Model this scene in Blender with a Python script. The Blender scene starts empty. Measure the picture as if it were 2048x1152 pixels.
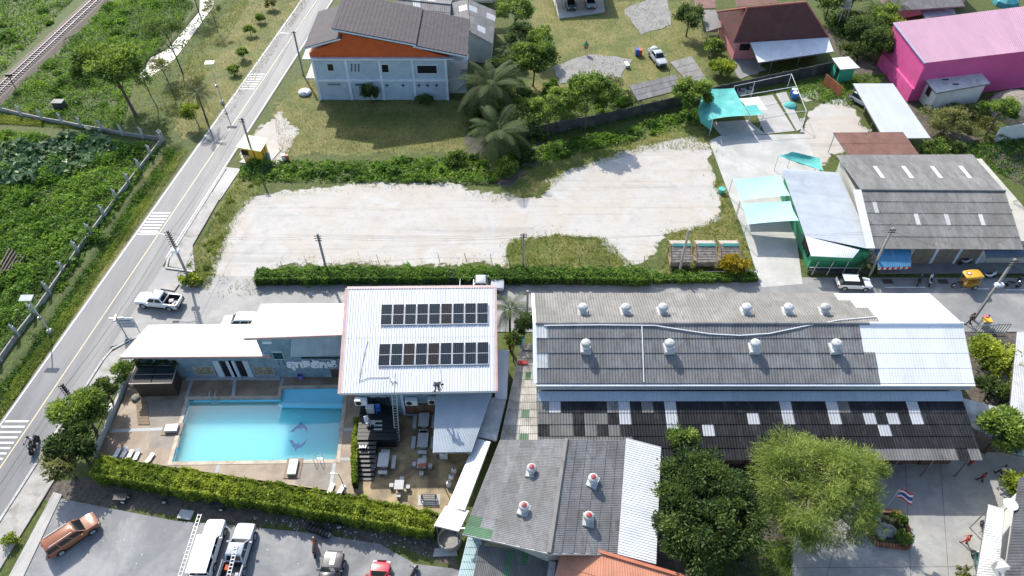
import bpy, bmesh, math, random
import numpy as np
from mathutils import Vector, Matrix
random.seed(7); RNG = np.random.default_rng(7)
SC = bpy.context.scene
COL = SC.collection
R = math.radians
# ------------------------------------------------------------ camera, sky, sun, exposure
CAM_H, CAM_D, CAM_F = 58.0, R(46), 1450.0
cam = bpy.data.cameras.new("camera"); cam.sensor_width = 36; cam.lens = 36 * CAM_F / 2048
cam.clip_start = .5; cam.clip_end = 3000
camo = bpy.data.objects.new("camera", cam); COL.objects.link(camo)
camo.location = (0, 0, CAM_H); camo.rotation_euler = (R(90) - CAM_D, 0, 0); SC.camera = camo
SUN_EL, SUN_AZ = R(42), R(-26)          # azimuth from +Y (away from the camera), negative = to the left
w = bpy.data.worlds.new("World"); SC.world = w; w.use_nodes = True
nt = w.node_tree; bg = nt.nodes["Background"]
sky = nt.nodes.new("ShaderNodeTexSky"); sky.sky_type = 'NISHITA'; sky.sun_disc = False
sky.sun_elevation = SUN_EL; sky.sun_rotation = SUN_AZ; sky.air_density = 1.0; sky.dust_density = 1.5
nt.links.new(sky.outputs[0], bg.inputs[0]); bg.inputs[1].default_value = .15
sl = bpy.data.lights.new("sun", 'SUN'); sl.energy = 3.35; sl.angle = R(.55); sl.color = (1, .95, .87)
so = bpy.data.objects.new("sun", sl); COL.objects.link(so)
sd = Vector((math.sin(SUN_AZ) * math.cos(SUN_EL), math.cos(SUN_AZ) * math.cos(SUN_EL), math.sin(SUN_EL)))
so.rotation_euler = sd.to_track_quat('Z', 'Y').to_euler(); so.location = sd * 200
SC.view_settings.view_transform = 'Standard'; SC.view_settings.look = 'None'
SC.view_settings.gamma = 1; SC.view_settings.exposure = .82
SC.render.engine = 'CYCLES'
SC.cycles.max_bounces = 5; SC.cycles.transparent_max_bounces = 8
SC.cycles.caustics_reflective = False; SC.cycles.caustics_refractive = False

# ------------------------------------------------------------ survey: photo pixel + height -> place in the world
def ray(x, y):
    u = (x - 1024) / CAM_F; v = (y - 576) / CAM_F
    return Vector((u, math.cos(CAM_D) - v * math.sin(CAM_D), -math.sin(CAM_D) - v * math.cos(CAM_D)))
def G(x, y, z=0.0):
    r = ray(x, y); t = (CAM_H - z) / -r.z
    return Vector((r.x * t, r.y * t, z))
def GY(x, y, Y):
    r = ray(x, y); t = Y / r.y
    return Vector((r.x * t, Y, CAM_H + r.z * t))
def GP(x, y, o, n):
    r = ray(x, y); c = Vector((0, 0, CAM_H)); t = (o - c).dot(n) / r.dot(n)
    return c + r * t
def Gs(pts, z=0.0): return [G(p[0], p[1], p[2] if len(p) > 2 else z) for p in pts]

# ------------------------------------------------------------ materials
MATS = {}
def nodes(name):
    m = bpy.data.materials.new(name); m.use_nodes = True
    t = m.node_tree; t.nodes.clear()
    out = t.nodes.new("ShaderNodeOutputMaterial"); b = t.nodes.new("ShaderNodeBsdfPrincipled")
    t.links.new(b.outputs[0], out.inputs[0])
    MATS[name] = m
    return m, t, b, out
def nd(t, kind, **kw):
    n = t.nodes.new(kind)
    for k, v in kw.items(): setattr(n, k, v)
    return n
def noise(t, vec, s, det=4, rough=.6, dist=0):
    n = nd(t, "ShaderNodeTexNoise"); n.inputs['Scale'].default_value = s
    n.inputs['Detail'].default_value = det; n.inputs['Roughness'].default_value = rough
    n.inputs['Distortion'].default_value = dist
    t.links.new(vec, n.inputs['Vector']); return n.outputs[0]
def ramp(t, fac, stops):
    n = nd(t, "ShaderNodeValToRGB"); e = n.color_ramp.elements
    while len(e) < len(stops): e.new(.5)
    for el, (p, c) in zip(e, stops): el.position = p; el.color = (*c, 1) if len(c) == 3 else c
    t.links.new(fac, n.inputs[0]); return n.outputs[0]
def mixc(t, a, b, fac, mode='MIX'):
    n = nd(t, "ShaderNodeMix", data_type='RGBA', blend_type=mode)
    for i, v in ((0, fac), (6, a), (7, b)):
        if isinstance(v, (tuple, list)): n.inputs[i].default_value = (*v, 1) if len(v) == 3 else v
        elif isinstance(v, (int, float)): n.inputs[i].default_value = v
        else: t.links.new(v, n.inputs[i])
    return n.outputs[2]
def gray(v): return (v, v, v)
def M(name, c, r=.7, v=.18, s=.8, metal=0, rand=0, bump=0, spec=.5, c2=None, c2t=(.5, .7), c2s=None, stretch=(1, 1, 1), fine=6, emit=0):
    if name in MATS: return MATS[name]
    m, t, b, out = nodes(name)
    geo = nd(t, "ShaderNodeNewGeometry"); mp = nd(t, "ShaderNodeMapping"); mp.inputs['Scale'].default_value = stretch
    t.links.new(geo.outputs['Position'], mp.inputs[0]); P = mp.outputs[0]
    lo = tuple(x * (1 - v) for x in c); hi = tuple(min(1, x * (1 + v)) for x in c)
    col = ramp(t, noise(t, P, s, 5), [(.3, lo), (.7, hi)])
    fn = ramp(t, noise(t, P, s * fine, 3, .7), [(.25, gray(1 - v)), (.75, gray(1.0))])
    col = mixc(t, col, fn, .8, 'MULTIPLY')
    if c2:
        f2 = ramp(t, noise(t, P, c2s or s * .7, 6, .65, .4), [(c2t[0], gray(0)), (c2t[1], gray(1))])
        col = mixc(t, col, c2, f2)
    if rand:
        oi = nd(t, "ShaderNodeObjectInfo")
        rr = ramp(t, oi.outputs['Random'], [(0, gray(1 - rand)), (1, gray(1.0))])
        col = mixc(t, col, rr, 1.0, 'MULTIPLY')
    t.links.new(col, b.inputs['Base Color'])
    b.inputs['Roughness'].default_value = r; b.inputs['Metallic'].default_value = metal
    b.inputs['Specular IOR Level'].default_value = spec
    if bump:
        bp = nd(t, "ShaderNodeBump"); bp.inputs['Strength'].default_value = bump; bp.inputs['Distance'].default_value = .05
        t.links.new(noise(t, P, s * fine * 2, 4, .7), bp.inputs['Height']); t.links.new(bp.outputs[0], b.inputs['Normal'])
    return m
def leafmat(name, stops, trans=.46, rough=.55):
    m, t, b, out = nodes(name)
    a = nd(t, "ShaderNodeAttribute", attribute_name='tint')
    col = ramp(t, a.outputs['Fac'], stops)
    t.links.new(col, b.inputs['Base Color']); b.inputs['Roughness'].default_value = rough
    b.inputs['Specular IOR Level'].default_value = .35
    tr = nd(t, "ShaderNodeBsdfTranslucent"); mx = nd(t, "ShaderNodeMixShader"); mx.inputs[0].default_value = trans
    tc = mixc(t, col, (1.0, 1.0, .45), .3, 'MULTIPLY'); t.links.new(tc, tr.inputs[0])
    t.links.new(b.outputs[0], mx.inputs[1]); t.links.new(tr.outputs[0], mx.inputs[2]); t.links.new(mx.outputs[0], out.inputs[0])
    return m
def glassmat(name, c=(.012, .015, .018), r=.06):
    m, t, b, out = nodes(name); b.inputs['Base Color'].default_value = (*c, 1); b.inputs['Roughness'].default_value = r
    return m
# ------------------------------------------------------------ mesh building
class MB:
    def __init__(s): s.v = []; s.f = []
    def add(s, vs, fs):
        o = len(s.v); s.v += [tuple(p) for p in vs]; s.f += [tuple(i + o for i in f) for f in fs]; return s
    def box(s, cx, cy, cz, sx, sy, sz, rz=0, taper=1.0):
        vs = []
        c, n = math.cos(rz), math.sin(rz)
        for z, k in ((-.5, 1), (.5, taper)):
            for x, y in ((-.5, -.5), (.5, -.5), (.5, .5), (-.5, .5)):
                X, Y = x * sx * k, y * sy * k
                vs.append((cx + X * c - Y * n, cy + X * n + Y * c, cz + z * sz))
        return s.add(vs, [(3, 2, 1, 0), (4, 5, 6, 7), (0, 1, 5, 4), (1, 2, 6, 5), (2, 3, 7, 6), (3, 0, 4, 7)])
    def beam(s, a, b, w, h=None, up=(0, 0, 1)):
        a, b = Vector(a), Vector(b); h = h or w; d = (b - a)
        if d.length < 1e-6: return s
        d.normalize(); up = Vector(up)
        if abs(d.dot(up)) > .98: up = Vector((1, 0, 0))
        x = d.cross(up).normalized(); y = x.cross(d)
        vs = [p + x * (i * w / 2) + y * (j * h / 2) for p in (a, b) for i, j in ((-1, -1), (1, -1), (1, 1), (-1, 1))]
        return s.add(vs, [(0, 1, 2, 3), (7, 6, 5, 4), (4, 5, 1, 0), (5, 6, 2, 1), (6, 7, 3, 2), (7, 4, 0, 3)])
    def tube(s, pts, rad, n=8, cap=True):
        pts = [Vector(p) for p in pts]; rad = rad if isinstance(rad, (list, tuple)) else [rad] * len(pts)
        vs, fs = [], []
        for i, p in enumerate(pts):
            d = (pts[min(i + 1, len(pts) - 1)] - pts[max(i - 1, 0)]).normalized()
            up = Vector((0, 0, 1)) if abs(d.z) < .95 else Vector((1, 0, 0))
            x = d.cross(up).normalized(); y = x.cross(d)
            for k in range(n):
                a = 2 * math.pi * k / n; vs.append(p + (x * math.cos(a) + y * math.sin(a)) * rad[i])
        for i in range(len(pts) - 1):
            for k in range(n):
                fs.append((i * n + k, i * n + (k + 1) % n, (i + 1) * n + (k + 1) % n, (i + 1) * n + k))
        if cap: fs += [tuple(range(n - 1, -1, -1)), tuple((len(pts) - 1) * n + k for k in range(n))]
        return s.add(vs, fs)
    def lathe(s, c, prof, n=14, axis='z'):
        vs, fs = [], []
        for r, h in prof:
            for k in range(n):
                a = 2 * math.pi * k / n; x, y = r * math.cos(a), r * math.sin(a)
                vs.append((c[0] + x, c[1] + y, c[2] + h) if axis == 'z' else (c[0] + x, c[1] + h, c[2] + y))
        for i in range(len(prof) - 1):
            for k in range(n): fs.append((i * n + k, i * n + (k + 1) % n, (i + 1) * n + (k + 1) % n, (i + 1) * n + k))
        fs += [tuple(range(n - 1, -1, -1)), tuple((len(prof) - 1) * n + k for k in range(n))]
        return s.add(vs, fs)
    def prism(s, pts, z0, z1):
        n = len(pts); z1 = z1 if isinstance(z1, (list, tuple)) else [z1] * n
        z0 = z0 if isinstance(z0, (list, tuple)) else [z0] * n
        vs = [(p[0], p[1], a) for p, a in zip(pts, z0)] + [(p[0], p[1], z) for p, z in zip(pts, z1)]
        fs = [tuple(range(n - 1, -1, -1)), tuple(range(n, 2 * n))] + [(i, (i + 1) % n, n + (i + 1) % n, n + i) for i in range(n)]
        return s.add(vs, fs)
    def poly(s, pts): return s.add(pts, [tuple(range(len(pts)))])
    def slab(s, q, t):
        q = [Vector(p) for p in q]; n = (q[1] - q[0]).cross(q[-1] - q[0]).normalized()
        if n.z < 0: n = -n
        k = len(q)
        return s.add([p for p in q] + [p - n * t for p in q], [tuple(range(k)), tuple(range(2 * k - 1, k - 1, -1))] + [(i, i + k, (i + 1) % k + k, (i + 1) % k) for i in range(k)])
    def mesh(s, name):
        m = bpy.data.meshes.new(name); m.from_pydata(s.v, [], s.f); m.update()
        return m
def fixn(m):
    b = bmesh.new(); b.from_mesh(m); bmesh.ops.recalc_face_normals(b, faces=b.faces); b.to_mesh(m); b.free()
def link(o, parent=None):
    COL.objects.link(o)
    if parent is not None:
        o.parent = parent
        if not parent.get('_local'):
            o.matrix_parent_inverse = parent.matrix_parent_inverse.copy() if parent.parent else Matrix.Translation(-Vector(parent.location))
            if parent.parent: o.matrix_parent_inverse = Matrix.Identity(4)
    return o
def part(name, mb, mat, parent=None, smooth=False, fix=True, label=None):
    me = mb.mesh(name) if isinstance(mb, MB) else mb
    if fix and isinstance(mb, MB): fixn(me)
    if mat is not None and not me.materials: me.materials.append(mat)
    if smooth:
        me.polygons.foreach_set('use_smooth', [True] * len(me.polygons)); me.set_sharp_from_angle(angle=R(40))
    o = bpy.data.objects.new(name, me); link(o, parent)
    if label: o['label'] = label
    return o
def tag(o, label, cat, group=None):
    o['label'] = label; o['category'] = cat
    if group: o['group'] = group
    return o
def thing(name, label, cat, loc=(0, 0, 0), group=None, local=False, rz=0):
    o = bpy.data.objects.new(name, None); o.location = loc; o.rotation_euler = (0, 0, rz); o.empty_display_size = .3
    COL.objects.link(o); tag(o, label, cat, group)
    if local: o['_local'] = 1
    return o
def struct(name, mb, mat, parent=None, kind='structure'):
    o = part(name, mb, mat, parent)
    if parent is None: o['kind'] = kind
    return o
def copy_tree(o, parent=None):
    c = o.copy(); COL.objects.link(c); c.parent = parent
    for ch in list(o.children): copy_tree(ch, c)
    return c
def clone(proto, loc, rz, label, group=None):
    c = copy_tree(proto); c.location = loc; c.rotation_euler = (0, 0, rz); c['label'] = label
    if group: c['group'] = group
    return c
# ------------------------------------------------------------ leaf meshes
def np_mesh(name, V, F, tint=None):
    m = bpy.data.meshes.new(name); V = np.asarray(V, np.float32); F = np.asarray(F, np.int32)
    n, k = F.shape
    m.vertices.add(len(V)); m.vertices.foreach_set('co', V.ravel())
    m.loops.add(n * k); m.loops.foreach_set('vertex_index', F.ravel())
    m.polygons.add(n); m.polygons.foreach_set('loop_start', np.arange(n, dtype=np.int32) * k)
    try: m.polygons.foreach_set('loop_total', np.full(n, k, np.int32))
    except Exception: pass
    if tint is not None:
        a = m.attributes.new('tint', 'FLOAT', 'FACE'); a.data.foreach_set('value', np.asarray(tint, np.float32))
    m.update(calc_edges=True); return m
def unit(a): return a / np.maximum(np.linalg.norm(a, axis=1, keepdims=True), 1e-6)
def leaves(P, L, Wd, D, tint, bend=.25, flat=0.0):
    """P centres, L lengths, Wd widths, D pointing directions -> folded diamond leaves (4 verts, 2 tris each)"""
    n = len(P); D = unit(D); q = RNG.normal(size=(n, 3)); q[:, 2] *= (1 - flat)
    if flat: q = q * (1 - flat)
    X = np.cross(D, q + (np.array([0, 0, 1.]) * flat * 0)); X = unit(X)
    if flat:
        Xh = unit(np.cross(D, np.tile([0, 0, 1.], (n, 1)))); X = unit(X * (1 - flat) + Xh * flat)
    N = unit(np.cross(X, D))
    L = np.asarray(L).reshape(-1, 1) * np.ones((n, 1)); Wd = np.asarray(Wd).reshape(-1, 1) * np.ones((n, 1))
    a = P - D * L * .5; b = P + X * Wd * .5 - N * L * bend * .3; c = P + D * L * .5 - N * L * bend; d = P - X * Wd * .5 - N * L * bend * .3
    V = np.stack([a, b, c, d], 1).reshape(-1, 3); F = np.arange(n * 4).reshape(n, 4)
    return V, F, np.asarray(tint) * np.ones(n)
def joinl(parts):
    Vs, Fs, Ts, o = [], [], [], 0
    for V, F, T in parts: Vs.append(V); Fs.append(F + o); Ts.append(T); o += len(V)
    return np.concatenate(Vs), np.concatenate(Fs), np.concatenate(Ts)
def crown_pts(c, rad, nclump, nleaf, spread, top=.25, hollow=.55):
    """leaf clumps spread over and through an uneven ellipsoid"""
    c = np.array(c); rad = np.array(rad)
    if nclump >= 40:                      # big crowns: lobes, each with its own clumps, tone and underside shade tinted in
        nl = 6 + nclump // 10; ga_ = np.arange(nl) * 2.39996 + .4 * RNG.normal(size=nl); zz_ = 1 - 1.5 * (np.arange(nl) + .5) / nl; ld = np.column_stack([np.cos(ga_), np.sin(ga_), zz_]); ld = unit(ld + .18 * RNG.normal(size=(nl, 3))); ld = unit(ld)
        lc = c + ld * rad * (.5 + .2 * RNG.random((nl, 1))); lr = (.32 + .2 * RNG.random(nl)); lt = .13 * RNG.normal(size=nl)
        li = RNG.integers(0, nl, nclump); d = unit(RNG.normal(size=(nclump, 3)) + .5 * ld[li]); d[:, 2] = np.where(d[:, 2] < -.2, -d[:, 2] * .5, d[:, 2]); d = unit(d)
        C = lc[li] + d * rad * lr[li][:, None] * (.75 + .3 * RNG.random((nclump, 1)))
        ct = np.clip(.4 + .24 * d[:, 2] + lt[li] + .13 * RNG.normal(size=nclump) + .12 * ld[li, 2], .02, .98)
    else: C = None
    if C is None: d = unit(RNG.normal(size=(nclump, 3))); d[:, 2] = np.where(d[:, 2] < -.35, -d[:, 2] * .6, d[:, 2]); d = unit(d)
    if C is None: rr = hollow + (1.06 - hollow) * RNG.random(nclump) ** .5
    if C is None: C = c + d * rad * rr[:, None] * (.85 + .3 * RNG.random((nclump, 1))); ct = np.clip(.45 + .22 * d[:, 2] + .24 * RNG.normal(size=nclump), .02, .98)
    k = np.repeat(np.arange(nclump), nleaf)
    off = unit(RNG.normal(size=(len(k), 3))) * (RNG.random((len(k), 1)) ** .45) * (spread * (.6 + .8 * RNG.random(nclump)))[k][:, None]
    off[:, 2] *= .7
    P = C[k] + off
    D = unit(off + .5 * d[k] + .5 * RNG.normal(size=off.shape))
    T = np.clip(ct[k] + .14 * RNG.normal(size=len(k)) + .12 * off[:, 2] / spread, 0, 1)  # tint falls towards the underside, shade put into the leaf colour
    return P, D, T, C
def branches(base, top, C, r0, nlimb=7, lean=0.0):
    mb = MB(); base = Vector(base); top = Vector(top)
    j = Vector((random.uniform(-.1, .1), random.uniform(-.1, .1), 0)) * (top - base).length
    mid = base.lerp(top, .55) + j * .5
    mb.tube([base + Vector((0, 0, -.1)), base.lerp(mid, .12), mid, top], [r0 * 1.5, r0, r0 * .75, r0 * .35], 8)
    for i in range(nlimb):
        e = Vector(C[random.randrange(len(C))]); s0 = base.lerp(top, random.uniform(.4, .95))
        if e.z < s0.z + .1: s0 = base.lerp(top, .45)
        m2 = s0.lerp(e, .5) + Vector((0, 0, .12 * (e - s0).length))
        mb.tube([s0, m2, e], [r0 * .4, r0 * .25, r0 * .08], 5)
    return mb
def tree(name, label, px, py, h, rad, mats, leaf=(.22, .1), nclump=40, nleaf=90, spread=.7, trunk=.12, group=None, cz=None, hollow=.5, drop=.0, cat='tree', z=0.0, nlimb=8, off=(0, 0), barkm='bark'):
    b = G(px, py, z); t = thing(name, label, cat, b, group)
    c = (b.x + off[0], b.y + off[1], z + (cz if cz else h - rad[2] * .8))
    P, D, T, C = crown_pts(c, rad, nclump, nleaf, spread, hollow=hollow)
    keep = P[:, 2] > z + .05; P, D, T = P[keep], D[keep], T[keep]
    D = unit(D + np.array([0, 0, -drop]))
    L = leaf[0] * (.6 + .8 * RNG.random(len(P)))
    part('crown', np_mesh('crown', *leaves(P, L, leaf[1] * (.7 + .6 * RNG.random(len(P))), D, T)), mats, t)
    part('trunk', branches(b, (c[0], c[1], c[2] + rad[2] * .3), C, trunk, nlimb), MATS[barkm], t, smooth=True)
    return t
def inpoly(P, poly):
    x, y = P[:, 0], P[:, 1]; r = np.zeros(len(P), bool); n = len(poly)
    for i in range(n):
        x1, y1 = poly[i][0], poly[i][1]; x2, y2 = poly[(i + 1) % n][0], poly[(i + 1) % n][1]
        c = ((y1 > y) != (y2 > y)); xi = (x2 - x1) * (y - y1) / ((y2 - y1) if y2 != y1 else 1e-9) + x1
        r ^= c & (x < xi)
    return r
def sdist(P, poly):
    """signed distance, positive inside"""
    d = np.full(len(P), 1e9); n = len(poly)
    for i in range(n):
        a = np.array(poly[i][:2]); b = np.array(poly[(i + 1) % n][:2]); ab = b - a
        t = np.clip(((P - a) @ ab) / max(ab @ ab, 1e-9), 0, 1); q = a + t[:, None] * ab
        d = np.minimum(d, np.hypot(*(P - q).T))
    return np.where(inpoly(P, poly), d, -d)
def sample(poly, n):
    A = np.array([p[:2] for p in poly]); lo, hi = A.min(0), A.max(0); out = []
    tot = 0
    while tot < n:
        q = lo + (hi - lo) * RNG.random((n * 2, 2)); q = q[inpoly(q, poly)]; out.append(q); tot += len(q)
    return np.concatenate(out)[:n]
def snoise(P, s, seed=0):
    """cheap smooth noise, -1..1"""
    r = np.random.default_rng(seed); o = np.zeros(len(P))
    for k in range(7):
        a = r.uniform(0, 2 * np.pi); f = s * r.uniform(.5, 2.2); ph = r.uniform(0, 6.28, 2)
        o += np.sin((P[:, 0] * np.cos(a) + P[:, 1] * np.sin(a)) * f + ph[0]) * np.cos((P[:, 1] * np.cos(a * 1.7) - P[:, 0] * np.sin(a * 1.7)) * f * .7 + ph[1])
    return o / 3.2
# ------------------------------------------------------------ sheet roofs
def sheets(parent, A, B, C, D, nu, nv, mat, waves=3, amp=.03, lift=.03, over=.06, rib=False, matf=None, name='roof_sheet', skip=None, jit=0.0, smoothm=()):
    """A,B = eave (low) left/right, C,D = upper right/left. nu sheets along the eave, nv courses up the slope"""
    A, B, C, D = map(Vector, (A, B, C, D)); N = (B - A).cross(D - A).normalized()
    if N.z < 0: N = -N
    def bl(u, v): return A.lerp(B, u).lerp(D.lerp(C, u), v)
    prof = []
    if rib:
        for k in range(waves): prof += [(k / waves, 0), ((k + .62) / waves, 0), ((k + .72) / waves, amp), ((k + .88) / waves, amp)]
        prof.append((1, 0))
    else:
        m = waves * 4
        prof = [(k / m, amp * .5 * (1 - math.cos(2 * math.pi * k / 4))) for k in range(m + 1)]
    out = []
    for j in range(nv):
        for i in range(nu):
            if skip and skip(i, j): continue
            v0, v1 = j / nv, min(1, (j + 1) / nv + over / nv); jz = random.uniform(0, jit)
            vs = [bl((i + u) / nu, v0) + N * (h + (lift if nv > 1 else 0) + jz) for u, h in prof] + [bl((i + u) / nu, v1) + N * (h + jz) for u, h in prof]
            mm = matf(i, j) if matf else mat
            if mm in smoothm:
                k9 = [(u, h * .25) for u, h in prof]; vs = [bl((i + u) / nu, v0) + N * (h + lift * .3) for u, h in k9] + [bl((i + u) / nu, v1) + N * h for u, h in k9]
            n = len(prof); fs = [(k, k + 1, n + k + 1, n + k) for k in range(n - 1)]
            mb = MB().add(vs, fs)
            out.append(part(name, mb, mm or mat, parent, fix=False))
    return out
def walls(parent, pts, z0, z1, mat, name='wall'):
    return part(name, MB().prism(pts, z0, z1), mat, parent)
def face_box(parent, name, P0, P1, u0, u1, z0, z1, mat, d=.06, out=None, label=None):
    """a box on the vertical wall P0->P1 (distances along it in metres), standing d proud towards 'out'"""
    P0, P1 = Vector(P0), Vector(P1); e = (P1 - P0); e.z = 0; e.normalize(); o = Vector(out) if out else Vector((e.y, -e.x, 0))
    a = P0 + e * u0; b = P0 + e * u1
    q = [a - o * .03, b - o * .03, b + o * d, a + o * d]
    return part(name, MB().prism(q, z0, z1), mat, parent, label=label)
def edge_trim(parent, pts, mat, w=.12, h=.22, name='fascia', closed=True):
    mb = MB(); n = len(pts)
    for i in range(n if closed else n - 1): mb.beam(pts[i], pts[(i + 1) % n], w, h)
    return part(name, mb, mat, parent)
# ------------------------------------------------------------ palette
M('bark_pale', (.26, .23, .17), .9, .3, 3)
M('bark', (.11, .085, .06), .9, .3, 3)
M('asphalt', (.152, .153, .158), .62, .16, .5, bump=.25, spec=.45, c2=(.2, .198, .195), c2t=(.46, .66), stretch=(1, .1, 1))
M('lot_asphalt', (.15, .16, .168), .62, .2, .3, bump=.3, spec=.55, c2=(.27, .27, .265), c2t=(.45, .62), c2s=.18)
M('street', (.235, .235, .23), .62, .16, .4, bump=.2, spec=.45, c2=(.34, .33, .3), c2t=(.5, .75))
M('concrete', (.42, .41, .385), .7, .15, .5, bump=.2, c2=(.3, .295, .28), c2t=(.52, .75))
M('yard_concrete', (.345, .34, .315), .72, .18, .4, bump=.2, c2=(.25, .255, .25), c2t=(.48, .62), c2s=.35)
M('pave', (.38, .36, .33), .8, .18, .9, bump=.3, c2=(.22, .21, .17), c2t=(.55, .7))
M('kerb', (.46, .45, .43), .8, .2, 1, bump=.2)
M('dirt', (.12, .1, .08), .9, .3, 1)
M('paint_white', (.75, .75, .73), .6, .12, 2, c2=(.35, .35, .34), c2t=(.58, .8), c2s=2.5)
M('paint_yellow', (.62, .52, .3), .6, .12, 2, c2=(.33, .31, .26), c2t=(.5, .8), c2s=1.5)
M('deck', (.24, .17, .11), .55, .25, .7, c2=(.34, .27, .19), c2t=(.45, .7), c2s=.35, bump=.15)
M('deck_strip', (.36, .38, .38), .6, .15, 1)
M('coping', (.5, .42, .32), .6, .2, 1.2, c2=(.25, .19, .13), c2t=(.5, .7))
M('pool_paint', (.34, .8, .9), .4, .06, .3)
M('pool_blue', (.03, .22, .45), .4, .1, 1)
M('patio', (.2, .145, .075), .6, .35, .5, c2=(.38, .28, .13), c2t=(.42, .62), c2s=.5, bump=.3)
M('white_metal', (.78, .79, .8), .4, .06, .5, spec=.5, rand=.07, c2=(.66, .67, .68), c2t=(.55, .8), c2s=1.5, stretch=(1, .25, 1))
M('white_metal_matte', (.68, .7, .72), .42, .1, .6, rand=.08, c2=(.5, .52, .54), c2t=(.55, .8))
M('silver_metal', (.66, .69, .71), .4, .08, .6, metal=.1, rand=.1, c2=(.52, .54, .56), c2t=(.55, .75))
M('aged_white', (.55, .56, .55), .6, .2, .7, rand=.12, c2=(.3, .3, .28), c2t=(.5, .7))
M('pink_trim', (.5, .33, .3), .6, .15, 1)
M('grey_sheet', (.2, .2, .2), .78, .25, .6, rand=.14, bump=.2, c2=(.13, .125, .12), c2t=(.48, .66), c2s=1.6, stretch=(1, .35, 1))
M('grey_sheet_light', (.23, .22, .2), .75, .2, .6, rand=.15, bump=.2, c2=(.15, .145, .135), c2t=(.5, .68), c2s=1.8, stretch=(1, .35, 1))
M('dark_sheet', (.019, .021, .025), .78, .35, .8, rand=.35, bump=.2, spec=.25, c2=(.045, .048, .052), c2t=(.5, .7), c2s=1.4, stretch=(1, .3, 1))
M('mid_sheet', (.15, .15, .145), .75, .25, .8, rand=.2, c2=(.28, .27, .25), c2t=(.55, .75), stretch=(1, .3, 1))
M('pale_sheet', (.42, .44, .46), .55, .12, .8, rand=.15)
M('green_sheet', (.07, .16, .08), .6, .2, .8, rand=.2)
M('rust_sheet', (.2, .09, .065), .7, .25, .7, rand=.15, c2=(.13, .06, .05), c2t=(.5, .7))
M('purple_tile', (.052, .042, .05), .75, .18, 1.2, c2=(.075, .062, .07), c2t=(.5, .75))
M('red_tile', (.1, .032, .028), .75, .2, 1, c2=(.06, .026, .025), c2t=(.5, .7))
M('orange_sheet', (.56, .25, .15), .55, .12, 1, rand=.12, c2=(.4, .12, .06), c2t=(.55, .8))
M('blue_wall', (.36, .45, .53), .75, .14, .5, c2=(.3, .37, .43), c2t=(.5, .75))
M('blue_trim', (.55, .62, .68), .7, .1, 1)
M('orange_wall', (.5, .085, .015), .7, .12, 1)
M('aqua_wall', (.2, .3, .36), .75, .2, .8, c2=(.29, .37, .41), c2t=(.5, .7), c2s=1.2, bump=.3)
M('white_wall', (.62, .62, .6), .75, .1, .7, c2=(.42, .42, .4), c2t=(.58, .78))
M('cream_wall', (.5, .48, .42), .75, .12, .7)
M('brown_wall', (.11, .07, .05), .7, .25, 1.5)
M('beige_shutter', (.2, .17, .13), .7, .15, 2)
M('dark_wall', (.045, .045, .043), .85, .35, .8, c2=(.1, .1, .09), c2t=(.5, .7))
M('pink_wall', (.6, .085, .26), .65, .08, .6)
M('pink_roof', (.43, .245, .325), .62, .07, .5, rand=.07, c2=(.37, .21, .28), c2t=(.5, .75), c2s=1.2, stretch=(1, .2, 1))
M('rose_wall', (.62, .25, .25), .7, .1, .8)
M('green_wall', (.03, .22, .11), .65, .12, .8)
M('jade_wall', (.05, .4, .24), .65, .1, .8)
M('wood_dark', (.06, .04, .03), .6, .25, 2)
M('wood', (.26, .19, .12), .75, .25, 2)
M('rust_fence', (.33, .11, .05), .7, .2, 1)
M('black_deck', (.012, .012, .015), .5, .3, 2)
M('concrete_light', (.45, .45, .43), .75, .12, 1.5)
M('concrete_pole', (.3, .29, .27), .8, .2, 2)
M('stone', (.3, .28, .23), .85, .45, 5, bump=.6)
M('brick', (.28, .12, .07), .8, .25, 3, rand=.35)
M('steel', (.3, .31, .32), .4, .1, 1, metal=.7)
M('alu', (.62, .63, .64), .4, .08, 1, metal=.5)
M('dark_steel', (.03, .03, .033), .45, .2, 1)
M('plastic_white', (.75, .76, .76), .45, .06, 2)
M('rubber', (.018, .018, .018), .8, .2, 3)
M('black', (.008, .008, .009), .6, .2, 2)
M('teal_net', (.09, .42, .38), .8, .15, 1, c2=(.2, .55, .5), c2t=(.5, .75))
M('pale_net', (.36, .6, .6), .75, .06, 1)
M('blue_awning', (.05, .2, .36), .55, .12, 1.5, c2=(.16, .3, .42), c2t=(.6, .8))
M('yellow_paint', (.75, .43, .03), .5, .1, 1)
M('cream_roof', (.66, .6, .34), .6, .06, 1)
M('thatch', (.29, .26, .22), .9, .35, 3, c2=(.16, .13, .1), c2t=(.45, .65))
M('red', (.5, .02, .02), .5, .1, 2)
M('navy', (.03, .04, .16), .7, .1, 2)
M('blue_plastic', (.03, .12, .4), .45, .1, 2)
M('skin', (.3, .16, .1), .6, .06, 3)
M('hair', (.01, .009, .008), .6, .1, 3)
M('cloth_dark', (.02, .022, .028), .85, .2, 3)
M('cloth_blue', (.04, .07, .14), .85, .2, 3)
M('cloth_red', (.45, .02, .02), .8, .12, 3)
M('cloth_white', (.6, .6, .6), .8, .1, 3)
M('cloth_pink', (.5, .12, .18), .8, .12, 3)
M('ballast', (.2, .165, .135), .9, .4, 6, bump=.8)
M('rail_steel', (.24, .2, .2), .35, .15, 2, metal=.8)
M('sleeper', (.33, .31, .28), .85, .25, 3)
glassmat('glass'); glassmat('dark_glass', (.02, .03, .035), .12)
glassmat('cell', (.006, .009, .014), .28); MATS['cell'].node_tree.nodes['Principled BSDF'].inputs['Specular IOR Level'].default_value = .25
leafmat('leaf_mid', [(0, (0.0519, 0.0972, 0.021)), (.5, (0.13, 0.216, 0.0385)), (1, (0.337, 0.432, 0.0788))])
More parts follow.
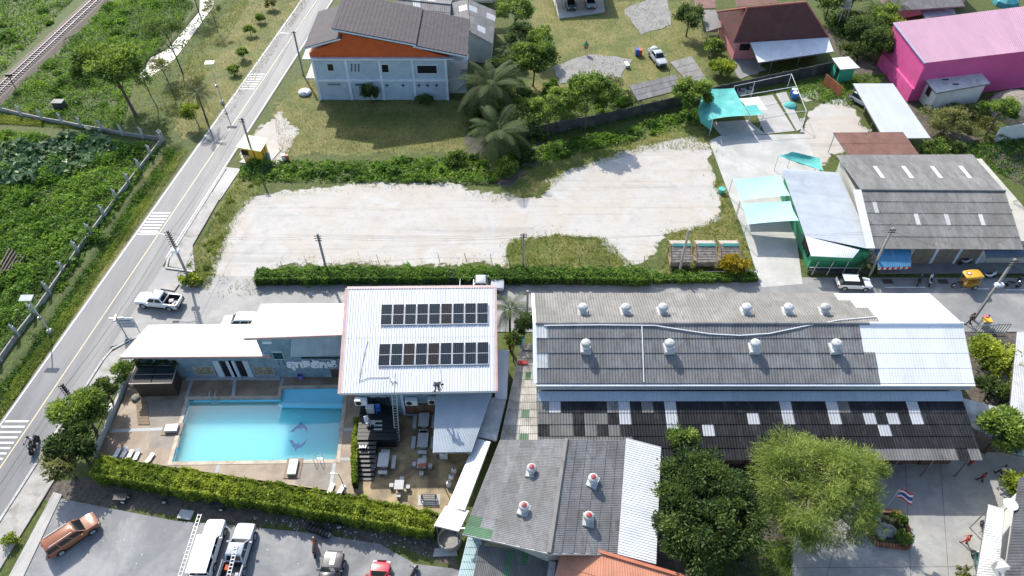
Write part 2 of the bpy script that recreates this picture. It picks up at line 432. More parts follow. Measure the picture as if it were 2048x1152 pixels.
leafmat('leaf_dark', [(0, (0.0245, 0.0496, 0.0159)), (.5, (0.0654, 0.115, 0.0287)), (1, (0.174, 0.23, 0.0558))])
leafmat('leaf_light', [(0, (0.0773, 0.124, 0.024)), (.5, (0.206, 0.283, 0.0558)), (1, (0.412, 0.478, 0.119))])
leafmat('leaf_yellow', [(0, (.1, .09, .01)), (.5, (.4, .3, .02)), (1, (.62, .48, .05))])
leafmat('leaf_olive', [(0, (0.0945, 0.105, 0.0338)), (.5, (0.189, 0.203, 0.0608)), (1, (0.347, 0.345, 0.135))])
leafmat('hedge', [(0, (0.0649, 0.108, 0.0175)), (.45, (0.221, 0.302, 0.0349)), (1, (0.519, 0.562, 0.07))])
leafmat('lush', [(0, (0.0436, 0.0972, 0.021)), (.5, (0.131, 0.249, 0.0349)), (1, (0.283, 0.432, 0.0612))])
leafmat('taro', [(0, (0.0306, 0.0619, 0.0319)), (.5, (0.0715, 0.142, 0.0558)), (1, (0.184, 0.266, 0.112))], .15, .4)
leafmat('dry_grass', [(0, (0.117, 0.124, 0.0295)), (.5, (0.221, 0.201, 0.0531)), (1, (0.389, 0.319, 0.118))], .4, .8)
leafmat('green_grass', [(0, (0.109, 0.151, 0.0263)), (.5, (0.218, 0.281, 0.0438)), (1, (0.436, 0.476, 0.105))], .4, .8)
leafmat('palm', [(0, (.018, .036, .01)), (.5, (.045, .075, .018)), (1, (.12, .145, .04))], .22, .75)
leafmat('hyacinth', [(0, (0.0473, 0.0825, 0.027)), (.5, (0.11, 0.18, 0.0405)), (1, (0.236, 0.3, 0.081))], .15, .5)

M('concrete_old', (.26, .255, .24), .8, .2, .6)
# ------------------------------------------------------------ ground regions (surveyed)
def PW(pts): return [tuple(G(x, y)[:2]) for x, y in pts]
SAND = [PW([(428, 575), (425, 525), (458, 450), (492, 398), (530, 383), (700, 372), (900, 362), (985, 392), (1075, 392), (1130, 338), (1200, 315), (1290, 290), (1390, 272), (1420, 300), (1432, 380), (1446, 425), (1420, 450), (1335, 462), (1300, 505), (1262, 535), (1200, 478), (1110, 470), (1030, 482), (1012, 528), (700, 528), (560, 530), (520, 575)]),
        PW([(1600, 262), (1640, 205), (1690, 195), (1740, 262), (1690, 300), (1640, 330)]),
        PW([(478, 300), (560, 225), (600, 262), (560, 320), (520, 345)]),
        PW([(1598, 188), (1630, 180), (1640, 196), (1612, 202)])]
DRY = [PW([(1058, 0), (1380, 0), (1420, 100), (1400, 160), (1340, 190), (1060, 190)]),
       PW([(330, 190), (420, 60), (480, 0), (620, 0), (455, 240), (360, 285)]),
       PW([(620, 130), (545, 215), (560, 310), (930, 300), (930, 200), (640, 200)]),
       PW([(1010, 530), (1020, 480), (1110, 468), (1210, 475), (1270, 535)]),
       PW([(1320, 545), (1335, 462), (1400, 450), (1446, 420), (1425, 365), (1440, 360), (1470, 430), (1515, 550)]),
       PW([(1000, 395), (1060, 340), (1200, 290), (1400, 240), (1425, 300), (1290, 300), (1130, 350), (1085, 395)]),
       PW([(330, 290), (365, 300), (190, 590), (0, 860), (0, 790), (170, 560)]),
       PW([(400, 480), (480, 350), (540, 360), (470, 440), (440, 520), (420, 580), (380, 575), (352, 552)])]
LUSH = [PW([(-300, 235), (330, 285), (180, 500), (0, 715), (-300, 1100)]),
        PW([(-100, -100), (500, -100), (330, 190), (310, 270), (-100, 210)]),
        PW([(482, 330), (560, 322), (700, 326), (930, 312), (1060, 300), (1390, 222), (1400, 248), (1130, 315), (980, 366), (560, 364), (480, 362)]),
        PW([(345, 300), (362, 308), (200, 540), (60, 740), (0, 830), (0, 740), (170, 520)])]
DIRTP = [PW([(60, 1010), (110, 960), (240, 960), (900, 1060), (930, 1152), (860, 1110), (600, 1050), (380, 1040), (130, 1000)]),
         PW([(900, 270), (1080, 260), (1080, 400), (920, 330)]),
         PW([(1640, 60), (1790, 40), (1780, 120), (1840, 220), (1900, 260), (2048, 300), (2048, 380), (1960, 300), (1850, 280), (1700, 140)]),
         PW([(1930, 660), (2048, 660), (2048, 960), (1930, 960)]), PW([(1300, 870), (1600, 870), (1600, 1200), (1300, 1200)])]
POOL = [G(x, y) for x, y in [(378, 800), (561, 798), (565, 778), (690, 776), (674, 921), (344, 926)]]
POOL = [Vector((p.x, p.y, 0)) for p in POOL]
DITCH = PW([(348, 298), (250, 440), (150, 590), (60, 720), (-40, 860)])
CANAL = PW([(272, 155), (300, 112), (335, 95), (398, 20), (400, -60), (440, -60), (425, 10), (412, 28), (366, 92), (345, 118), (302, 148)])
def make_ground():
    def axis(lo, hi, st, far):
        a = list(np.arange(lo, hi + st, st)); o = [lo - d for d in (5, 20, 80, 300, 900)][::-1]; e = [hi + d for d in (5, 20, 80, 300, 900)]
        return np.array(o + a + e)
    X = axis(-74, 74, .4, 900); Y = axis(14, 140, .4, 900)
    gx, gy = np.meshgrid(X, Y); P = np.stack([gx.ravel(), gy.ravel()], 1)
    n1 = snoise(P, .9, 1); n2 = snoise(P, 2.6, 2); n5 = snoise(P, 6.5, 3); nn = n1 * .7 + n2 * .55 + n5 * .45
    def m(polys, soft, amp): return np.clip(np.max([sdist(P, q) for q in polys], 0) / soft + .5 + amp * nn, 0, 1)
    sand = m(SAND, 1.0, .75); dry = m(DRY, 1.5, .6); lush = m(LUSH, 1.2, .4); dirt = m(DIRTP, 1.2, .5)
    z = .03 * n1 - .045
    A = np.array(DITCH); d = np.full(len(P), 1e9)
    for i in range(len(A) - 1):
        ab = A[i + 1] - A[i]; t = np.clip(((P - A[i]) @ ab) / (ab @ ab), 0, 1); d = np.minimum(d, np.hypot(*(P - A[i] - t[:, None] * ab).T))
    z -= .9 * np.exp(-(d / .9) ** 2)
    cd = sdist(P, CANAL); z -= np.clip(cd + .5, 0, 1.0) * .8
    lf = sdist(P, LUSH[0]); z -= np.clip(lf - .5, 0, 3) * .12
    W, H = len(X), len(Y); idx = np.arange(W * H).reshape(H, W)
    F = np.stack([idx[:-1, :-1], idx[:-1, 1:], idx[1:, 1:], idx[1:, :-1]], -1).reshape(-1, 4)
    cen = P[F].mean(1); F = F[sdist(cen, [p[:2] for p in POOL]) < -.05]
    me = np_mesh('ground', np.column_stack([P, z]), F)
    ca = me.color_attributes.new('cover', 'FLOAT_COLOR', 'POINT')
    ca.data.foreach_set('color', np.stack([sand, dry, lush, dirt], 1).astype(np.float32).ravel())
    me.polygons.foreach_set('use_smooth', [True] * len(me.polygons))
    mt, t, b, out = nodes('ground')
    geo = nd(t, "ShaderNodeNewGeometry"); Pn = geo.outputs['Position']
    at = nd(t, "ShaderNodeAttribute", attribute_name='cover'); sep = nd(t, "ShaderNodeSeparateColor"); t.links.new(at.outputs['Color'], sep.inputs[0])
    f1 = noise(t, Pn, 2.2, 6, .7); f2 = noise(t, Pn, .25, 4, .6); f3 = noise(t, Pn, 9, 3, .7)
    def edge(src, lo=.38, hi=.62):
        a = nd(t, "ShaderNodeMath", operation='ADD'); t.links.new(src, a.inputs[0])
        s = nd(t, "ShaderNodeMath", operation='MULTIPLY_ADD'); t.links.new(f1, s.inputs[0]); s.inputs[1].default_value = 1.3; s.inputs[2].default_value = -.65
        t.links.new(s.outputs[0], a.inputs[1]); return ramp(t, a.outputs[0], [(lo, gray(0)), (hi, gray(1))])
    base = ramp(t, f1, [(.3, (.04, .06, .012)), (.55, (.085, .11, .02)), (.8, (.15, .16, .045))])
    lushc = ramp(t, f1, [(.3, (.04, .06, .015)), (.7, (.12, .16, .035))])
    dryc = ramp(t, f1, [(.25, (.11, .115, .03)), (.5, (.2, .185, .055)), (.8, (.34, .29, .12))])
    dryc = mixc(t, dryc, (.085, .12, .02), ramp(t, f2, [(.4, gray(0)), (.62, gray(.8))]))
    dirtc = ramp(t, f1, [(.3, (.06, .05, .04)), (.7, (.17, .145, .115))])
    sandc = ramp(t, noise(t, Pn, .16, 5, .6, .6), [(.22, (.36, .35, .335)), (.42, (.485, .465, .43)), (.56, (.47, .425, .37)), (.68, (.5, .485, .46)), (.8, (.42, .405, .38))])
    mpt = nd(t, 'ShaderNodeMapping'); mpt.inputs['Rotation'].default_value = (0, 0, .12); mpt.inputs['Scale'].default_value = (.035, .9, 1); t.links.new(Pn, mpt.inputs[0])
    sandc = mixc(t, sandc, ramp(t, noise(t, mpt.outputs[0], 1.0, 5, .65, .5), [(.36, gray(.8)), (.46, gray(1)), (.6, gray(1)), (.72, gray(.88))]), .75, 'MULTIPLY')
    sandc = mixc(t, sandc, ramp(t, noise(t, Pn, .7, 6, .7, .3), [(.3, gray(.84)), (.5, gray(1))]), .8, 'MULTIPLY')
    sandc = mixc(t, sandc, ramp(t, f3, [(.2, gray(.82)), (.6, gray(1))]), .8, 'MULTIPLY')
    c = mixc(t, base, lushc, edge(sep.outputs[2])); c = mixc(t, c, dirtc, edge(at.outputs['Alpha']))
    c = mixc(t, c, dryc, edge(sep.outputs[1])); c = mixc(t, c, sandc, edge(sep.outputs[0]))
    c = mixc(t, c, ramp(t, noise(t, Pn, 5, 5, .75), [(.3, gray(.62)), (.62, gray(1.08))]), ramp(t, sep.outputs[0], [(.3, gray(.9)), (.6, gray(.12))]), 'MULTIPLY')
    t.links.new(c, b.inputs['Base Color']); b.inputs['Roughness'].default_value = .8; b.inputs['Specular IOR Level'].default_value = .35
    bp = nd(t, "ShaderNodeBump"); bp.inputs['Strength'].default_value = .5; bp.inputs['Distance'].default_value = .08
    t.links.new(f3, bp.inputs['Height']); t.links.new(bp.outputs[0], b.inputs['Normal'])
    o = part('ground', me, mt); o['kind'] = 'structure'
make_ground()
# ------------------------------------------------------------ main road, kerbs, pavements, street
def xl(Y): return -52.65 + .113 * Y
def xr(Y): return -46.75 + .1135 * Y
def sheet(name, pts, z, mat, parent=None, t=.12):
    return struct(name, MB().prism([(p[0], p[1]) for p in pts], z - t, z), mat, parent)
road = sheet('road', [(xl(-30), -30), (xr(-30), -30), (xr(220), 220), (xl(220), 220)], .03, MATS['asphalt'])
ST0, ST1 = 49.6, 57.9                                     # the side street
street = sheet('street', [(xr(ST0 - 2) - .02, ST0 - 2), (-36.6, ST0), (80, ST0), (80, ST1 - .4), (-35.5, ST1), (xr(ST1 + 1.5) - .02, ST1 + 1.5)], .026, MATS['street'])
def line(name, pts, w, z, mat, parent):
    mb = MB()
    for a, b in zip(pts, pts[1:]):
        a, b = Vector((*a, z)), Vector((*b, z)); n = (b - a).cross(Vector((0, 0, 1))).normalized() * w / 2
        mb.prism([a - n, a + n, b + n, b - n], z - .003, z)
    return part(name, mb, mat, parent)
line('edge_line', [(xl(-30) + .25, -30), (xl(220) + .25, 220)], .13, .037, MATS['paint_white'], road)
xm = lambda Y: (xl(Y) + xr(Y)) / 2
line('centre_line', [(xm(-30), -30), (xm(220), 220)], .11, .037, MATS['paint_yellow'], road)
line('edge_line', [(xr(ST1 + 3) - .25, ST1 + 3), (xr(220) - .25, 220)], .1, .037, MATS['paint_white'], road)
for (y0, y1, n) in ((149, 178, 7), (426, 469, 8), (843, 918, 8)):
    for k in range(n):
        Y = G(300, y0 + (y1 - y0) * k / (n - 1)).y
        line('road_stripe', [(xl(Y) + .45, Y), (xm(Y) - .3, Y)], .2, .037, MATS['paint_white'], road)
for k, (px, py, l) in enumerate(((1950, 578, 3.2), (1810, 575, 4.5), (2030, 580, 2))):
    p = G(px, py); line('street_line', [(p.x - l / 2, p.y), (p.x + l / 2, p.y)], .12, .034, MATS['paint_white'], street)
def kerb(pts, name='kerb', w=.22, h=.17):
    o = None; par = None
    pts = [Vector((*p, 0)) for p in pts]; cells = []
    for a, b in zip(pts, pts[1:]):
        n = max(1, round((b - a).length / 1.5))
        cells += [(a.lerp(b, i / n), a.lerp(b, (i + 1) / n)) for i in range(n)]
    k = thing(name, 'long run of pale concrete kerb beside the ' + ('pool pavement' if pts[0].y < 45 else 'pavement of the sandy lot'), 'kerb', cells[0][0])
    for a, b in cells:
        g = (b - a) * .008; part('kerb_stone', MB().beam(a + g + Vector((0, 0, h / 2 - .03)), b - g + Vector((0, 0, h / 2 - .03)), w, h + .06), MATS['kerb'], k)
    return k
ca, cb = G(248, 655), G(275, 652)
kerb([(xr(-5) + .1, -5), (xr(ST0 - 4) + .1, ST0 - 4), (xr(ST0 - 2.5) + .35, ST0 - 2.4), (-38.9, ST0 - .6), (-36.6, ST0 - .35)])
kerb([(-36.2, ST1 + .6), (xr(ST1 + 2) + .5, ST1 + 1.2), (xr(ST1 + 3) + .15, ST1 + 2.6), (xr(ST1 + 20) + .1, ST1 + 20)])
sheet('pavement', [(xr(-5) + .2, -5), (xr(-5) + 2.6, -5), (xr(ST0 - 5) + 2.6, ST0 - 5), (-36.6, ST0 - .5), (-39, ST0 - .8), (xr(ST0 - 3) + .3, ST0 - 3)], .1, MATS['pave'])
sheet('lot_pavement', [(-36.0, ST1 + .7), (xr(ST1 + 2) + .7, ST1 + 1.5), (xr(ST1 + 3) + .25, ST1 + 3), (xr(ST1 + 15) + .2, ST1 + 15), (xr(ST1 + 15) + 1.7, ST1 + 15), (xr(ST1 + 5) + 2, ST1 + 5)], .1, MATS['pave'])
q = [G(x, y) for x, y in [(452, 335), (482, 338), (440, 400), (415, 405)]]; sheet('culvert_slab', q, .07, MATS['concrete'])
# parking lot, school yard, driveway, slabs
sheet('parking_lot', Gs([(105, 993), (135, 1000), (350, 1042), (480, 1052), (620, 1066), (760, 1088), (830, 1128), (930, 1140), (925, 1330), (-60, 1330), (20, 1152)]), .024, MATS['lot_asphalt'])
sheet('lot_border', Gs([(108, 985), (125, 990), (40, 1170), (10, 1170)]), .1, MATS['concrete'])
yard = sheet('school_yard', Gs([(1480, 905), (2110, 905), (2200, 1330), (1583, 1330), (1583, 1090), (1560, 1000)]), .024, MATS['yard_concrete'])
mb = MB()
for a, b in (((1583, 1136), (2100, 1132)), ((1870, 1032), (2100, 1030)), ((1720, 925), (1600, 1330)), ((1880, 920), (1910, 1330)), ((1810, 920), (1830, 1330)), ((1590, 1030), (1800, 1031))):
    a, b = G(*a), G(*b); mb.beam(a + Vector((0, 0, .02)), b + Vector((0, 0, .02)), .035, .022)
part('slab_joint', mb, M('joint', (.12, .12, .115), .9), yard)
drive = sheet('driveway', Gs([(1418, 282), (1440, 272), (1612, 268), (1640, 345), (1590, 455), (1605, 568), (1522, 575), (1490, 470), (1462, 400), (1440, 340)]), .031, M('drive', (.46, .45, .42), .68, .12, .4, c2=(.33, .34, .32), c2t=(.48, .66), c2s=.25))
for pts in ([(1500, 196), (1545, 190), (1590, 262), (1530, 268)], [(1552, 188), (1572, 184), (1606, 256), (1594, 262)], [(1420, 245), (1495, 240), (1530, 268), (1445, 274)]):
    sheet('slab', Gs(pts), .03, MATS['concrete'])
for pts in ([(1105, 132), (1180, 108), (1262, 118), (1240, 160), (1120, 166)], [(1245, 18), (1330, -10), (1345, 50), (1285, 68)], [(1462, 118), (1508, 110), (1530, 140), (1480, 158)]):
    P_ = Gs(pts); n_ = len(P_); sheet('slab', [P_[i].lerp(P_[(i + 1) % n_], k / 5) + Vector((random.uniform(-.3, .3), random.uniform(-.3, .3), 0)) for i in range(n_) for k in range(5)], .02, MATS['concrete_old'])
# the canal
mt, t, b, out = nodes('canal_water'); b.inputs['Base Color'].default_value = (.2, .2, .17, 1); b.inputs['Roughness'].default_value = .3
nb = nd(t, "ShaderNodeBump"); nb.inputs['Strength'].default_value = .1; g_ = nd(t, "ShaderNodeNewGeometry"); t.links.new(noise(t, g_.outputs['Position'], 2.5, 4), nb.inputs['Height']); t.links.new(nb.outputs[0], b.inputs['Normal'])
struct('canal_water', MB().prism([(p[0], p[1]) for p in CANAL], -.6, -.3), mt)
# railway: ballast bed, sleepers, two rails
ra, rb = G(-60, 240), G(230, -32); ra.z = rb.z = 0; rd = (rb - ra).normalized(); rn = Vector((-rd.y, rd.x, 0)); ra -= rd * 25; rb += rd * 35; RL = (rb - ra).length
mb = MB()
NS = 160
for k in range(NS):
    for s in (-1, 1):
        pass
prof = [(-2.3, -.1), (-1.5, .25), (1.5, .25), (2.3, -.1)]
vs = [ra + rd * (RL * i / 60) + rn * (w_ + random.uniform(-.12, .12)) + Vector((0, 0, h_)) for i in range(61) for w_, h_ in prof]
fs = [(i * 4 + k, i * 4 + k + 1, i * 4 + k + 5, i * 4 + k + 4) for i in range(60) for k in range(3)]
bed = struct('railway_bed', MB().add(vs, fs), MATS['ballast'])
track = thing('railway_track', 'single railway track with two rails on pale sleepers through green scrub', 'railway', ra)
for s in (-.53, .53):
    part('rail', MB().beam(ra + rn * s + Vector((0, 0, .43)), rb + rn * s + Vector((0, 0, .43)), .09, .14), MATS['rail_steel'], track)
smesh = MB().box(0, 0, 0, .26, 2.0, .16).mesh('sleeper'); smesh.materials.append(MATS['sleeper'])
for k in range(int(RL / .65)):
    p = ra + rd * (k * .65)
    if p.y < 76 or p.y > 150: continue
    o = bpy.data.objects.new('sleeper', smesh); o.location = p + Vector((0, 0, .29)); o.rotation_euler = (0, 0, math.atan2(rd.y, rd.x)); link(o, track)
# ------------------------------------------------------------ swimming pool and its deck
def holed(outer, inner, z, t, mat, name):
    bm = bmesh.new(); loops = []
    for lp in (outer, inner):
        vs = [bm.verts.new((p[0], p[1], z)) for p in lp]; loops.append(vs)
        for i in range(len(vs)): bm.edges.new((vs[i], vs[(i + 1) % len(vs)]))
    bmesh.ops.triangle_fill(bm, edges=bm.edges[:], use_beauty=True)
    for vs in loops:
        lo = [bm.verts.new((v.co.x, v.co.y, z - t)) for v in vs]
        for i in range(len(vs)): bm.faces.new((vs[i], vs[(i + 1) % len(vs)], lo[(i + 1) % len(vs)], lo[i]))
    bmesh.ops.recalc_face_normals(bm, faces=bm.faces)
    me = bpy.data.meshes.new(name); bm.to_mesh(me); bm.free()
    return me
DZ = .12
def offs(poly, d):
    """offset a polygon outwards by d"""
    n = len(poly); out = []; P = [Vector((p[0], p[1])) for p in poly]
    area = sum(P[i].x * P[(i + 1) % n].y - P[(i + 1) % n].x * P[i].y for i in range(n)); s = 1 if area > 0 else -1
    for i in range(n):
        a, b, c = P[i - 1], P[i], P[(i + 1) % n]; e1 = (b - a).normalized(); e2 = (c - b).normalized()
        n1 = Vector((e1.y, -e1.x)) * s; n2 = Vector((e2.y, -e2.x)) * s; m = (n1 + n2).normalized(); k = d / max(.3, m.dot(n1)); out.append(b + m * k)
    return out
deck_out = Gs([(262, 750), (690, 748), (760, 780), (722, 838), (708, 990), (192, 912), (248, 800)])
deck = part('pool_deck', holed([p[:2] for p in deck_out], offs(POOL, .3), DZ, .16, None, 'pool_deck'), MATS['deck']); deck['kind'] = 'structure'
pool = thing('swimming_pool', 'blue tiled swimming pool with a shallow corner and dolphins on its floor', 'pool', POOL[0])
part('coping', holed(offs(POOL, .31), offs(POOL, -.04), DZ + .03, .2, None, 'coping'), MATS['coping'], pool)
mb = MB(); n = len(POOL); PB = -.45
vs = [(p.x, p.y, z) for z in (DZ, PB) for p in POOL]
mb.add(vs, [(i, (i + 1) % n, n + (i + 1) % n, n + i) for i in range(n)])
part('basin_wall', mb, MATS['pool_paint'], pool, fix=False)
mtf, tf, bf, of = nodes('pool_floor'); sf = nd(tf, 'ShaderNodeSubsurfaceScattering'); sf.inputs['Color'].default_value = (.23, .72, .88, 1); sf.inputs['Radius'].default_value = (6, 9, 10); sf.inputs['Scale'].default_value = 1.0; tf.links.new(sf.outputs[0], of.inputs[0])
part('pool_floor', MB().prism([(p[0], p[1]) for p in offs(POOL, .25)], -5.0, PB + .012), mtf, pool)  # deep translucent block, shaped so scattered light softens the shade on the floor
sh = [G(561, 806), G(565, 778), G(690, 776), G(686, 808)]
part('shallow_floor', MB().prism(sh, PB + .01, -.28), M('pool_shallow', (.32, .8, .92), .5, .04, .3), pool)
sw = [G(558, 806), G(687, 808), G(686.4, 812), G(557, 810)]
part('divider', MB().prism(sw, PB + .01, .06), M('pool_edge', (.4, .8, .88), .4, .06, .5), pool)
# two dolphins painted on the floor
def dolphin(cx, cy, flip):
    o = G(cx, cy, PB + .02); body = [(-1.1, -.35), (-.75, -.05), (-.45, .3), (-.1, .52), (.05, .85), (.2, .55), (.6, .4), (.95, .1), (1.15, -.5), (.9, -.15), (.55, .1), (.25, .18), (.2, -.1), (.02, .12), (-.35, 0), (-.6, -.3), (-.85, -.25)]
    part('dolphin_mark', MB().prism([(o.x + x * .8, o.y + y * 1.1 * flip) for x, y in body], PB, PB + .02), MATS['pool_blue'], pool)
dolphin(598, 858, 1); dolphin(594, 886, -1)
mt, t, b, out = nodes('pool_water'); t.nodes.remove(b)
tr = nd(t, "ShaderNodeBsdfTransparent"); tr.inputs[0].default_value = (.9, .98, 1.0, 1); gl = nd(t, "ShaderNodeBsdfGlossy"); gl.inputs['Roughness'].default_value = .04
fr = nd(t, "ShaderNodeFresnel"); fr.inputs[0].default_value = 1.33; mx = nd(t, "ShaderNodeMixShader")
nb = nd(t, "ShaderNodeBump"); nb.inputs['Strength'].default_value = .12; g_ = nd(t, "ShaderNodeNewGeometry"); t.links.new(noise(t, g_.outputs['Position'], 1.6, 3), nb.inputs['Height'])
for q in (gl, fr): t.links.new(nb.outputs[0], q.inputs['Normal'])
t.links.new(fr.outputs[0], mx.inputs[0]); t.links.new(tr.outputs[0], mx.inputs[1]); t.links.new(gl.outputs[0], mx.inputs[2]); t.links.new(mx.outputs[0], out.inputs[0])
wt = part('water', MB().poly([(p[0], p[1], .07) for p in offs(POOL, -.004)]), mt, pool, fix=False)
# deck strips and slabs laid in the deck
for a, b_, wd in (((222, 862), (362, 856), .34), ((470, 757), (466, 795), .3), ((385, 757), (372, 797), .3), ((566, 756), (560, 778), .3), ((677, 860), (714, 858), .3), ((672, 918), (708, 918), .3), ((670, 918), (660, 980), .3), ((437, 930), (433, 945), .3)):
    a, b_ = G(*a, DZ), G(*b_, DZ); part('deck_strip', MB().beam(a + Vector((0, 0, .0)), b_, wd, .016), MATS['deck_strip'], deck)
for pts in ([(298, 802), (374, 799), (356, 895), (298, 896)], [(596, 925), (668, 922), (660, 978), (590, 968)]):
    part('deck_slab', MB().prism(Gs(pts, DZ), DZ - .02, DZ + .006), M('slab_grey', (.22, .19, .15), .6, .25, .8), deck)
# white starting platforms by the pool
for (px, py, w_, d_, rz) in ((345, 859, 1.15, .75, .05), (587, 937, .75, 1.5, .02)):
    p = G(px, py, DZ); s = thing('pool_platform', 'low white platform ' + ('on the left rim of the pool' if px < 400 else 'on the front rim of the pool'), 'platform', p)
    part('curb', MB().box(p.x, p.y, DZ + .03, w_ + .7, d_ + .5, .07, rz), M('curb_brown', (.2, .13, .08), .6), s)
    part('top', MB().box(p.x, p.y, DZ + .2, w_, d_, .34, rz), MATS['plastic_white'], s)
for px in (429, 637):                                           # steel pool ladders
    front = px > 600; p = G(px, 797 if not front else 918, DZ); s = thing('pool_ladder', 'curved steel ladder at the ' + ('front' if front else 'back') + ' rim of the pool', 'ladder', p); dy = -1 if not front else 1
    for k in (-.28, .28):
        part('rail', MB().tube([(p.x + k, p.y - dy * .4, DZ), (p.x + k, p.y - dy * .38, DZ + .7), (p.x + k, p.y - dy * .1, DZ + .85), (p.x + k, p.y + dy * .25, DZ + .6), (p.x + k, p.y + dy * .27, -.9)], .03, 6), MATS['alu'], s, True)
    for z in (-.75, -.5, -.25): part('step', MB().box(p.x, p.y + dy * .27, z, .56, .14, .04), MATS['alu'], s)
# slatted wooden grating over the drain
p = G(285, 822, DZ); s = thing('slatted_grating', 'long slatted wooden grating lying on the brown deck', 'grating', p); ga, gb = G(283, 800, DZ), G(288, 850, DZ)
for k in range(17):
    c = ga.lerp(gb, (k + .5) / 17); part('slat', MB().box(c.x, c.y, DZ + .05, 1.05, .13, .04), MATS['wood'], s)
for e in (-.4, .4): part('rail', MB().beam(ga + Vector((e, 0, .015)), gb + Vector((e, 0, .015)), .06, .05), MATS['wood_dark'], s)
p = G(272, 797, DZ); tag(part('rock', MB().lathe((p.x, p.y, DZ - .02), [(.35, 0), (.45, .15), (.38, .3), (.12, .4)], 7), MATS['stone']), 'pale rounded stone at the head of the wooden grating', 'rock')
# ------------------------------------------------------------ changing-room block (low white roof)
WY = G(480, 755).y                                              # plane of its front wall
z_f, z_b = 4.05, 3.35
A, B, C, D = G(240, 714, z_f), G(540, 712, z_f), G(540, 648, z_b), G(297, 650, z_b)
low = thing('changing_room_block', 'low aqua changing-room block with a glaring white metal roof beside the pool', 'building', (A.x + 5, WY, 0))
sheets(low, D, C, B, A, 18, 1, MATS['white_metal'], 3, .03, rib=True)
edge_trim(low, [A + Vector((0, 0, -.1)), B + Vector((0, 0, -.1))], MATS['pink_trim'], .12, .24, closed=False)
edge_trim(low, [D + Vector((0, 0, -.1)), A + Vector((0, 0, -.1))], MATS['pink_trim'], .12, .22, closed=False)
wl = [(A.x + .9, WY), (B.x, WY), (B.x, C.y - .2), (D.x + .4, C.y - .2)]
walls(low, wl, 0, [z_f - .2, z_f - .2, z_b - .12, z_b - .12], MATS['aqua_wall'])
P0, P1 = Vector((A.x + .9, WY, 0)), Vector((B.x, WY, 0))
def onwall(px, py): p = GY(px, py, WY); return p.x - P0.x, p.z
def wbox(par, name, x0, y0, x1, y1, mat, d, Y=WY, base=P0, label=None):
    a = GY(x0, y0, Y); b = GY(x1, y1, Y)
    return part(name, MB().box((a.x + b.x) / 2, Y - d / 2 + .02, (a.z + b.z) / 2, abs(b.x - a.x), d + .04, abs(a.z - b.z)), mat, par, label=label)
part('vent_band', MB().box((P0.x + P1.x) / 2, WY - .02, z_f - .5, P1.x - P0.x - .6, .08, .22), MATS['black'], low)
part('gutter_band', MB().box((P0.x + P1.x) / 2, WY - .06, z_f - .28, P1.x - P0.x, .14, .18), MATS['cream_wall'], low)
for i, (x0, x1) in enumerate(((438, 464), (470, 497))):
    dr = wbox(low, 'doorway', x0, 722, x1, 754, MATS['black'], .03)
    for e in (x0, x1): wbox(low, 'door_frame', e - 2, 721, e + 2, 755, MATS['blue_trim'], .1)
for i, (x0, x1) in enumerate(((385, 432), (505, 550))):
    rel = wbox(low, 'relief_plaque', x0, 732, x1, 748, MATS['stone'], .08)
    a = GY(x0, 732, WY); b = GY(x1, 748, WY); w_ = b.x - a.x; h_ = a.z - b.z
    for k in range(16):
        part('relief_stone', MB().lathe((a.x + random.uniform(.1, .9) * w_, WY - .1, b.z + random.uniform(.15, .85) * h_), [(.02, -.12), (random.uniform(.1, .22), -.05), (random.uniform(.14, .26), .08)], 6, 'y'), M('relief', (.36, .31, .2), .8, .4, 5), rel)
    for (dx, dz_, ww, hh) in ((0, .5, w_ + .1, .07), (0, -.5, w_ + .1, .07), (-.5, 0, .07, h_), (.5, 0, .07, h_)):
        part('relief_frame', MB().box((a.x + b.x) / 2 + dx * w_, WY - .07, (a.z + b.z) / 2 + dz_ * h_, ww, .1, hh), MATS['cream_wall'], rel)
part('step', MB().box((P0.x + P1.x) / 2 + 2, WY - .2, DZ + .06, P1.x - P0.x - 4, .4, .12), MATS['deck_strip'], low)
# ------------------------------------------------------------ block with the lettering
SY = WY - .25; zf2, zb2 = 7.15, 6.35
A, B, C, D = G(488, 676, zf2), G(686, 669, zf2), G(694, 607, zb2), G(523, 608, zb2)
sgn = thing('lettered_block', 'two-storey aqua block with white raised Thai lettering beside the pool', 'building', (GY(600, 740, SY).x, SY, 0))
sheets(sgn, D, C, B, A, 12, 1, MATS['white_metal'], 3, .03, rib=True)
edge_trim(sgn, [p + Vector((0, 0, -.12)) for p in (D, A, B)], MATS['pink_trim'], .14, .28, closed=False)
xL = GY(535, 737, SY).x; xR = GY(688, 735, SY).x; zb = GY(600, 736, SY).z
walls(sgn, [(xL, SY), (xR, SY), (xR, C.y - .3), (xL, C.y - .3)], zb, [zf2 - .25, zf2 - .25, zb2 - .2, zb2 - .2], MATS['aqua_wall'])
walls(sgn, [(xL + .1, WY - .03), (xR - .3, WY - .03), (xR - .3, C.y - .5), (xL + .1, C.y - .5)], 0, zb + .01, MATS['aqua_wall'], 'lower_wall')
wbox(sgn, 'recess', 660, 738, 684, 753, MATS['brown_wall'], .06)
wi = wbox(sgn, 'window', 543, 702, 570, 718, MATS['blue_trim'], .1, SY); wbox(wi, 'pane', 545, 704, 568, 716, MATS['glass'], .14, SY)
for x in (556, 566): part('bracket', MB().beam(GY(x, 719, SY), GY(x, 719, SY) + Vector((.1, -.25, -.5)), .06), MATS['black'], sgn)
wbox(sgn, 'air_vent', 526, 678, 545, 682, MATS['plastic_white'], .35, SY)
aw = [GY(581, 714, SY - .75), GY(684, 710, SY - .75), GY(684, 671, SY - .1), GY(583, 675, SY - .1)]
an = part('awning', MB().slab(aw, .02), MATS['blue_trim'], sgn)
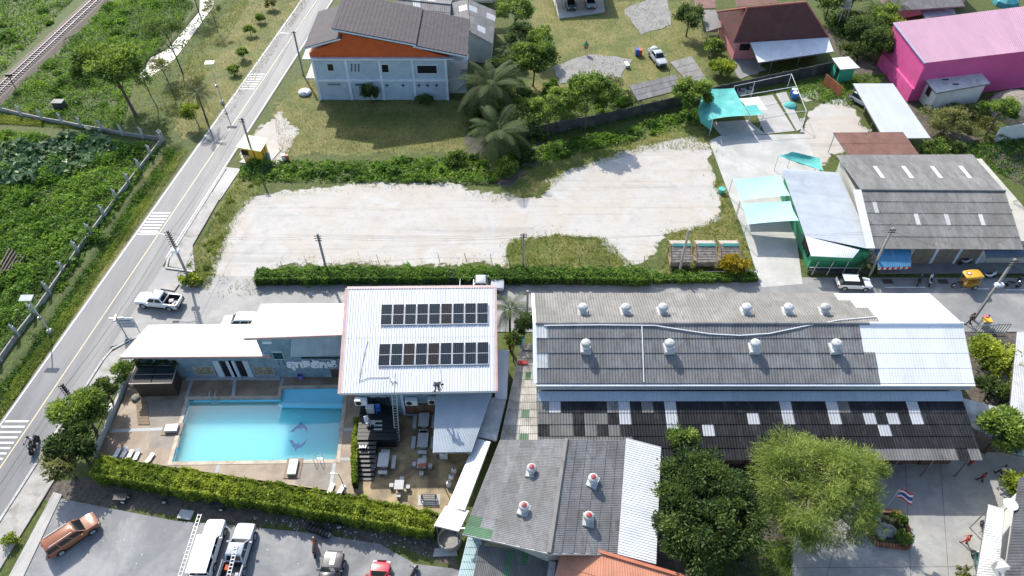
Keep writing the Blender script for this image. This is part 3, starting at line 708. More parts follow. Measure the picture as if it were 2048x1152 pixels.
sheets(an, aw[0] + Vector((0, -.01, .03)), aw[1] + Vector((0, -.01, .03)), aw[2] + Vector((0, -.01, .03)), aw[3] + Vector((0, -.01, .03)), 10, 1, M('awning_sheet', (.42, .5, .55), .45, .1, 1, rand=.1), 3, .05, rib=True, name='awning_sheet')
wbox(sgn, 'shadow_gap', 602, 714, 682, 717, MATS['black'], .04, SY)  # black strip painted in for the shade gap below the awning
fc = bpy.data.curves.new('sign_lettering', 'FONT'); fc.body = 'สุทธิลักษ์'; fc.extrude = .06; fc.bevel_depth = .035; fc.offset = .03; fc.size = 1.0
fo = bpy.data.objects.new('sign_lettering', fc); COL.objects.link(fo); bpy.context.view_layer.update()
me = bpy.data.meshes.new_from_object(fo.evaluated_get(bpy.context.evaluated_depsgraph_get())); bpy.data.objects.remove(fo)
co = np.zeros(len(me.vertices) * 3, np.float32); me.vertices.foreach_get('co', co); co = co.reshape(-1, 3)
a = GY(577, 737, SY); b = GY(672, 719, SY); lo, hi = co.min(0), co.max(0)
sx = (b.x - a.x) / (hi[0] - lo[0]); sz = (b.z - a.z + .15) / (hi[1] - lo[1])
new = np.stack([a.x + (co[:, 0] - lo[0]) * sx, SY - .02 - (co[:, 2] - lo[2]), a.z - .05 + (co[:, 1] - lo[1]) * sz], 1).astype(np.float32)
me.vertices.foreach_set('co', new.ravel()); me.update(); me.name = 'sign_lettering'
part('sign_lettering', me, M('letter_white', (.78, .8, .82), .5, .04, 1), sgn, label='white raised Thai lettering')
p = G(657, 754, DZ); s = thing('stepladder', 'small white folding stepladder under the lettered wall', 'ladder', p)
for k in (-.25, .25):
    part('rail', MB().beam((p.x + k, p.y, DZ), (p.x + k * .7, p.y + .35, DZ + 1.25), .05), MATS['plastic_white'], s); part('strut', MB().beam((p.x + k, p.y + .75, DZ), (p.x + k * .7, p.y + .37, DZ + 1.22), .04), MATS['plastic_white'], s)
for k in range(4): f = .15 + .25 * k; part('rung', MB().box(p.x, p.y + .35 * f, DZ + 1.25 * f, .5, .12, .04), MATS['plastic_white'], s)
p = G(602, 757, DZ); s = thing('waste_bin', 'small violet bin standing below the lettered wall', 'bin', p)
part('bin_body', MB().lathe((p.x, p.y, DZ), [(.2, 0), (.26, .6), (.28, .62), (.24, .62), (.2, .1)], 10), M('violet', (.25, .2, .6), .5), s)
# dark pergola box at the left end
p = G(300, 795, DZ); pg = thing('dark_pergola', 'dark brown bar box with a black panelled top at the deck corner', 'pergola', p)
zt = 2.3; tq = [G(258, 768, zt), G(344, 766, zt), G(354, 731, zt), G(272, 731, zt)]
part('body', MB().prism([tq[0] + Vector((.25, .1, 0)), tq[1] + Vector((-.1, .1, 0)), tq[2] + Vector((-.15, -.2, 0)), tq[3] + Vector((.15, -.2, 0))], DZ, zt - .12), MATS['wood_dark'], pg)
for i in range(2):
    for j in range(2):
        def bq(u, v): return tq[0].lerp(tq[1], u).lerp(tq[3].lerp(tq[2], u), v)
        g = .012; part('top_panel', MB().slab([bq(i / 2 + g, j / 2 + g), bq(i / 2 + .5 - g, j / 2 + g), bq(i / 2 + .5 - g, j / 2 + .5 - g), bq(i / 2 + g, j / 2 + .5 - g)], .05), MATS['dark_glass'], pg)
part('top_frame', MB().beam(tq[0], tq[1], .1).beam(tq[1], tq[2], .08).beam(tq[3], tq[2], .06).beam(tq[0], tq[3], .08).beam((tq[0] + tq[3]) / 2, (tq[1] + tq[2]) / 2, .05), M('bar_trim', (.3, .24, .2), .5), pg)
for k in range(4):
    q_ = tq[3].lerp(tq[2], .12 + .25 * k) + Vector((0, .35, 0)); q_.z = .1
    s = thing('potted_shrub', 'dark shrub standing behind the black panelled bar box', 'shrub', q_, 'dark shrubs behind the bar box')
    P, Dd, T, Cc = crown_pts((q_.x, q_.y, 2.3), (.5, .4, .6), 10, 60, .3)
    part('crown', np_mesh('crown', *leaves(P, .2, .09, Dd, T * .5)), MATS['leaf_dark'], s); part('trunk', branches(q_, (q_.x, q_.y, 2.4), Cc, .05, 4), MATS['bark'], s)
# deck furniture
def lounger_proto(name):
    s = thing(name, '', 'sun lounger', (0, 0, 0), local=True)
    part('seat', MB().box(.15, 0, .3, 1.25, .62, .06), MATS['plastic_white'], s); part('backrest', MB().slab([(-.45, -.31, .33), (-.45, .31, .33), (-1.0, .31, .62), (-1.0, -.31, .62)], .06), MATS['plastic_white'], s)
    for x in (-.5, .6):
        for y in (-.26, .26): part('leg', MB().box(x, y, .14, .06, .06, .29), MATS['plastic_white'], s)
    return s
lp = lounger_proto('sun_lounger'); LS = [(236, 907, 1.5), (250, 908, 1.45), (262, 910, 1.5), (275, 912, 1.5), (302, 917, 1.35), (663, 978, 1.4), (683, 981, 1.2), (221, 818, .9), (226, 811, .9)]
for i, (px, py, rz) in enumerate(LS):
    lab = 'white sun lounger in the row of four against the hedge' if i < 4 else 'white sun lounger set apart from the row by the hedge' if i == 4 else 'white sun lounger by the leaning lamp at the deck corner' if i < 7 else 'white lounger in the shade below the cone-shaped tree'
    o = lp if i == 0 else copy_tree(lp)
    o.scale = (.62, .62, .62); o.location = G(px, py, DZ); o.rotation_euler = (0, 0, rz + (math.pi if i in (1, 3) else 0)); o['label'] = lab; o['group'] = 'sun loungers on the pool deck'
for (px, py, lab, dx) in ((692, 985, 'thin pale lamp post rising from the hedge by the stairs', -.55), (198, 905, 'thin pale lamp post under the trees at the deck corner', -.6)):
    p = G(px, py, 0); s = thing('deck_lamp', lab, 'lamp', p)
    part('post', MB().tube([p, p + Vector((-.05, 0, 2.6)), p + Vector((dx * .4, .1, 3.0)), p + Vector((dx, .15, 3.05))], .045, 6), MATS['alu'], s, True)
    part('lamp_head', MB().box(p.x + dx - .1, p.y + .15, 3.02, .4, .16, .1), MATS['plastic_white'], s)
# ------------------------------------------------------------ main building with the solar roof
zf, zb = 6.0, 8.4
A, B, C, D = G(679, 787, zf), G(992, 782, zf), G(990, 573, zb), G(694, 576, zb)
RN = (B - A).cross(D - A).normalized()
mainb = thing('solar_roof_building', 'tall white-roofed building with two rows of solar panels and pinkish eaves', 'building', ((A.x + B.x) / 2, A.y + 1, 0))
sheets(mainb, A, B, C, D, 19, 2, M('solar_roof_metal', (.66, .675, .69), .5, .05, .5, spec=.5, rand=.07, c2=(.6, .61, .62), c2t=(.52, .75), c2s=1.4, stretch=(1, .2, 1)), 3, .06, .012, .02, rib=True)
edge_trim(mainb, [p + Vector((0, 0, -.1)) for p in (A, D, C, B)], MATS['pink_trim'], .32, .26, closed=False)
part('eave_board', MB().beam(A + Vector((0, 0, -.12)), B + Vector((0, 0, -.12)), .06, .2), MATS['white_wall'], mainb)
MY = G(830, 829).y; xa, xb_ = A.x + .9, B.x - .5
walls(mainb, [(xa, MY), (xb_, MY), (xb_, C.y - .5), (xa, C.y - .5)], 0, [zf - .1, zf - .1, zb - .35, zb - .35], MATS['aqua_wall'])
wbox(mainb, 'brown_panel', 808, 806, 900, 827, MATS['brown_wall'], .08, MY); wbox(mainb, 'panel_border', 806, 827, 900, 829, MATS['blue_trim'], .14, MY); wbox(mainb, 'panel_border', 805, 788, 808, 829, MATS['blue_trim'], .14, MY)
for k in range(4): wbox(mainb, 'wooden_panel', 812 + k * 21, 808, 829 + k * 21, 826, M('panel_brown', (.16, .08, .05), .6), .12, MY)
wbox(mainb, 'glass_door', 742, 795, 780, 836, MATS['dark_glass'], .06, MY)
for k in (742, 761, 780): wbox(mainb, 'door_frame', k - 1, 794, k + 1, 836, MATS['dark_steel'], .1, MY)
MAIN_A, MAIN_N = A.copy(), RN.copy()
def roofpt(px, py, up=0.0): return GP(px, py, MAIN_A + MAIN_N * up, MAIN_N)
cellm = [M('cell_a', (.012, .017, .026), .3, .1, 3, spec=.3), M('cell_b', (.02, .016, .016), .3, .1, 3, spec=.3), M('cell_c', (.01, .02, .03), .3, .1, 3, spec=.3)]
frm = M('panel_frame', (.7, .72, .74), .4, .04, 1, metal=.3)
for row, (a, b, c, d) in enumerate((((760, 650), (977, 647), (977, 606), (762, 609)), ((755, 732), (978, 728), (978, 684), (758, 688)))):
    a, b, c, d = [roofpt(*q_, .16) for q_ in (a, b, c, d)]
    def bl(u, v): return a.lerp(b, u).lerp(d.lerp(c, u), v)
    arr = thing('solar_array', ('upper' if row == 0 else 'lower') + ' row of nine dark solar panels on the white ribbed roof', 'solar array', bl(.5, 0))
    for i in range(9):
        o0 = bl((i + .5) / 9, .5)
        e = .004; fr_ = MB(); q4 = [bl(i / 9 + e, 0), bl((i + 1) / 9 - e, 0), bl((i + 1) / 9 - e, 1), bl(i / 9 + e, 1)]
        sp = part('solar_panel', MB().slab([p + RN * -.02 for p in q4], .03), frm, arr)
        for k in range(4): fr_.beam(q4[k], q4[(k + 1) % 4], .035, .05, RN)
        fr_.beam(bl(i / 9 + e, .5), bl((i + 1) / 9 - e, .5), .03, .02, RN); part('frame', fr_, frm, sp)
        cm = cellm[1] if (row, i) in ((1, 2), (1, 4), (0, 5)) else cellm[0] if (i + row) % 2 else cellm[2]
        for h in range(2):
            for k in range(6):
                u0 = i / 9 + (.045 + k * .1525) / 9; u1 = u0 + .143 / 9
                part('cell_strip', MB().slab([bl(u, v) + RN * .006 for u, v in ((u0, h * .5 + .012), (u1, h * .5 + .012), (u1, h * .5 + .488), (u0, h * .5 + .488))], .02), cm, sp)
        part('foot', MB().beam(bl((i + .5) / 9, .15) - RN * .2, bl((i + .5) / 9, .15) - RN * .04, .06).beam(bl((i + .5) / 9, .85) - RN * .2, bl((i + .5) / 9, .85) - RN * .04, .06), MATS['alu'], sp)
for pts, lab in (([(735, 680), (726, 720), (718, 762), (737, 755), (778, 754)], 'thin beige conduit bent along the white roof left of the panels'), ([(790, 745), (788, 784)], 'short thin conduit at the ladder head on the white roof'), ([(880, 732), (883, 762)], 'thin cable running from the lower panels to the eave')):
    tag(part('roof_conduit', MB().tube([roofpt(x, y, .08) for x, y in pts], .035, 5), M('conduit', (.5, .46, .38), .6)), lab, 'conduit')
# air conditioners on the front wall
for i, (px, py, lab) in enumerate(((722, 803, 'white air-conditioner on legs at the pool corner of the wall'), (823, 803, 'white air-conditioner beside the long ladder'), (868, 801, 'white air-conditioner half under the grey awning'))):
    c = GY(px, py, MY - .35); s = thing('air_conditioner', lab, 'air conditioner', (c.x, c.y, c.z - .35), 'outdoor air-conditioner units')
    part('case', MB().box(c.x, c.y, c.z, 1.1, .42, .72), MATS['plastic_white'], s); part('fan_grille', MB().lathe((c.x - .2, c.y - .23, c.z), [(.28, 0), (.27, .02), (.05, .03)], 14, 'y'), MATS['dark_steel'], s)
    part('bracket', MB().beam((c.x - .4, c.y, c.z - .36), (c.x - .4, MY, c.z - .5), .05).beam((c.x + .4, c.y, c.z - .36), (c.x + .4, MY, c.z - .5), .05), MATS['steel'], s)
# long ladder
lt, lb = roofpt(786, 756, .35), G(795, 884, .05); s = thing('long_ladder', 'long aluminium ladder leaning on the eave of the white roof', 'ladder', lb)
lx = Vector((.2, 0, 0))
for k in (-1, 1): part('rail', MB().beam(lb + lx * k, lt + lx * k, .05, .08), MATS['alu'], s)
for k in range(24): c = lb.lerp(lt, (k + .7) / 24.6); part('rung', MB().beam(c - lx, c + lx, .045), MATS['alu'], s)
# black terrace and stairs
tz = 1.5; tp = [G(714, 880, tz), G(792, 880, tz), G(788, 838, tz), G(716, 838, tz)]; tp[2].y = tp[3].y = MY - .1
ter = thing('black_terrace', 'black wooden terrace with a flight of black steps down to the patio', 'terrace', (tp[0].x, tp[0].y, 0))
for k in range(9):
    v0, v1 = k / 9 + .006, (k + 1) / 9 - .006
    part('plank', MB().prism([tp[0].lerp(tp[3], v0), tp[1].lerp(tp[2], v0), tp[1].lerp(tp[2], v1), tp[0].lerp(tp[3], v1)], tz - .08, tz), MATS['black_deck'], ter)
part('skirt', MB().prism([(tp[0].x + .1, tp[0].y + .15), (tp[1].x - .1, tp[1].y + .15), (tp[2].x - .1, tp[2].y), (tp[3].x + .1, tp[3].y)], 0, tz - .1), MATS['black_deck'], ter)
sx0, sx1 = tp[0].x - .05, tp[0].x + 1.75; ye = G(730, 962).y; ns = 9
for k in range(ns):
    z1 = tz * (1 - (k + 1) / (ns + 1)); y1 = tp[0].y + (ye - tp[0].y) * k / ns; y2 = tp[0].y + (ye - tp[0].y) * (k + 1) / ns
    part('tread', MB().box((sx0 + sx1) / 2, (y1 + y2) / 2, z1 - .03, sx1 - sx0, abs(y2 - y1) * 1.02, .06), M('tread_black', (.03, .032, .038), .45), ter)
    part('riser', MB().box((sx0 + sx1) / 2, y1 - .02, z1 / 2, sx1 - sx0 - .1, .04, max(.05, z1)), MATS['black_deck'], ter)
# patio
patio = sheet('patio', Gs([(706, 992), (716, 842), (800, 826), (905, 826), (960, 860), (905, 1010), (880, 1036)]), .06, MATS['patio'])
def bench_set(px, py, lab, n_long, rz=0):
    p = G(px, py, .06)
    s = thing('stone_table', 'grey stone table ' + lab, 'table', p); tl = 1.4 if n_long else .9; tw = .95 if n_long else .8
    part('tabletop', MB().box(p.x, p.y, .8, tw, tl, .1), MATS['concrete_light'], s)
    for e in ((-.3, .3) if n_long else (0,)): part('leg', MB().box(p.x, p.y + e * tl, .4, .5, .25, .72), MATS['concrete_light'], s)
    g = 'stone seats round the patio tables'
    seats = [(-.88, 0, .36, 1.25), (.88, 0, .36, 1.25), (0, 1.05, .8, .34), (0, -1.05, .8, .34)] if n_long else [(-.72, .15, .36, .36), (.72, 0, .36, .36), (0, -.8, .36, .36), (.12, .8, .36, .36)]
    for k, (dx, dy, sx_, sy_) in enumerate(seats):
        b_ = thing('stone_bench' if n_long else 'stone_stool', ('short' if sx_ > sy_ else 'long' if n_long else 'square') + ' stone ' + ('bench' if n_long else 'stool') + ' on the ' + ('pool' if dx < -.3 else 'alley' if dx > .3 else 'building' if dy > 0 else 'hedge') + ' side of the table ' + lab, 'bench' if n_long else 'stool', (p.x + dx, p.y + dy, .06), g)
        part('seat', MB().box(p.x + dx, p.y + dy, .44, sx_, sy_, .1), MATS['concrete_light'], b_)
        if n_long:
            for e in (-.36, .36): part('leg', MB().box(p.x + dx + (e * sx_ if sx_ > sy_ else 0), p.y + dy + (e * sy_ if sy_ > sx_ else 0), .22, .3 if sx_ < sy_ else .16, .16 if sx_ < sy_ else .3, .36), MATS['concrete_light'], b_)
        else: part('block', MB().box(p.x + dx, p.y + dy, .22, sx_ * .8, sy_ * .8, .36), MATS['concrete_light'], b_)
bench_set(769, 928, 'beside the black steps', 1); bench_set(847, 889, 'by the awning corner', 1); bench_set(849, 848, 'by the building wall', 1)
bench_set(845, 935, 'with a small heap', 0); bench_set(800, 978, 'in the open patio', 0)
p = G(845, 932, .86); tag(part('clutter', MB().box(p.x - .2, p.y, .95, .4, .3, .12, .4).lathe((p.x + .2, p.y + .1, .86), [(.16, 0), (.2, .1), (.1, .2)], 8), M('clutter_red', (.4, .1, .06), .7)), 'small reddish heap of things on the square table', 'clutter')
p = G(858, 1000, .06); s = thing('garden_swing_seat', 'dark slatted garden seat standing on a pale mat', 'seat', p)
part('mat', MB().box(p.x, p.y, .075, 1.9, 1.0, .03, .03), MATS['concrete_light'], s)
for k in range(4): part('slat', MB().box(p.x, p.y - .25 + k * .17, .5, 1.35, .11, .04), MATS['dark_steel'], s)
for e in (-.6, .6): part('leg', MB().beam((p.x + e, p.y - .3, .08), (p.x + e, p.y + .05, .85), .06).beam((p.x + e, p.y + .4, .08), (p.x + e, p.y + .05, .85), .06), MATS['dark_steel'], s)
p = G(888, 913, .06); s = thing('washing_machine', 'small white machine with a round lid below the awning edge', 'machine', p); part('case', MB().box(p.x, p.y, .45, .7, .6, .78), MATS['plastic_white'], s); part('lid', MB().lathe((p.x + .05, p.y, .84), [(.24, 0), (.22, .03), (.05, .04)], 12), MATS['dark_glass'], s)
for k, (px, py) in enumerate(((908, 945), (903, 958), (898, 972))):
    p = G(px, py, .06); s = thing('gas_canister', 'small pale canister standing in a row under the white strip roof', 'canister', p, 'canisters along the patio edge'); part('body', MB().lathe((p.x, p.y, .06), [(.2, 0), (.24, .1), (.24, .5), (.12, .65)], 10), MATS['plastic_white'], s, True); part('valve', MB().lathe((p.x, p.y, .7), [(.07, 0), (.07, .12)], 8), MATS['dark_steel'], s)
# things on the terrace
def chair(px, py, z, rz, mat, lab):
    p = G(px, py, z); s = thing('plastic_chair', lab, 'chair', p, local=True, rz=rz)
    part('seat', MB().box(0, 0, .43, .44, .44, .05), mat, s); part('backrest', MB().slab([(-.22, .2, .45), (.22, .2, .45), (.2, .3, .88), (-.2, .3, .88)], .04), mat, s)
    for x in (-.19, .19):
        for y in (-.19, .19): part('leg', MB().box(x, y, .21, .045, .045, .42), mat, s)
chair(736, 848, tz, .5, MATS['plastic_white'], 'white plastic chair on the black terrace'); chair(746, 850, tz, 1.6, MATS['concrete_light'], 'grey plastic chair on the black terrace'); chair(757, 824, tz, .2, MATS['blue_plastic'], 'blue plastic chair against the glass doors')
for k in range(3): p = G(756, 843 + 8 * k, tz); tag(part('tread_board', MB().box(p.x, p.y, tz + .03, .75, .16, .05), MATS['concrete_light']), 'short pale board lying across the black terrace', 'board', 'pale boards on the terrace')
p = G(742, 823, tz); s = thing('side_cabinet', 'small pale cabinet by the blue chair on the terrace', 'cabinet', p); part('body', MB().box(p.x, p.y, tz + .4, .7, .45, .8), MATS['concrete_light'], s); part('top', MB().box(p.x, p.y, tz + .82, .76, .5, .05), MATS['white_wall'], s)
for k, px in enumerate((722, 729)): p = G(px, 893, 1.36); tag(part('shoe_pair', MB().box(p.x - .1, p.y, 1.34, .12, .3, .09, .3).box(p.x + .1, p.y, 1.34, .12, .3, .09, -.2), MATS['plastic_white']), 'pair of white shoes left on the black steps', 'shoes', 'shoes on the steps')
# grey awning and the chain of strip roofs down the alley
def canopy(name, lab, q, n, mat, legs=(), rib=True, waves=4, cat='canopy', trim=None, lz=0.0, matf=None, nv=1):
    q = [G(*p) for p in q]; t = thing(name, lab, cat, (q[0].x, q[0].y, 0))
    sheets(t, q[0], q[1], q[2], q[3], n, nv, mat, waves, .035, rib=rib, matf=matf)
    edge_trim(t, [p - Vector((0, 0, .1)) for p in q], trim or MATS['steel'], .07, .12, 'beam')
    for (x, y, z) in legs:
        p = G(x, y, z); part('post', MB().tube([(p.x, p.y, lz - .05), (p.x, p.y, z - .05)], .05, 6), MATS['steel'], t)
    return t
canopy('grey_awning', 'wide grey-blue metal awning over the patio tables', [(866, 905, 3.3), (943, 904, 3.3), (984, 787, 4.4), (872, 788, 4.4)], 7, M('awning_metal', (.42, .47, .51), .4, .08, .6, rand=.08), [(868, 903, 3.3), (940, 902, 3.3)])
canopy('strip_roof', 'narrow white strip roof along the solar building', [(990, 797, 3.0), (1013, 799, 3.0), (1018, 700, 3.3), (992, 700, 3.3)], 3, MATS['white_metal_matte'], [(1012, 790, 3.0)])
canopy('strip_roof', 'grey weathered strip roof bending round the patio corner', [(952, 872, 2.9), (992, 882, 2.9), (1012, 798, 3.0), (984, 795, 3.0)], 4, MATS['aged_white'], [(955, 870, 2.9)])
canopy('strip_roof', 'long narrow glaring white strip roof beside the patio', [(895, 1014, 2.5), (930, 1020, 2.9), (981, 884, 3.0), (953, 876, 2.6)], 3, MATS['white_metal'], [(897, 1012, 2.5), (925, 1012, 2.8), (960, 882, 2.6)])
canopy('strip_roof', 'last glaring white roof panel at the hedge end', [(868, 1051, 2.4), (918, 1063, 2.6), (938, 1022, 2.8), (891, 1012, 2.5)], 4, MATS['white_metal'], [(872, 1049, 2.4), (914, 1060, 2.6)])
# ------------------------------------------------------------ long warehouse
fz, rz_, bz = 6.0, 8.15, 6.0
A, B = G(1073, 766, fz), G(1950, 768, fz); A.y = B.y = (A.y + B.y) / 2
Ra, Rb = G(1077, 650, rz_), G(1925, 645, rz_); Ra.y = Rb.y = (Ra.y + Rb.y) / 2
D, C = G(1066, 589, bz), G(1868, 586, bz); C.y = D.y = (C.y + D.y) / 2
wh = thing('long_warehouse', 'long warehouse with grey corrugated roof, white at one end', 'warehouse', ((A.x + B.x) / 2, A.y, 0))
Ra.x = A.x; D.x = A.x; Rb.x = B.x + .2; C.x = B.x + .4
WHU = 37
def wmat(front):
    cut = [28.6, 28.9, 29.4, 29.8] if front else [30, 29.2, 28.3, 27.6]
    def f(i, j):
        if i == 0 and j in (1, 3) and front: return MATS['aged_white']
        return MATS['white_metal'] if i >= cut[::-1][j] - (1 if front else 0) else (MATS['grey_sheet'] if front else MATS['grey_sheet_light'])
    return f
sheets(wh, A, B, Rb, Ra, WHU, 4, MATS['grey_sheet'], 4, .05, .06, .06, matf=wmat(True), jit=.012, smoothm=(MATS['white_metal'],))
sheets(wh, D, C, Rb, Ra, WHU, 4, MATS['grey_sheet'], 4, .05, .06, .06, matf=wmat(False), jit=.012, smoothm=(MATS['white_metal'],))
part('ridge_cap', MB().tube([Ra + Vector((0, 0, .03)), Ra.lerp(Rb, .78) + Vector((0, 0, .03))], .16, 6), MATS['grey_sheet'], wh); part('white_ridge_cap', MB().tube([Ra.lerp(Rb, .78) + Vector((0, 0, .03)), Rb + Vector((0, 0, .03))], .17, 6), MATS['white_metal'], wh)
x0, x1 = A.x + .25, B.x - .25; ya, yb = A.y + .5, D.y - .5
mb = MB(); pr = [(ya, 0), (yb, 0), (yb, bz - .15), (Ra.y, rz_ - .2), (ya, fz - .15)]
mb.add([(x, y, z) for x in (x0, x1) for y, z in pr], [(0, 1, 2, 3, 4), (9, 8, 7, 6, 5)] + [(i, (i + 1) % 5, 5 + (i + 1) % 5, 5 + i) for i in range(5)])
part('wall', mb, MATS['white_wall'], wh)
part('front_fascia', MB().box((A.x + B.x) / 2, A.y + .06, fz - .5, B.x - A.x, .1, .95), MATS['pale_sheet'], wh)
part('gutter', MB().beam(A + Vector((0, -.12, -.1)), B + Vector((0, -.12, -.1)), .2, .14), MATS['white_metal'], wh)
part('gable_flashing', MB().beam(A + Vector((-.12, 0, .06)), Ra + Vector((-.12, 0, .06)), .34, .06).beam(Ra + Vector((-.12, 0, .06)), D + Vector((-.12, 0, .06)), .3, .06), MATS['white_metal'], wh)
# ridge pipe snaking over the roof
def onroof(px, py, up=.1):
    n1 = (B - A).cross(Ra - A).normalized(); n2 = (C - D).cross(Ra - D).normalized(); n2 = n2 if n2.z > 0 else -n2
    p = GP(px, py, A + n1 * up, n1)
    return p if p.y < Ra.y else GP(px, py, D + n2 * up, n2)
tag(part('water_pipe', MB().tube([onroof(x, y, .14) for x, y in ((1088, 651), (1200, 650), (1310, 651), (1360, 659), (1420, 668), (1480, 671), (1540, 667), (1600, 654), (1680, 640), (1760, 633), (1840, 640))], .055, 6), MATS['plastic_white'], smooth=True), 'white pipe snaking along the ridge of the long grey roof', 'pipe')
tag(part('water_pipe', MB().tube([onroof(x, y, .14) for x, y in ((1284, 652), (1286, 700), (1288, 764))], .045, 6), MATS['plastic_white'], smooth=True), 'straight white pipe running down the grey roof slope', 'pipe')
# turbine vents
def vent_proto(red):
    v = thing('turbine_vent', '', 'roof vent', (0, 0, 0), local=True)
    part('curb', MB().box(0, 0, .12, .95, 1.15, .34), MATS['aged_white'], v); part('neck', MB().lathe((0, 0, .25), [(.33, 0), (.33, .38)], 14), MATS['white_metal_matte'], v, True)
    tb = part('turbine', MB().lathe((0, 0, .6), [(.34, 0), (.45, .12), (.47, .28), (.4, .42), (.22, .5), (.05, .52)], 18), MATS['aged_white'], v, True)
    for k in range(12):
        a = k * math.pi / 6; part('vane', MB().tube([(.35 * math.cos(a), .35 * math.sin(a), .62), (.485 * math.cos(a + .15), .485 * math.sin(a + .15), .86), (.3 * math.cos(a + .3), .3 * math.sin(a + .3), 1.08)], .018, 4), MATS['alu'], tb)
    if red: part('red_cap', MB().lathe((0, 0, 1.1), [(.25, 0), (.22, .06), (.04, .09)], 14), M('cap_red', (.3, .03, .03), .5), v)
    else: part('cap', MB().lathe((0, 0, 1.11), [(.12, 0), (.1, .05)], 10), MATS['alu'], v)
    return v
vp = vent_proto(False); used = False
for (px, py, lab) in [(x, 626, 'white turbine vent of six on the far grey slope') for x in (1165, 1250, 1324, 1490, 1573, 1646)] + [(x, 698, 'white turbine vent of four on the near grey slope') for x in (1171, 1337, 1507, 1668)]:
    p = onroof(px, py, 0) - Vector((0, 0, .02)); o = vp if not used else copy_tree(vp); used = True
    o.location = p; o.rotation_euler = (0, 0, random.uniform(-.1, .1)); o['label'] = lab + (', at its alley end' if px < 1180 else ', next to the white sheets' if px > 1640 else ''); o['group'] = 'turbine vents on the warehouse roof'
# lower roof in front of it
U0, U1 = G(1074, 779, 4.95), G(1918, 776, 4.95); U0.y = U1.y = A.y - .12
M0, M1 = G(1076, 803, 4.55), G(1924, 803, 4.55); M0.y = M1.y = (M0.y + M1.y) / 2
E0, E1 = G(1080, 921, 3.3), G(1968, 921, 3.3); E0.y = E1.y = (E0.y + E1.y) / 2
U0.x = M0.x = E0.x = A.x + .1; U1.x = M1.x = E1.x = (M1.x + E1.x) / 2
lw = thing('lower_hall', 'lower hall with a patched black corrugated roof in front of the warehouse', 'building', ((E0.x + E1.x) / 2, E0.y, 0))
sheets(lw, M0 + Vector((0, 0, .05)), M1 + Vector((0, 0, .05)), U1 + Vector((0, 0, .05)), U0 + Vector((0, 0, .05)), 24, 1, M('strip_blue', (.36, .42, .47), .42, .1, .6, rand=.12), 4, .03, rib=True)
pale = {(7, 4), (7, 3), (11, 4), (11, 3), (11, 2), (14, 2), (18, 3), (21, 4), (21, 3), (25, 4), (25, 3), (28, 3), (30, 3), (29, 2), (32, 4), (32, 3), (1, 4)}
midc = {(0, 3), (1, 3), (2, 3), (2, 2), (0, 1), (1, 1), (2, 1), (3, 1), (4, 3), (4, 2), (4, 1), (5, 3), (6, 2), (6, 1), (7, 1), (5, 1), (1, 2), (9, 4), (12, 1), (0, 4), (6, 4), (26, 4)}
sheets(lw, E0, E1, M1, M0, 37, 5, MATS['dark_sheet'], 4, .05, .05, .06, matf=lambda i, j: MATS['pale_sheet'] if (i, j) in pale else MATS['mid_sheet'] if (i, j) in midc or (j == 0 and random.random() < .8 and i > 20) else MATS['dark_sheet'], jit=.01)
walls(lw, [(E0.x + .4, E0.y + 1.6), (E1.x - .8, E0.y + 1.6), (E1.x - .8, A.y + .3), (E0.x + .4, A.y + .3)], 0, [3.55, 3.55, 4.6, 4.6], MATS['brown_wall'])
for k in range(13):
    x = E0.x + .6 + (E1.x - E0.x - 1.4) * k / 12; part('post', MB().tube([(x, E0.y + .35, 0), (x, E0.y + .35, 3.3)], .08, 6), MATS['steel'], lw)
for k in range(9): x = E0.x + 14 + k * 2.6; part('door_panel', MB().box(x, E0.y + 1.55, 1.2, 1.1, .12, 2.3), M('door_brown', (.1, .05, .03), .6), lw)
# ------------------------------------------------------------ grey hall at the bottom
ez, hz = 4.3, 6.3
La, Lb = G(926, 1068, ez), G(1000, 881, ez); Rf, Rk = G(1099, 1107, hz), G(1133, 879, hz); Ea, Eb = G(1237, 1108, ez + .3), G(1253, 882, ez + .3)
hall = thing('grey_hall', 'grey-roofed hall with four red-capped turbine vents', 'building', (Rf.x, Rf.y + 2, 0))
def hm(i, j): return MATS['green_sheet'] if (i, j) in ((0, 0), (1, 0), (0, 1)) else MATS['grey_sheet'] if random.random() < .92 else MATS['mid_sheet']
sheets(hall, La, Lb, Rk, Rf, 11, 6, MATS['grey_sheet'], 6, .028, .05, .06, matf=hm, jit=.02)
sheets(hall, Ea, Eb, Rk, Rf, 11, 6, MATS['grey_sheet'], 6, .028, .05, .06, matf=lambda i, j: MATS['mid_sheet'] if random.random() < .15 else MATS['grey_sheet'], jit=.02)
part('ridge_cap', MB().tube([Rf + Vector((0, 0, .04)), Rk + Vector((0, 0, .04))], .2, 6), MATS['grey_sheet_light'], hall)
ft = [La + Vector((.5, .6, 0)), Rf + Vector((0, .6, 0)), Ea + Vector((-.4, .6, 0)), Eb + Vector((-.4, -.5, 0)), Rk + Vector((0, -.5, 0)), Lb + Vector((.4, -.5, 0))]
walls(hall, ft, 0, [p.z - .15 for p in ft], MATS['cream_wall'])
edge_trim(hall, [La - Vector((0, 0, .08)), Rf - Vector((0, 0, .08)), Ea - Vector((0, 0, .08))], MATS['concrete_light'], .1, .2, 'bargeboard', False)
vr = vent_proto(True); hn1 = (Lb - La).cross(Rf - La).normalized(); hn1 = hn1 if hn1.z > 0 else -hn1; hn2 = (Eb - Ea).cross(Rf - Ea).normalized(); hn2 = hn2 if hn2.z > 0 else -hn2
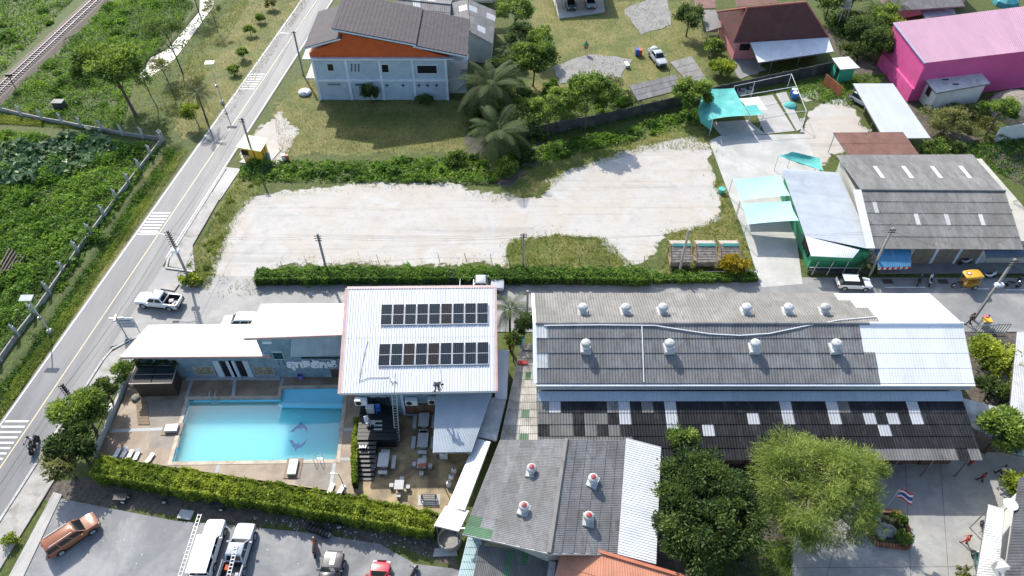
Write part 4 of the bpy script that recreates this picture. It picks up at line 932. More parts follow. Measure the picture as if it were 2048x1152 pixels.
for k, (px, py) in enumerate(((1063, 946), (1048, 1022), (1185, 966), (1176, 1042))):
    p = GP(px, py, La, hn1) if k < 2 else GP(px, py, Ea, hn2)
    o = vr if k == 0 else copy_tree(vr); o.location = p + Vector((0, 0, .02)); o.rotation_euler = (0, 0, random.uniform(-.4, -.1)); o['label'] = 'red-capped vent on the ' + ('alley' if k < 2 else 'tree') + ' side of the grey hall roof' + (', nearer the warehouse' if py < 1000 else ', nearer the terracotta roof'); o['group'] = 'turbine vents on the grey hall'
    o.scale = (.9, .9, .9)
canopy('white_canopy', 'long white metal canopy between the grey hall and the trees', [(1312, 1128, 4.5), (1322, 894, 4.5), (1253, 876, 5.0), (1236, 1108, 5.0)], 12, MATS['white_metal_matte'], [(1308, 1120, 4.5), (1317, 905, 4.5)], trim=MATS['pale_sheet'])
canopy('hall_lean_to', 'dark lean-to roof with greenish skylights below the grey hall', [(940, 1190, 2.9), (1104, 1190, 2.9), (1116, 1112, 3.6), (958, 1090, 3.6)], 11, MATS['mid_sheet'], rib=False, nv=3, matf=lambda i, j: MATS['green_sheet'] if (i, j) in ((4, 2), (6, 2), (4, 1)) else None, legs=[(945, 1180, 2.9), (1100, 1180, 2.9)])
canopy('teal_lean_to', 'narrow ribbed lean-to roof striped pale teal beside the hall', [(905, 1200, 2.6), (950, 1200, 2.6), (972, 1068, 2.9), (938, 1066, 2.9)], 3, M('teal_sheet', (.38, .5, .5), .45, .12, .6, rand=.1), rib=False, nv=9, legs=[(912, 1190, 2.6), (940, 1070, 2.9)])
tag(part('drain_pipe', MB().tube([G(916, 1057, 3), G(946, 1057, 3), G(958, 1055, 3.2), G(962, 1092, 3)], .07, 6), MATS['alu'], smooth=True), 'pale elbow pipe across the green roof sheets', 'pipe')
# terracotta roof at the bottom edge
qa = [(1090, 1230, 4.2), (1440, 1330, 4.2), (1372, 1155, 5.0), (1128, 1083, 5.0)]
o = canopy('terracotta_roof', 'terracotta ribbed roof with a dark ridge at the foot of the grey hall', qa, 12, MATS['orange_sheet'], cat='roof', waves=4, legs=[(1140, 1090, 4.8), (1365, 1160, 4.8)], nv=3)
q_ = [G(*p) for p in qa]; part('ridge_tile', MB().beam(q_[3] + Vector((0, 0, .08)), q_[2] + Vector((0, 0, .08)), .25, .14), M('ridge_orange', (.45, .14, .07), .6), o)
part('wall', MB().prism([q_[0] + Vector((.5, .4, 0)), q_[1] + Vector((-.5, .4, 0)), q_[2] + Vector((-.4, -.4, 0)), q_[3] + Vector((.4, -.4, 0))], 0, 4.1), M('red_wall', (.4, .04, .03), .7), o)
p = G(1118, 1112, 3.6); tag(part('flat_sheet', MB().prism(Gs([(1098, 1122, 3.7), (1112, 1124, 3.7), (1106, 1175, 3.7), (1092, 1172, 3.7)]), 3.62, 3.7), MATS['aged_white']), 'narrow grey board laid along the dark lean-to', 'board')
# old tiled alley roof
canopy('alley_roof', 'old pale sheet roof over the alley beside the warehouse', [(1000, 884, 2.8), (1076, 884, 2.8), (1071, 690, 3.2), (1042, 690, 3.2)], 4, M('alley_sheet', (.46, .44, .39), .65, .22, .8, rand=.25, c2=(.2, .2, .17), c2t=(.5, .7)), rib=False, nv=13, legs=[(1003, 880, 2.8), (1045, 700, 3.1)], matf=lambda i, j: MATS['green_sheet'] if (i, j) in ((2, 0), (2, 3), (2, 8)) else None)
tag(part('scrap_sheet', MB().slab(Gs([(1030, 690, 2.9), (1046, 692, 2.9), (1050, 672, 3.0), (1034, 672, 3.0)]), .04), M('blue_tarp', (.06, .3, .42), .6)), 'small turquoise tarpaulin beside the alley palm', 'tarpaulin')
tag(part('red_box', MB().box(G(1045, 728, 3).x, G(1045, 728, 3).y, 3.15, .9, .4, .3), MATS['red']), 'small red box on the alley roof', 'box')
p = G(1040, 700, 3.0); tag(part('roof_hatch', MB().box(G(1053, 698, 3).x, G(1053, 698, 3).y, 3.25, 1.0, .8, .25), MATS['grey_sheet_light']), 'flat grey hatch at the head of the alley roof', 'hatch')
# right edge of the yard: strips and the building with the white canopy
canopy('weathered_strip_roof', 'weathered ribbed strip roof beyond the warehouse corner', [(1937, 852, 3.0), (2048, 905, 3.0), (2040, 826, 3.2), (1925, 796, 3.2)], 9, MATS['aged_white'], [(1945, 850, 3.0)])
canopy('arched_carport', 'pale ribbed carport roof on slanting struts at the garden', [(2012, 905, 3.2), (2140, 930, 3.2), (2130, 660, 3.4), (2034, 664, 3.4)], 8, MATS['aged_white'], [(2022, 800, 3.2), (2030, 700, 3.3)])
cb = canopy('slate_roof_building', 'grey slate-roofed building with a white canopy beside the yard', [(1990, 1290, 4.6), (2040, 955, 4.6), (2190, 950, 6.0), (2200, 1290, 6.0)], 14, M('slate', (.085, .088, .095), .7, .25, 1, rand=.3), rib=False, cat='building', nv=6)
q_ = [G(*p) for p in [(1990, 1290, 4.6), (2040, 955, 4.6), (2190, 950, 6.0), (2200, 1290, 6.0)]]
part('wall', MB().prism([q_[0] + Vector((.4, 0, 0)), q_[1] + Vector((.4, -.4, 0)), q_[2] + Vector((0, -.4, 0)), q_[3]], 0, [4.4, 4.4, 5.7, 5.7]), MATS['white_wall'], cb)
canopy('white_porch_roof', 'narrow white porch roof along the slate-roofed building', [(1930, 1290, 3.2), (1977, 1009, 3.2), (2009, 1018, 3.7), (1985, 1290, 3.7)], 14, MATS['aged_white'], [(1975, 1020, 3.2), (1950, 1150, 3.2)])
p = G(2010, 1140, 4.2); s = thing('roof_cupola', 'small white peaked cupola on the porch roof', 'cupola', (p.x, p.y, 3.6)); part('box', MB().box(p.x, p.y, 4.0, 1.0, 1.2, .8), MATS['aged_white'], s); part('cap', MB().lathe((p.x, p.y, 4.4), [(.85, 0), (.05, .4)], 4), MATS['aged_white'], s)
p = G(2018, 1012, 4.5); s = thing('satellite_dish', 'white satellite dish at the edge of the slate roof', 'dish', p); part('dish', MB().lathe((p.x, p.y, 4.6), [(.05, 0), (.3, .05), (.55, .2), (.53, .22), (.05, .04)], 16), MATS['plastic_white'], s, True); part('mast', MB().tube([(p.x, p.y, 3.6), (p.x, p.y, 4.62)], .04, 6), MATS['steel'], s)
# ------------------------------------------------------------ blue house with the orange gable
def tiled(parent, A, B, C, D, nu, nv, mat, amp=.03, step=.035, name='roof_tiles'):
    """stepped courses of small wavy tiles (each only a few pixels): one joined part. A,B low edge, C,D high edge"""
    A, B, C, D = map(Vector, (A, B, C, D)); N = (B - A).cross(D - A).normalized(); N = N if N.z > 0 else -N
    mb = MB(); m = nu * 2
    for j in range(nv):
        vs = []
        for v, up in ((j / nv, step), (min(1, (j + 1.08) / nv), 0.0)):
            for i in range(m + 1):
                u = i / m; vs.append(A.lerp(B, u).lerp(D.lerp(C, u), v) + N * (up + (amp if i % 2 else 0)))
        mb.add(vs, [(i, i + 1, m + 2 + i, m + 1 + i) for i in range(m)])
        mb.add(vs[:m + 1] + [p - N * step for p in vs[:m + 1]], [(i, i + 1, m + 2 + i, m + 1 + i) for i in range(m)])
    o = part(name, mb, mat, parent, fix=False); o['kind'] = 'stuff'; return o
F0, F1 = G(642, 200), G(896, 203); F1.y = F0.y; HY = F0.y
hs = thing('blue_house', 'two-storey blue-grey house with an orange gable and dark purple tiled roofs', 'house', ((F0.x + F1.x) / 2, HY, 0))
HD = 9.5                                                         # depth of the house
zw = GY(760, 117, HY).z; zm = GY(760, 160, HY).z
walls(hs, [(F0.x, HY), (F1.x, HY), (F1.x, HY + HD), (F0.x, HY + HD)], 0, zw, MATS['blue_wall'])
cols = [F0.x + (F1.x - F0.x) * k for k in (0, .248, .5, .748, 1)]
for x in cols: part('column', MB().box(x, HY, zw / 2, .34, .24, zw), MATS['blue_trim'], hs)
for z, h in ((zm, .34), (zw - .05, .36)): part('beam', MB().box((F0.x + F1.x) / 2, HY - .02, z, F1.x - F0.x + .5, .26, h), MATS['blue_trim'], hs)
part('eave_ledge', MB().box((F0.x + F1.x) / 2, HY + HD / 2, zw + .1, F1.x - F0.x + 2.6, HD + .8, .14), MATS['blue_trim'], hs)
for (x0, y0, x1, y1) in ((654, 128, 668, 141), (763, 129, 778, 144), (834, 131, 874, 146)):
    wi = wbox(hs, 'window', x0 - 1.5, y0 - 1.5, x1 + 1.5, y1 + 1.5, MATS['blue_trim'], .05, HY); wbox(wi, 'pane', x0, y0, x1, y1, MATS['glass'], .08, HY)
for k in range(3):
    for j in range(5): wbox(hs, 'vent_block', 702 + k * 7, 128 + j * 3.2, 705 + k * 7, 130.4 + j * 3.2, MATS['black'], .03, HY)
wbox(hs, 'vent_slot', 710, 167.5, 740, 171.5, M('vent_dark', (.07, .1, .13), .8), .03, HY); wbox(hs, 'vent_slot', 655, 167, 682, 170.5, M('vent_mid', (.13, .17, .2), .8), .03, HY)
for px in (774, 806, 838, 855, 873):
    c = GY(px, 170.5, HY); part('diamond_block', MB().add([(c.x, HY - .03, c.z + .3), (c.x + .3, HY - .03, c.z), (c.x, HY - .03, c.z - .3), (c.x - .3, HY - .03, c.z)], [(0, 1, 2, 3)]), MATS['vent_dark'], hs)
def hp(px, py, dy=0.0): return GY(px, py, HY + dy)
g0 = [hp(624, 110), hp(624, 108), hp(680, 92), hp(680, 68), hp(812, 92), hp(830, 96), hp(898, 114)]
gz = [(F0.x - .3, zw + .15), (F1.x + .6, zw + .15), (F1.x - 1.0, zw + .55), (hp(822, 93).x, hp(822, 93).z), (hp(676, 66).x, hp(676, 66).z), (hp(676, 82).x, hp(676, 82).z), (F0.x - .3, zw + .8)]
mb = MB(); n = len(gz); mb.add([(x, y, z) for y in (HY + .1, HY + HD - .3) for x, z in gz], [tuple(range(n)), tuple(range(2 * n - 1, n - 1, -1))] + [(i, (i + 1) % n, n + (i + 1) % n, n + i) for i in range(n)])
part('gable', mb, MATS['orange_wall'], hs)
oh = -.9
def rq(a, b, back):
    a = hp(*a, oh); b = hp(*b, oh); return [a, b, b + Vector((0, back, 0)), a + Vector((0, back, 0))]
for (a, b, nu, nv) in (((608, 97), (681, 77), 24, 9), ((832, 90), (662, 58), 26, 20), ((934, 113), (826, 92), 26, 13)):
    q_ = rq(a, b, HD + 1.6); up = Vector((0, 0, .12))
    tiled(hs, q_[0] + up, q_[3] + up, q_[2] + up, q_[1] + up, nu, nv, MATS['purple_tile']); part('roof_deck', MB().slab(q_, .14), MATS['purple_tile'], hs)
    part('bargeboard', MB().beam(q_[0] + Vector((0, -.06, -.06)), q_[1] + Vector((0, -.06, -.06)), .07, .2), MATS['blue_trim'], hs)
part('porch_wall', MB().box(F1.x + 1.4, HY + 2.0, 1.5, 2.6, .15, 3.0), MATS['white_wall'], hs); part('porch_floor', MB().box(F1.x + 1.4, HY + 4.6, 3.05, 2.8, 6.2, .16), MATS['concrete'], hs); part('porch_roof', MB().slab([(F1.x + .2, HY + 1.2, 5.7), (F1.x + 3.0, HY + 1.2, 5.3), (F1.x + 3.0, HY + 6, 5.3), (F1.x + .2, HY + 6, 5.7)], .1), MATS['aged_white'], hs)
part('railing', MB().beam((F1.x + 2.8, HY + 1.6, 4.0), (F1.x + 2.8, HY + 7, 4.0), .07).beam((F1.x + 2.8, HY + 1.6, 3.6), (F1.x + 2.8, HY + 7, 3.6), .05), MATS['steel'], hs)
part('side_ledge', MB().box(F0.x - .9, HY + 3, 3.2, 1.6, 5, .2), MATS['concrete'], hs)
# neighbours behind it
canopy('neighbour_roof', 'dark grey sheet roof just behind the purple tiles', [(1000, 0, 4.0), (815, 0, 4.0), (800, -40, 6.0), (985, -45, 6.0)], 12, MATS['grey_sheet'], rib=False, nv=3)
def gabled(name, lab, fl, fr, bl_, br, ze, zr, mat, wallm, nu=10, nv=4, cat='house', waves=4, matf=None, axis='x', rib=False):
    """rectangular house: four eave corners (front-left, front-right, back-right, back-left) and a ridge along 'axis'"""
    fl, fr, br, bl_ = G(*fl, ze), G(*fr, ze), G(*br, ze), G(*bl_, ze); t = thing(name, lab, cat, ((fl.x + fr.x) / 2, fl.y, 0))
    up = Vector((0, 0, zr - ze))
    if axis == 'x':
        ra_, rb_ = (fl + bl_) / 2 + up, (fr + br) / 2 + up; sheets(t, fl, fr, rb_, ra_, nu, nv, mat, waves, .045, .045, matf=matf, rib=rib); sheets(t, bl_, br, rb_, ra_, nu, nv, mat, waves, .045, .045, matf=matf, rib=rib)
    else:
        ra_, rb_ = (fl + fr) / 2 + up, (bl_ + br) / 2 + up; sheets(t, fl, bl_, rb_, ra_, nu, nv, mat, waves, .045, .045, matf=matf, rib=rib); sheets(t, fr, br, rb_, ra_, nu, nv, mat, waves, .045, .045, matf=matf, rib=rib)
    part('ridge_cap', MB().tube([ra_ + Vector((0, 0, .05)), rb_ + Vector((0, 0, .05))], .14, 6), mat, t)
    c = (fl + fr + br + bl_) / 4; k = .93; f = [c.lerp(p, k) for p in (fl, fr, br, bl_)]
    mb = MB()
    rr = [c.lerp(ra_, k), c.lerp(rb_, k)]
    if axis == 'x': v = f + [rr[0], rr[1]]; tops = [(0, 1, 5, 4), (2, 3, 4, 5), (3, 0, 4), (1, 2, 5)]
    else: v = f + [rr[0], rr[1]]; tops = [(0, 4, 5, 3), (1, 2, 5, 4), (0, 1, 4), (2, 3, 5)]
    v = [Vector((p.x, p.y, p.z - .12)) for p in v]; b0 = [Vector((p.x, p.y, 0)) for p in f]
    mb.add(v + b0, tops + [(0, 6, 7, 1), (1, 7, 8, 2), (2, 8, 9, 3), (3, 9, 6, 0), (9, 8, 7, 6)])
    part('wall', mb, wallm, t); return t
gabled('grey_roof_annex', 'small dark gabled annex with white skylights behind the purple roof', (895, 78), (985, 88), (880, 12), (992, 22), 3.6, 5.2, MATS['grey_sheet'], MATS['white_wall'], 6, 3, matf=lambda i, j: MATS['pale_sheet'] if (i, j) in ((1, 1), (4, 2), (4, 0)) else None, axis='y')
gabled('grey_roof_house', 'grey sheet-roofed house with skylights behind the purple roof', (805, 48), (900, 60), (790, -10), (905, 0), 3.8, 5.4, MATS['grey_sheet'], MATS['white_wall'], 7, 3, matf=lambda i, j: MATS['pale_sheet'] if (i, j) in ((2, 2), (4, 1)) else None)
q_ = [G(835, 20), G(985, 26)]; t_ = thing('white_block', 'plain white flat-topped building at the far edge', 'building', q_[0])
part('wall', MB().prism([(q_[0].x, 128), (q_[1].x, 127), (q_[1].x + 1, 140), (q_[0].x, 140)], 0, 5.2), MATS['white_wall'], t_); part('parapet', MB().beam((q_[0].x, 128, 5.3), (q_[1].x, 127, 5.3), .3, .4).beam((q_[1].x, 127, 5.3), (q_[1].x + 1, 140, 5.3), .3, .4), MATS['white_wall'], t_)
# top carport with two parked cars
cp = canopy('car_shelter', 'open car shelter on white posts at the far lawn', [(1105, -5, 2.8), (1222, -10, 2.8), (1205, -60, 3.2), (1095, -55, 3.2)], 8, MATS['grey_sheet'], [(1112, -2, 2.8), (1160, -5, 2.8), (1215, -8, 2.8)])
sheet('shelter_floor', Gs([(1118, 38), (1210, 25), (1200, -40), (1095, -35)]), .08, MATS['concrete'])
# ------------------------------------------------------------ red-roofed pink house
E_, A_, B_, C_, D_ = G(1433, 24, 3.4), G(1494, 16, 8.2), G(1612, 5, 8.2), G(1466, 86, 3.2), G(1657, 75, 3.2)
rh = thing('red_roof_house', 'pink house under a dark red hipped tile roof', 'house', C_ * Vector((1, 1, 0)))
tiled(rh, C_, D_, B_, A_, 34, 18, MATS['red_tile']); tiled(rh, E_, C_, A_ + Vector((.02, 0, 0)), A_, 16, 16, MATS['red_tile'])
BK = E_ + (D_ - C_); tiled(rh, BK, E_, A_, B_, 30, 14, MATS['red_tile']); tiled(rh, D_, BK, B_ + Vector((.02, 0, 0)), B_, 14, 14, MATS['red_tile'])
part('hip_ridge', MB().tube([A_ + Vector((0, 0, .1)), B_ + Vector((0, 0, .1))], .14, 6).tube([A_ + Vector((0, 0, .1)), C_ + Vector((0, 0, .08))], .12, 6).tube([A_ + Vector((0, 0, .1)), E_ + Vector((0, 0, .08))], .12, 6).tube([B_ + Vector((0, 0, .1)), D_ + Vector((0, 0, .08))], .12, 6), M('hip_red', (.4, .12, .09), .6), rh)
c_ = (C_ + D_ + BK + E_) / 4; walls(rh, [c_.lerp(p, .9) for p in (C_, D_, BK, E_)], 0, 3.35, MATS['rose_wall'])
part('window', MB().box(C_.x + 2.2, c_.lerp(C_, .9).y - .02, 2.2, 1.6, .1, 1.0), MATS['glass'], rh)
canopy('white_lean_to', 'broad white lean-to roof along the front of the red-roofed house', [(1517, 125, 2.6), (1668, 103, 2.6), (1656, 75, 3.3), (1500, 85, 3.3)], 12, MATS['white_metal_matte'], [(1522, 122, 2.6), (1545, 120, 2.6), (1600, 112, 2.6), (1660, 102, 2.6)])
canopy('porch_roof', 'small grey sheet roof on the side porch of the pink house', [(1414, 63, 2.6), (1444, 54, 2.6), (1432, 20, 3.0), (1402, 20, 3.0)], 4, MATS['grey_sheet_light'], [(1417, 62, 2.6), (1440, 55, 2.6)], rib=False)
canopy('shed_roof', 'rust-brown sheet roof beyond the pink house', [(1392, 17, 2.8), (1432, 16, 2.8), (1428, -30, 3.2), (1385, -30, 3.2)], 5, MATS['rust_sheet'], [(1395, 15, 2.8)], rib=False)
canopy('maroon_roof', 'maroon sheet roof touching the top of the hipped roof', [(1474, 14, 3.2), (1555, 6, 3.2), (1545, -40, 4.5), (1465, -35, 4.5)], 9, MATS['rust_sheet'], [(1478, 10, 3.2)], rib=False, nv=2)
# pink warehouse and the small house in its lee
qb = [G(1850, 126, 6.3), G(2140, 92, 6.3), G(2110, 5, 6.9), G(1787, 45, 6.9)]
pk = thing('pink_warehouse', 'large bright pink warehouse with a paler pink metal roof', 'warehouse', (qb[0].x, qb[0].y, 0))
sheets(pk, qb[0], qb[1], qb[2], qb[3], 16, 1, MATS['pink_roof'], 5, .025, rib=True)
c_ = sum(qb, Vector()) / 4; walls(pk, [Vector((c_.x, c_.y, 0)).lerp(Vector((p.x, p.y, 0)), .985) for p in qb], 0, [p.z - .05 for p in qb], MATS['pink_wall'])
edge_trim(pk, [qb[3] - Vector((0, 0, .05)), qb[0] - Vector((0, 0, .05))], M('gutter_blue', (.35, .42, .55), .5), .16, .14, closed=False)
a, b = qb[3], qb[0]; part('plinth', MB().prism([(a.x - .12, a.y - .2), (b.x - .12, b.y), (b.x + .2, b.y), (a.x + .2, a.y - .2)], 0, 2.2), M('pink_plinth', (.68, .1, .3), .65), pk)
wq = [(1872, 186, 3.2), (1981, 167, 3.2), (1946, 124, 3.6), (1836, 141, 3.6)]
wh2 = canopy('white_cottage', 'small white cottage with a ribbed white roof under the pink wall', wq, 8, MATS['aged_white'], cat='house', matf=None)
q_ = [G(*p) for p in wq]; c_ = sum(q_, Vector()) / 4; wf = [Vector((c_.x, c_.y, 0)).lerp(Vector((p.x, p.y, 0)), .9) for p in q_]; walls(wh2, wf, 0, [p.z - .15 for p in q_], MATS['white_wall'])
for k in range(2): f = .25 + .4 * k; p = wf[3].lerp(wf[0], f); part('window', MB().box(p.x - .03, p.y, 2.2, .14, 1.0, 1.3), MATS['dark_glass'], wh2)
for u, v in ((.15, .78), (.32, .45), (.42, .2)): p = q_[0].lerp(q_[1], u).lerp(q_[3].lerp(q_[2], u), v); part('skylight', MB().box(p.x, p.y, p.z + .05, .9, .3, .05), MATS['dark_glass'], wh2)
# far pink house and roofs
canopy('far_pink_house', 'pale pink gabled house beyond the pink warehouse', [(1790, 22, 3.2), (1930, 12, 3.2), (1900, -40, 5.0), (1780, -30, 5.0)], 9, MATS['grey_sheet'], cat='house', rib=False)
p0, p1 = G(1790, 40), G(1925, 12); o = [x for x in bpy.data.objects if x.get('label', '').startswith('pale pink gabled')][0]
part('wall', MB().prism([(p0.x, p0.y), (p1.x, p1.y), (p1.x, p1.y + 8), (p0.x, p0.y + 8)], 0, 3.6), M('pale_pink', (.6, .4, .42), .7), o)
canopy('lilac_lean_to', 'flat lilac-grey lean-to beyond the pink warehouse', [(1850, 36, 2.2), (1912, 28, 2.2), (1905, 12, 2.4), (1842, 20, 2.4)], 5, M('lilac', (.34, .34, .42), .6), [(1852, 35, 2.2), (1908, 28, 2.2)])
tag(part('tarpaulin_heap', MB().lathe((G(2010, 8).x, G(2010, 8).y, 0), [(2.2, 0), (2.0, .8), (1.2, 1.3), (.2, 1.5)], 9), M('teal_tarp', (.04, .28, .3), .6, .3, 1)), 'heap under a teal tarpaulin at the far corner', 'tarpaulin')
p = G(1785, 30); tag(part('red_parasol', MB().lathe((p.x + 1.5, p.y + 1, 2.0), [(1.1, 0), (.6, .3), (.05, .5)], 10).tube([(p.x + 1.5, p.y + 1, 0), (p.x + 1.5, p.y + 1, 2.3)], .04, 5), M('maroon', (.2, .03, .03), .8)), 'maroon round shade beside the far pink house', 'parasol')
# water tank tower
p = G(1680, 48); s = thing('water_tank', 'steel water tank on a slender white tower among the trees', 'water tank', p)
part('tank', MB().lathe((p.x, p.y, 3.1), [(.55, 0), (.6, .05), (.6, 1.3), (.35, 1.5), (.1, 1.55)], 16), MATS['alu'], s, True)
for dx in (-.5, .5):
    for dy in (-.5, .5): part('leg', MB().beam((p.x + dx * 1.3, p.y + dy * 1.3, 0), (p.x + dx, p.y + dy, 3.1), .1), MATS['white_wall'], s)
part('platform', MB().box(p.x, p.y, 3.05, 1.4, 1.4, .1), MATS['white_wall'], s)
# ------------------------------------------------------------ yard roofs on the right
canopy('grey_canopy', 'long smooth pale grey carport roof beside the sandy yard', [(1768, 277, 2.5), (1861, 276, 2.5), (1786, 167, 2.9), (1706, 167, 2.9)], 9, M('canopy_grey', (.48, .51, .55), .42, .05, .5, rand=.04), [(1710, 172, 2.9), (1730, 215, 2.7), (1745, 245, 2.6), (1775, 274, 2.5)])
canopy('rust_roof', 'flat rust-brown sheet roof in front of the pale grey carport', [(1697, 310, 2.6), (1838, 309, 2.6), (1806, 264, 2.9), (1667, 265, 2.9)], 7, MATS['rust_sheet'], [(1670, 268, 2.9), (1700, 306, 2.6), (1830, 305, 2.6)], nv=2)
# shop row
e0, e1 = G(1750, 498, 3.4), G(2047, 500, 3.4); r0, r1 = G(1722, 381, 5.2), G(2010, 383, 5.2); b0, b1 = G(1672, 311, 4.4), G(1945, 310, 4.4)
sr = thing('shop_row', 'row of shops under a long weathered corrugated roof', 'building', (e0.x, e0.y, 0))
sheets(sr, e0, e1, r1, r0, 34, 5, MATS['grey_sheet'], 3, .07, .05, .05, matf=lambda i, j: MATS['pale_sheet'] if (i, j) in ((2, 3), (11, 2), (18, 2), (26, 2)) else None, jit=.01)
sheets(sr, b0, b1, r1, r0, 34, 3, MATS['grey_sheet'], 3, .07, .05, .05, matf=lambda i, j: MATS['pale_sheet'] if (i, j) in ((7, 1), (14, 1), (21, 1), (28, 1)) else None, jit=.01)
part('ridge_cap', MB().tube([r0 + Vector((0, 0, .08)), r1 + Vector((0, 0, .08))], .16, 6), MATS['grey_sheet'], sr)
fy = e0.y + 1.2; walls(sr, [(e0.x + .3, fy), (e1.x + 4, fy), (b1.x + 1, b1.y - .5), (b0.x + .5, b0.y - .5)], 0, [3.5, 3.5, 4.2, 4.2], MATS['cream_wall'])
x_ = GY(1822, 515, fy).x; x9 = GY(1960, 515, fy).x; k = 0
while x_ < x9:
    part('folding_door', MB().box(x_ + .55, fy - .03, 1.35, 1.05, .1, 2.7), MATS['beige_shutter'], sr); x_ += 1.15; k += 1
    if k % 2 == 0: part('pillar', MB().box(x_ + .15, fy - .05, 1.6, .3, .2, 3.2), MATS['blue_trim'], sr); x_ += .35
part('flashing', MB().beam(e0 + Vector((-.5, 0, .12)), r0 + Vector((-.5, 0, .12)), .9, .06), MATS['white_metal_matte'], sr)
canopy('blue_awning', 'bright blue ribbed awning with a striped valance over a shop door', [(1757, 535, 2.2), (1822, 533, 2.2), (1822, 499, 3.0), (1752, 499, 3.0)], 6, MATS['blue_awning'], rib=False, waves=3)
q_ = [G(1757, 535, 2.2), G(1822, 533, 2.2)]; vo = [x for x in bpy.data.objects if x.get('label', '').startswith('bright blue ribbed')][0]
for k in range(12): c = q_[0].lerp(q_[1], (k + .5) / 12); part('valance', MB().box(c.x, c.y - .03, 2.03, .27, .03, .3), MATS['cloth_red'] if k % 2 else MATS['cloth_white'], vo)
canopy('dark_shop_awning', 'dark slate-blue ribbed awning at the far shop', [(1975, 514, 2.5), (2080, 514, 2.5), (2075, 498, 3.0), (1970, 498, 3.0)], 8, M('slate_blue', (.1, .14, .2), .5, .1, 1), [(1978, 512, 2.5)])
sheet('shop_apron', Gs([(1755, 548), (2100, 548), (2100, 505), (1755, 510)]), .14, M('apron', (.2, .21, .21), .7, .2, .6))
for px in (1775, 1886): p = G(px, 563 if px < 1800 else 563, .03); tag(part('drain_grate', MB().box(p.x, p.y, .03, 1.1, .7, .04), M('grate', (.07, .05, .045), .8)), 'dark iron drain grate in the street gutter', 'drain grate', 'drain grates by the shops')
# silver-roofed green building at the corner
a, b, c, d = G(1610, 472, 3.2), G(1748, 500, 3.2), G(1678, 345, 3.7), G(1563, 338, 3.7)
gb = thing('silver_roof_building', 'green corner building under a broad silver ribbed roof', 'building', (a.x, a.y - 1, 0))
sheets(gb, d, a, b, c, 22, 1, MATS['silver_metal'], 4, .03, rib=True)
f0, f1 = G(1622, 512, 2.75), G(1706, 516, 2.75); sheets(gb, f0, f1, b + Vector((-1.6, 0, .02)), a + Vector((0, 0, .02)), 6, 1, MATS['white_metal_matte'], 4, .03, rib=True)
w0 = G(1613, 545); w1 = G(1745, 548); walls(gb, [(w0.x + .2, f0.y + .6), (w1.x - 1, f0.y + .6), (c.x - .4, c.y - .3), (d.x + .6, d.y - .3)], 0, [2.7, 2.7, 3.5, 3.5], MATS['green_wall'])
part('fascia', MB().beam(f0 + Vector((-.1, 0, -.25)), f1 + Vector((0, 0, -.25)), .1, .5), MATS['green_wall'], gb)
sp = [Vector((w0.x + .1, f0.y + .8, 0)), Vector((d.x + .55, d.y - .3, 0))]
for k in range(4):
    p = sp[0].lerp(sp[1], .05 + .045 * k); q2 = sp[0].lerp(sp[1], .05 + .045 * k + .034); part('louvre', MB().prism([p + Vector((-.1, 0, 0)), q2 + Vector((-.1, 0, 0)), q2 + Vector((.1, 0, 0)), p + Vector((.1, 0, 0))], 1.2, 2.6), MATS['black'], gb)
tr_ = MB()
for k in range(4): x = w0.x + .4 + k * 1.7; part('awning_strut', MB().beam((x, f0.y - .3, .1), (x + .6, f0.y + .4, 1.5), .08), MATS['concrete_light'], gb)
part('low_wall', MB().box((w0.x + w1.x) / 2, w0.y - .2, .3, w1.x - w0.x, .2, .6), MATS['dark_wall'], gb); part('rail', MB().beam((w0.x, w0.y - .2, 1.0), (w1.x - 1.5, w0.y - .2, .9), .07), MATS['concrete_light'], gb)
# green booth, rust fence, dark boundary wall
gk = canopy('green_booth', 'small jade green booth with a pale slab roof', [(1681, 139, 2.5), (1720, 136, 2.5), (1697, 113, 2.6), (1664, 116, 2.6)], 3, MATS['white_metal_matte'], cat='booth')
q_ = [G(1681, 139, 2.5), G(1720, 136, 2.5), G(1697, 113, 2.6), G(1664, 116, 2.6)]; c_ = sum(q_, Vector()) / 4; wf = [Vector((c_.x, c_.y, 0)).lerp(Vector((p.x, p.y, 0)), .72) for p in q_]; walls(gk, wf, 0, 2.45, MATS['jade_wall'])
p = wf[3].lerp(wf[0], .6); part('door', MB().prism([wf[3].lerp(wf[0], .5) + Vector((-.06, -.02, 0)), wf[3].lerp(wf[0], .85) + Vector((-.06, -.02, 0)), wf[3].lerp(wf[0], .85) + Vector((.1, 0, 0)), wf[3].lerp(wf[0], .5) + Vector((.1, 0, 0))], .05, 1.9), MATS['black'], gk)
p0, p1 = G(1645, 168), G(1678, 196); s = thing('rust_panel_fence', 'leaning fence of rust-orange metal panels beside the booth', 'fence', p0)
for k in range(3): part('panel', MB().prism([p0.lerp(p1, k / 3 + .01), p0.lerp(p1, (k + 1) / 3 - .01), p0.lerp(p1, (k + 1) / 3 - .01) + Vector((.06, .05, 0)), p0.lerp(p1, k / 3 + .01) + Vector((.06, .05, 0))], .05, 1.75), MATS['rust_fence'], s)
part('rail', MB().beam(p0 + Vector((.1, .1, 1.2)), p1 + Vector((.1, .1, 1.2)), .07), MATS['steel'], s)
wp = Gs([(1020, 285), (1110, 266), (1200, 250), (1320, 222), (1440, 192), (1560, 166), (1660, 145)]); s = thing('boundary_wall', 'long dark stained boundary wall behind the sandy lot', 'wall', wp[0])
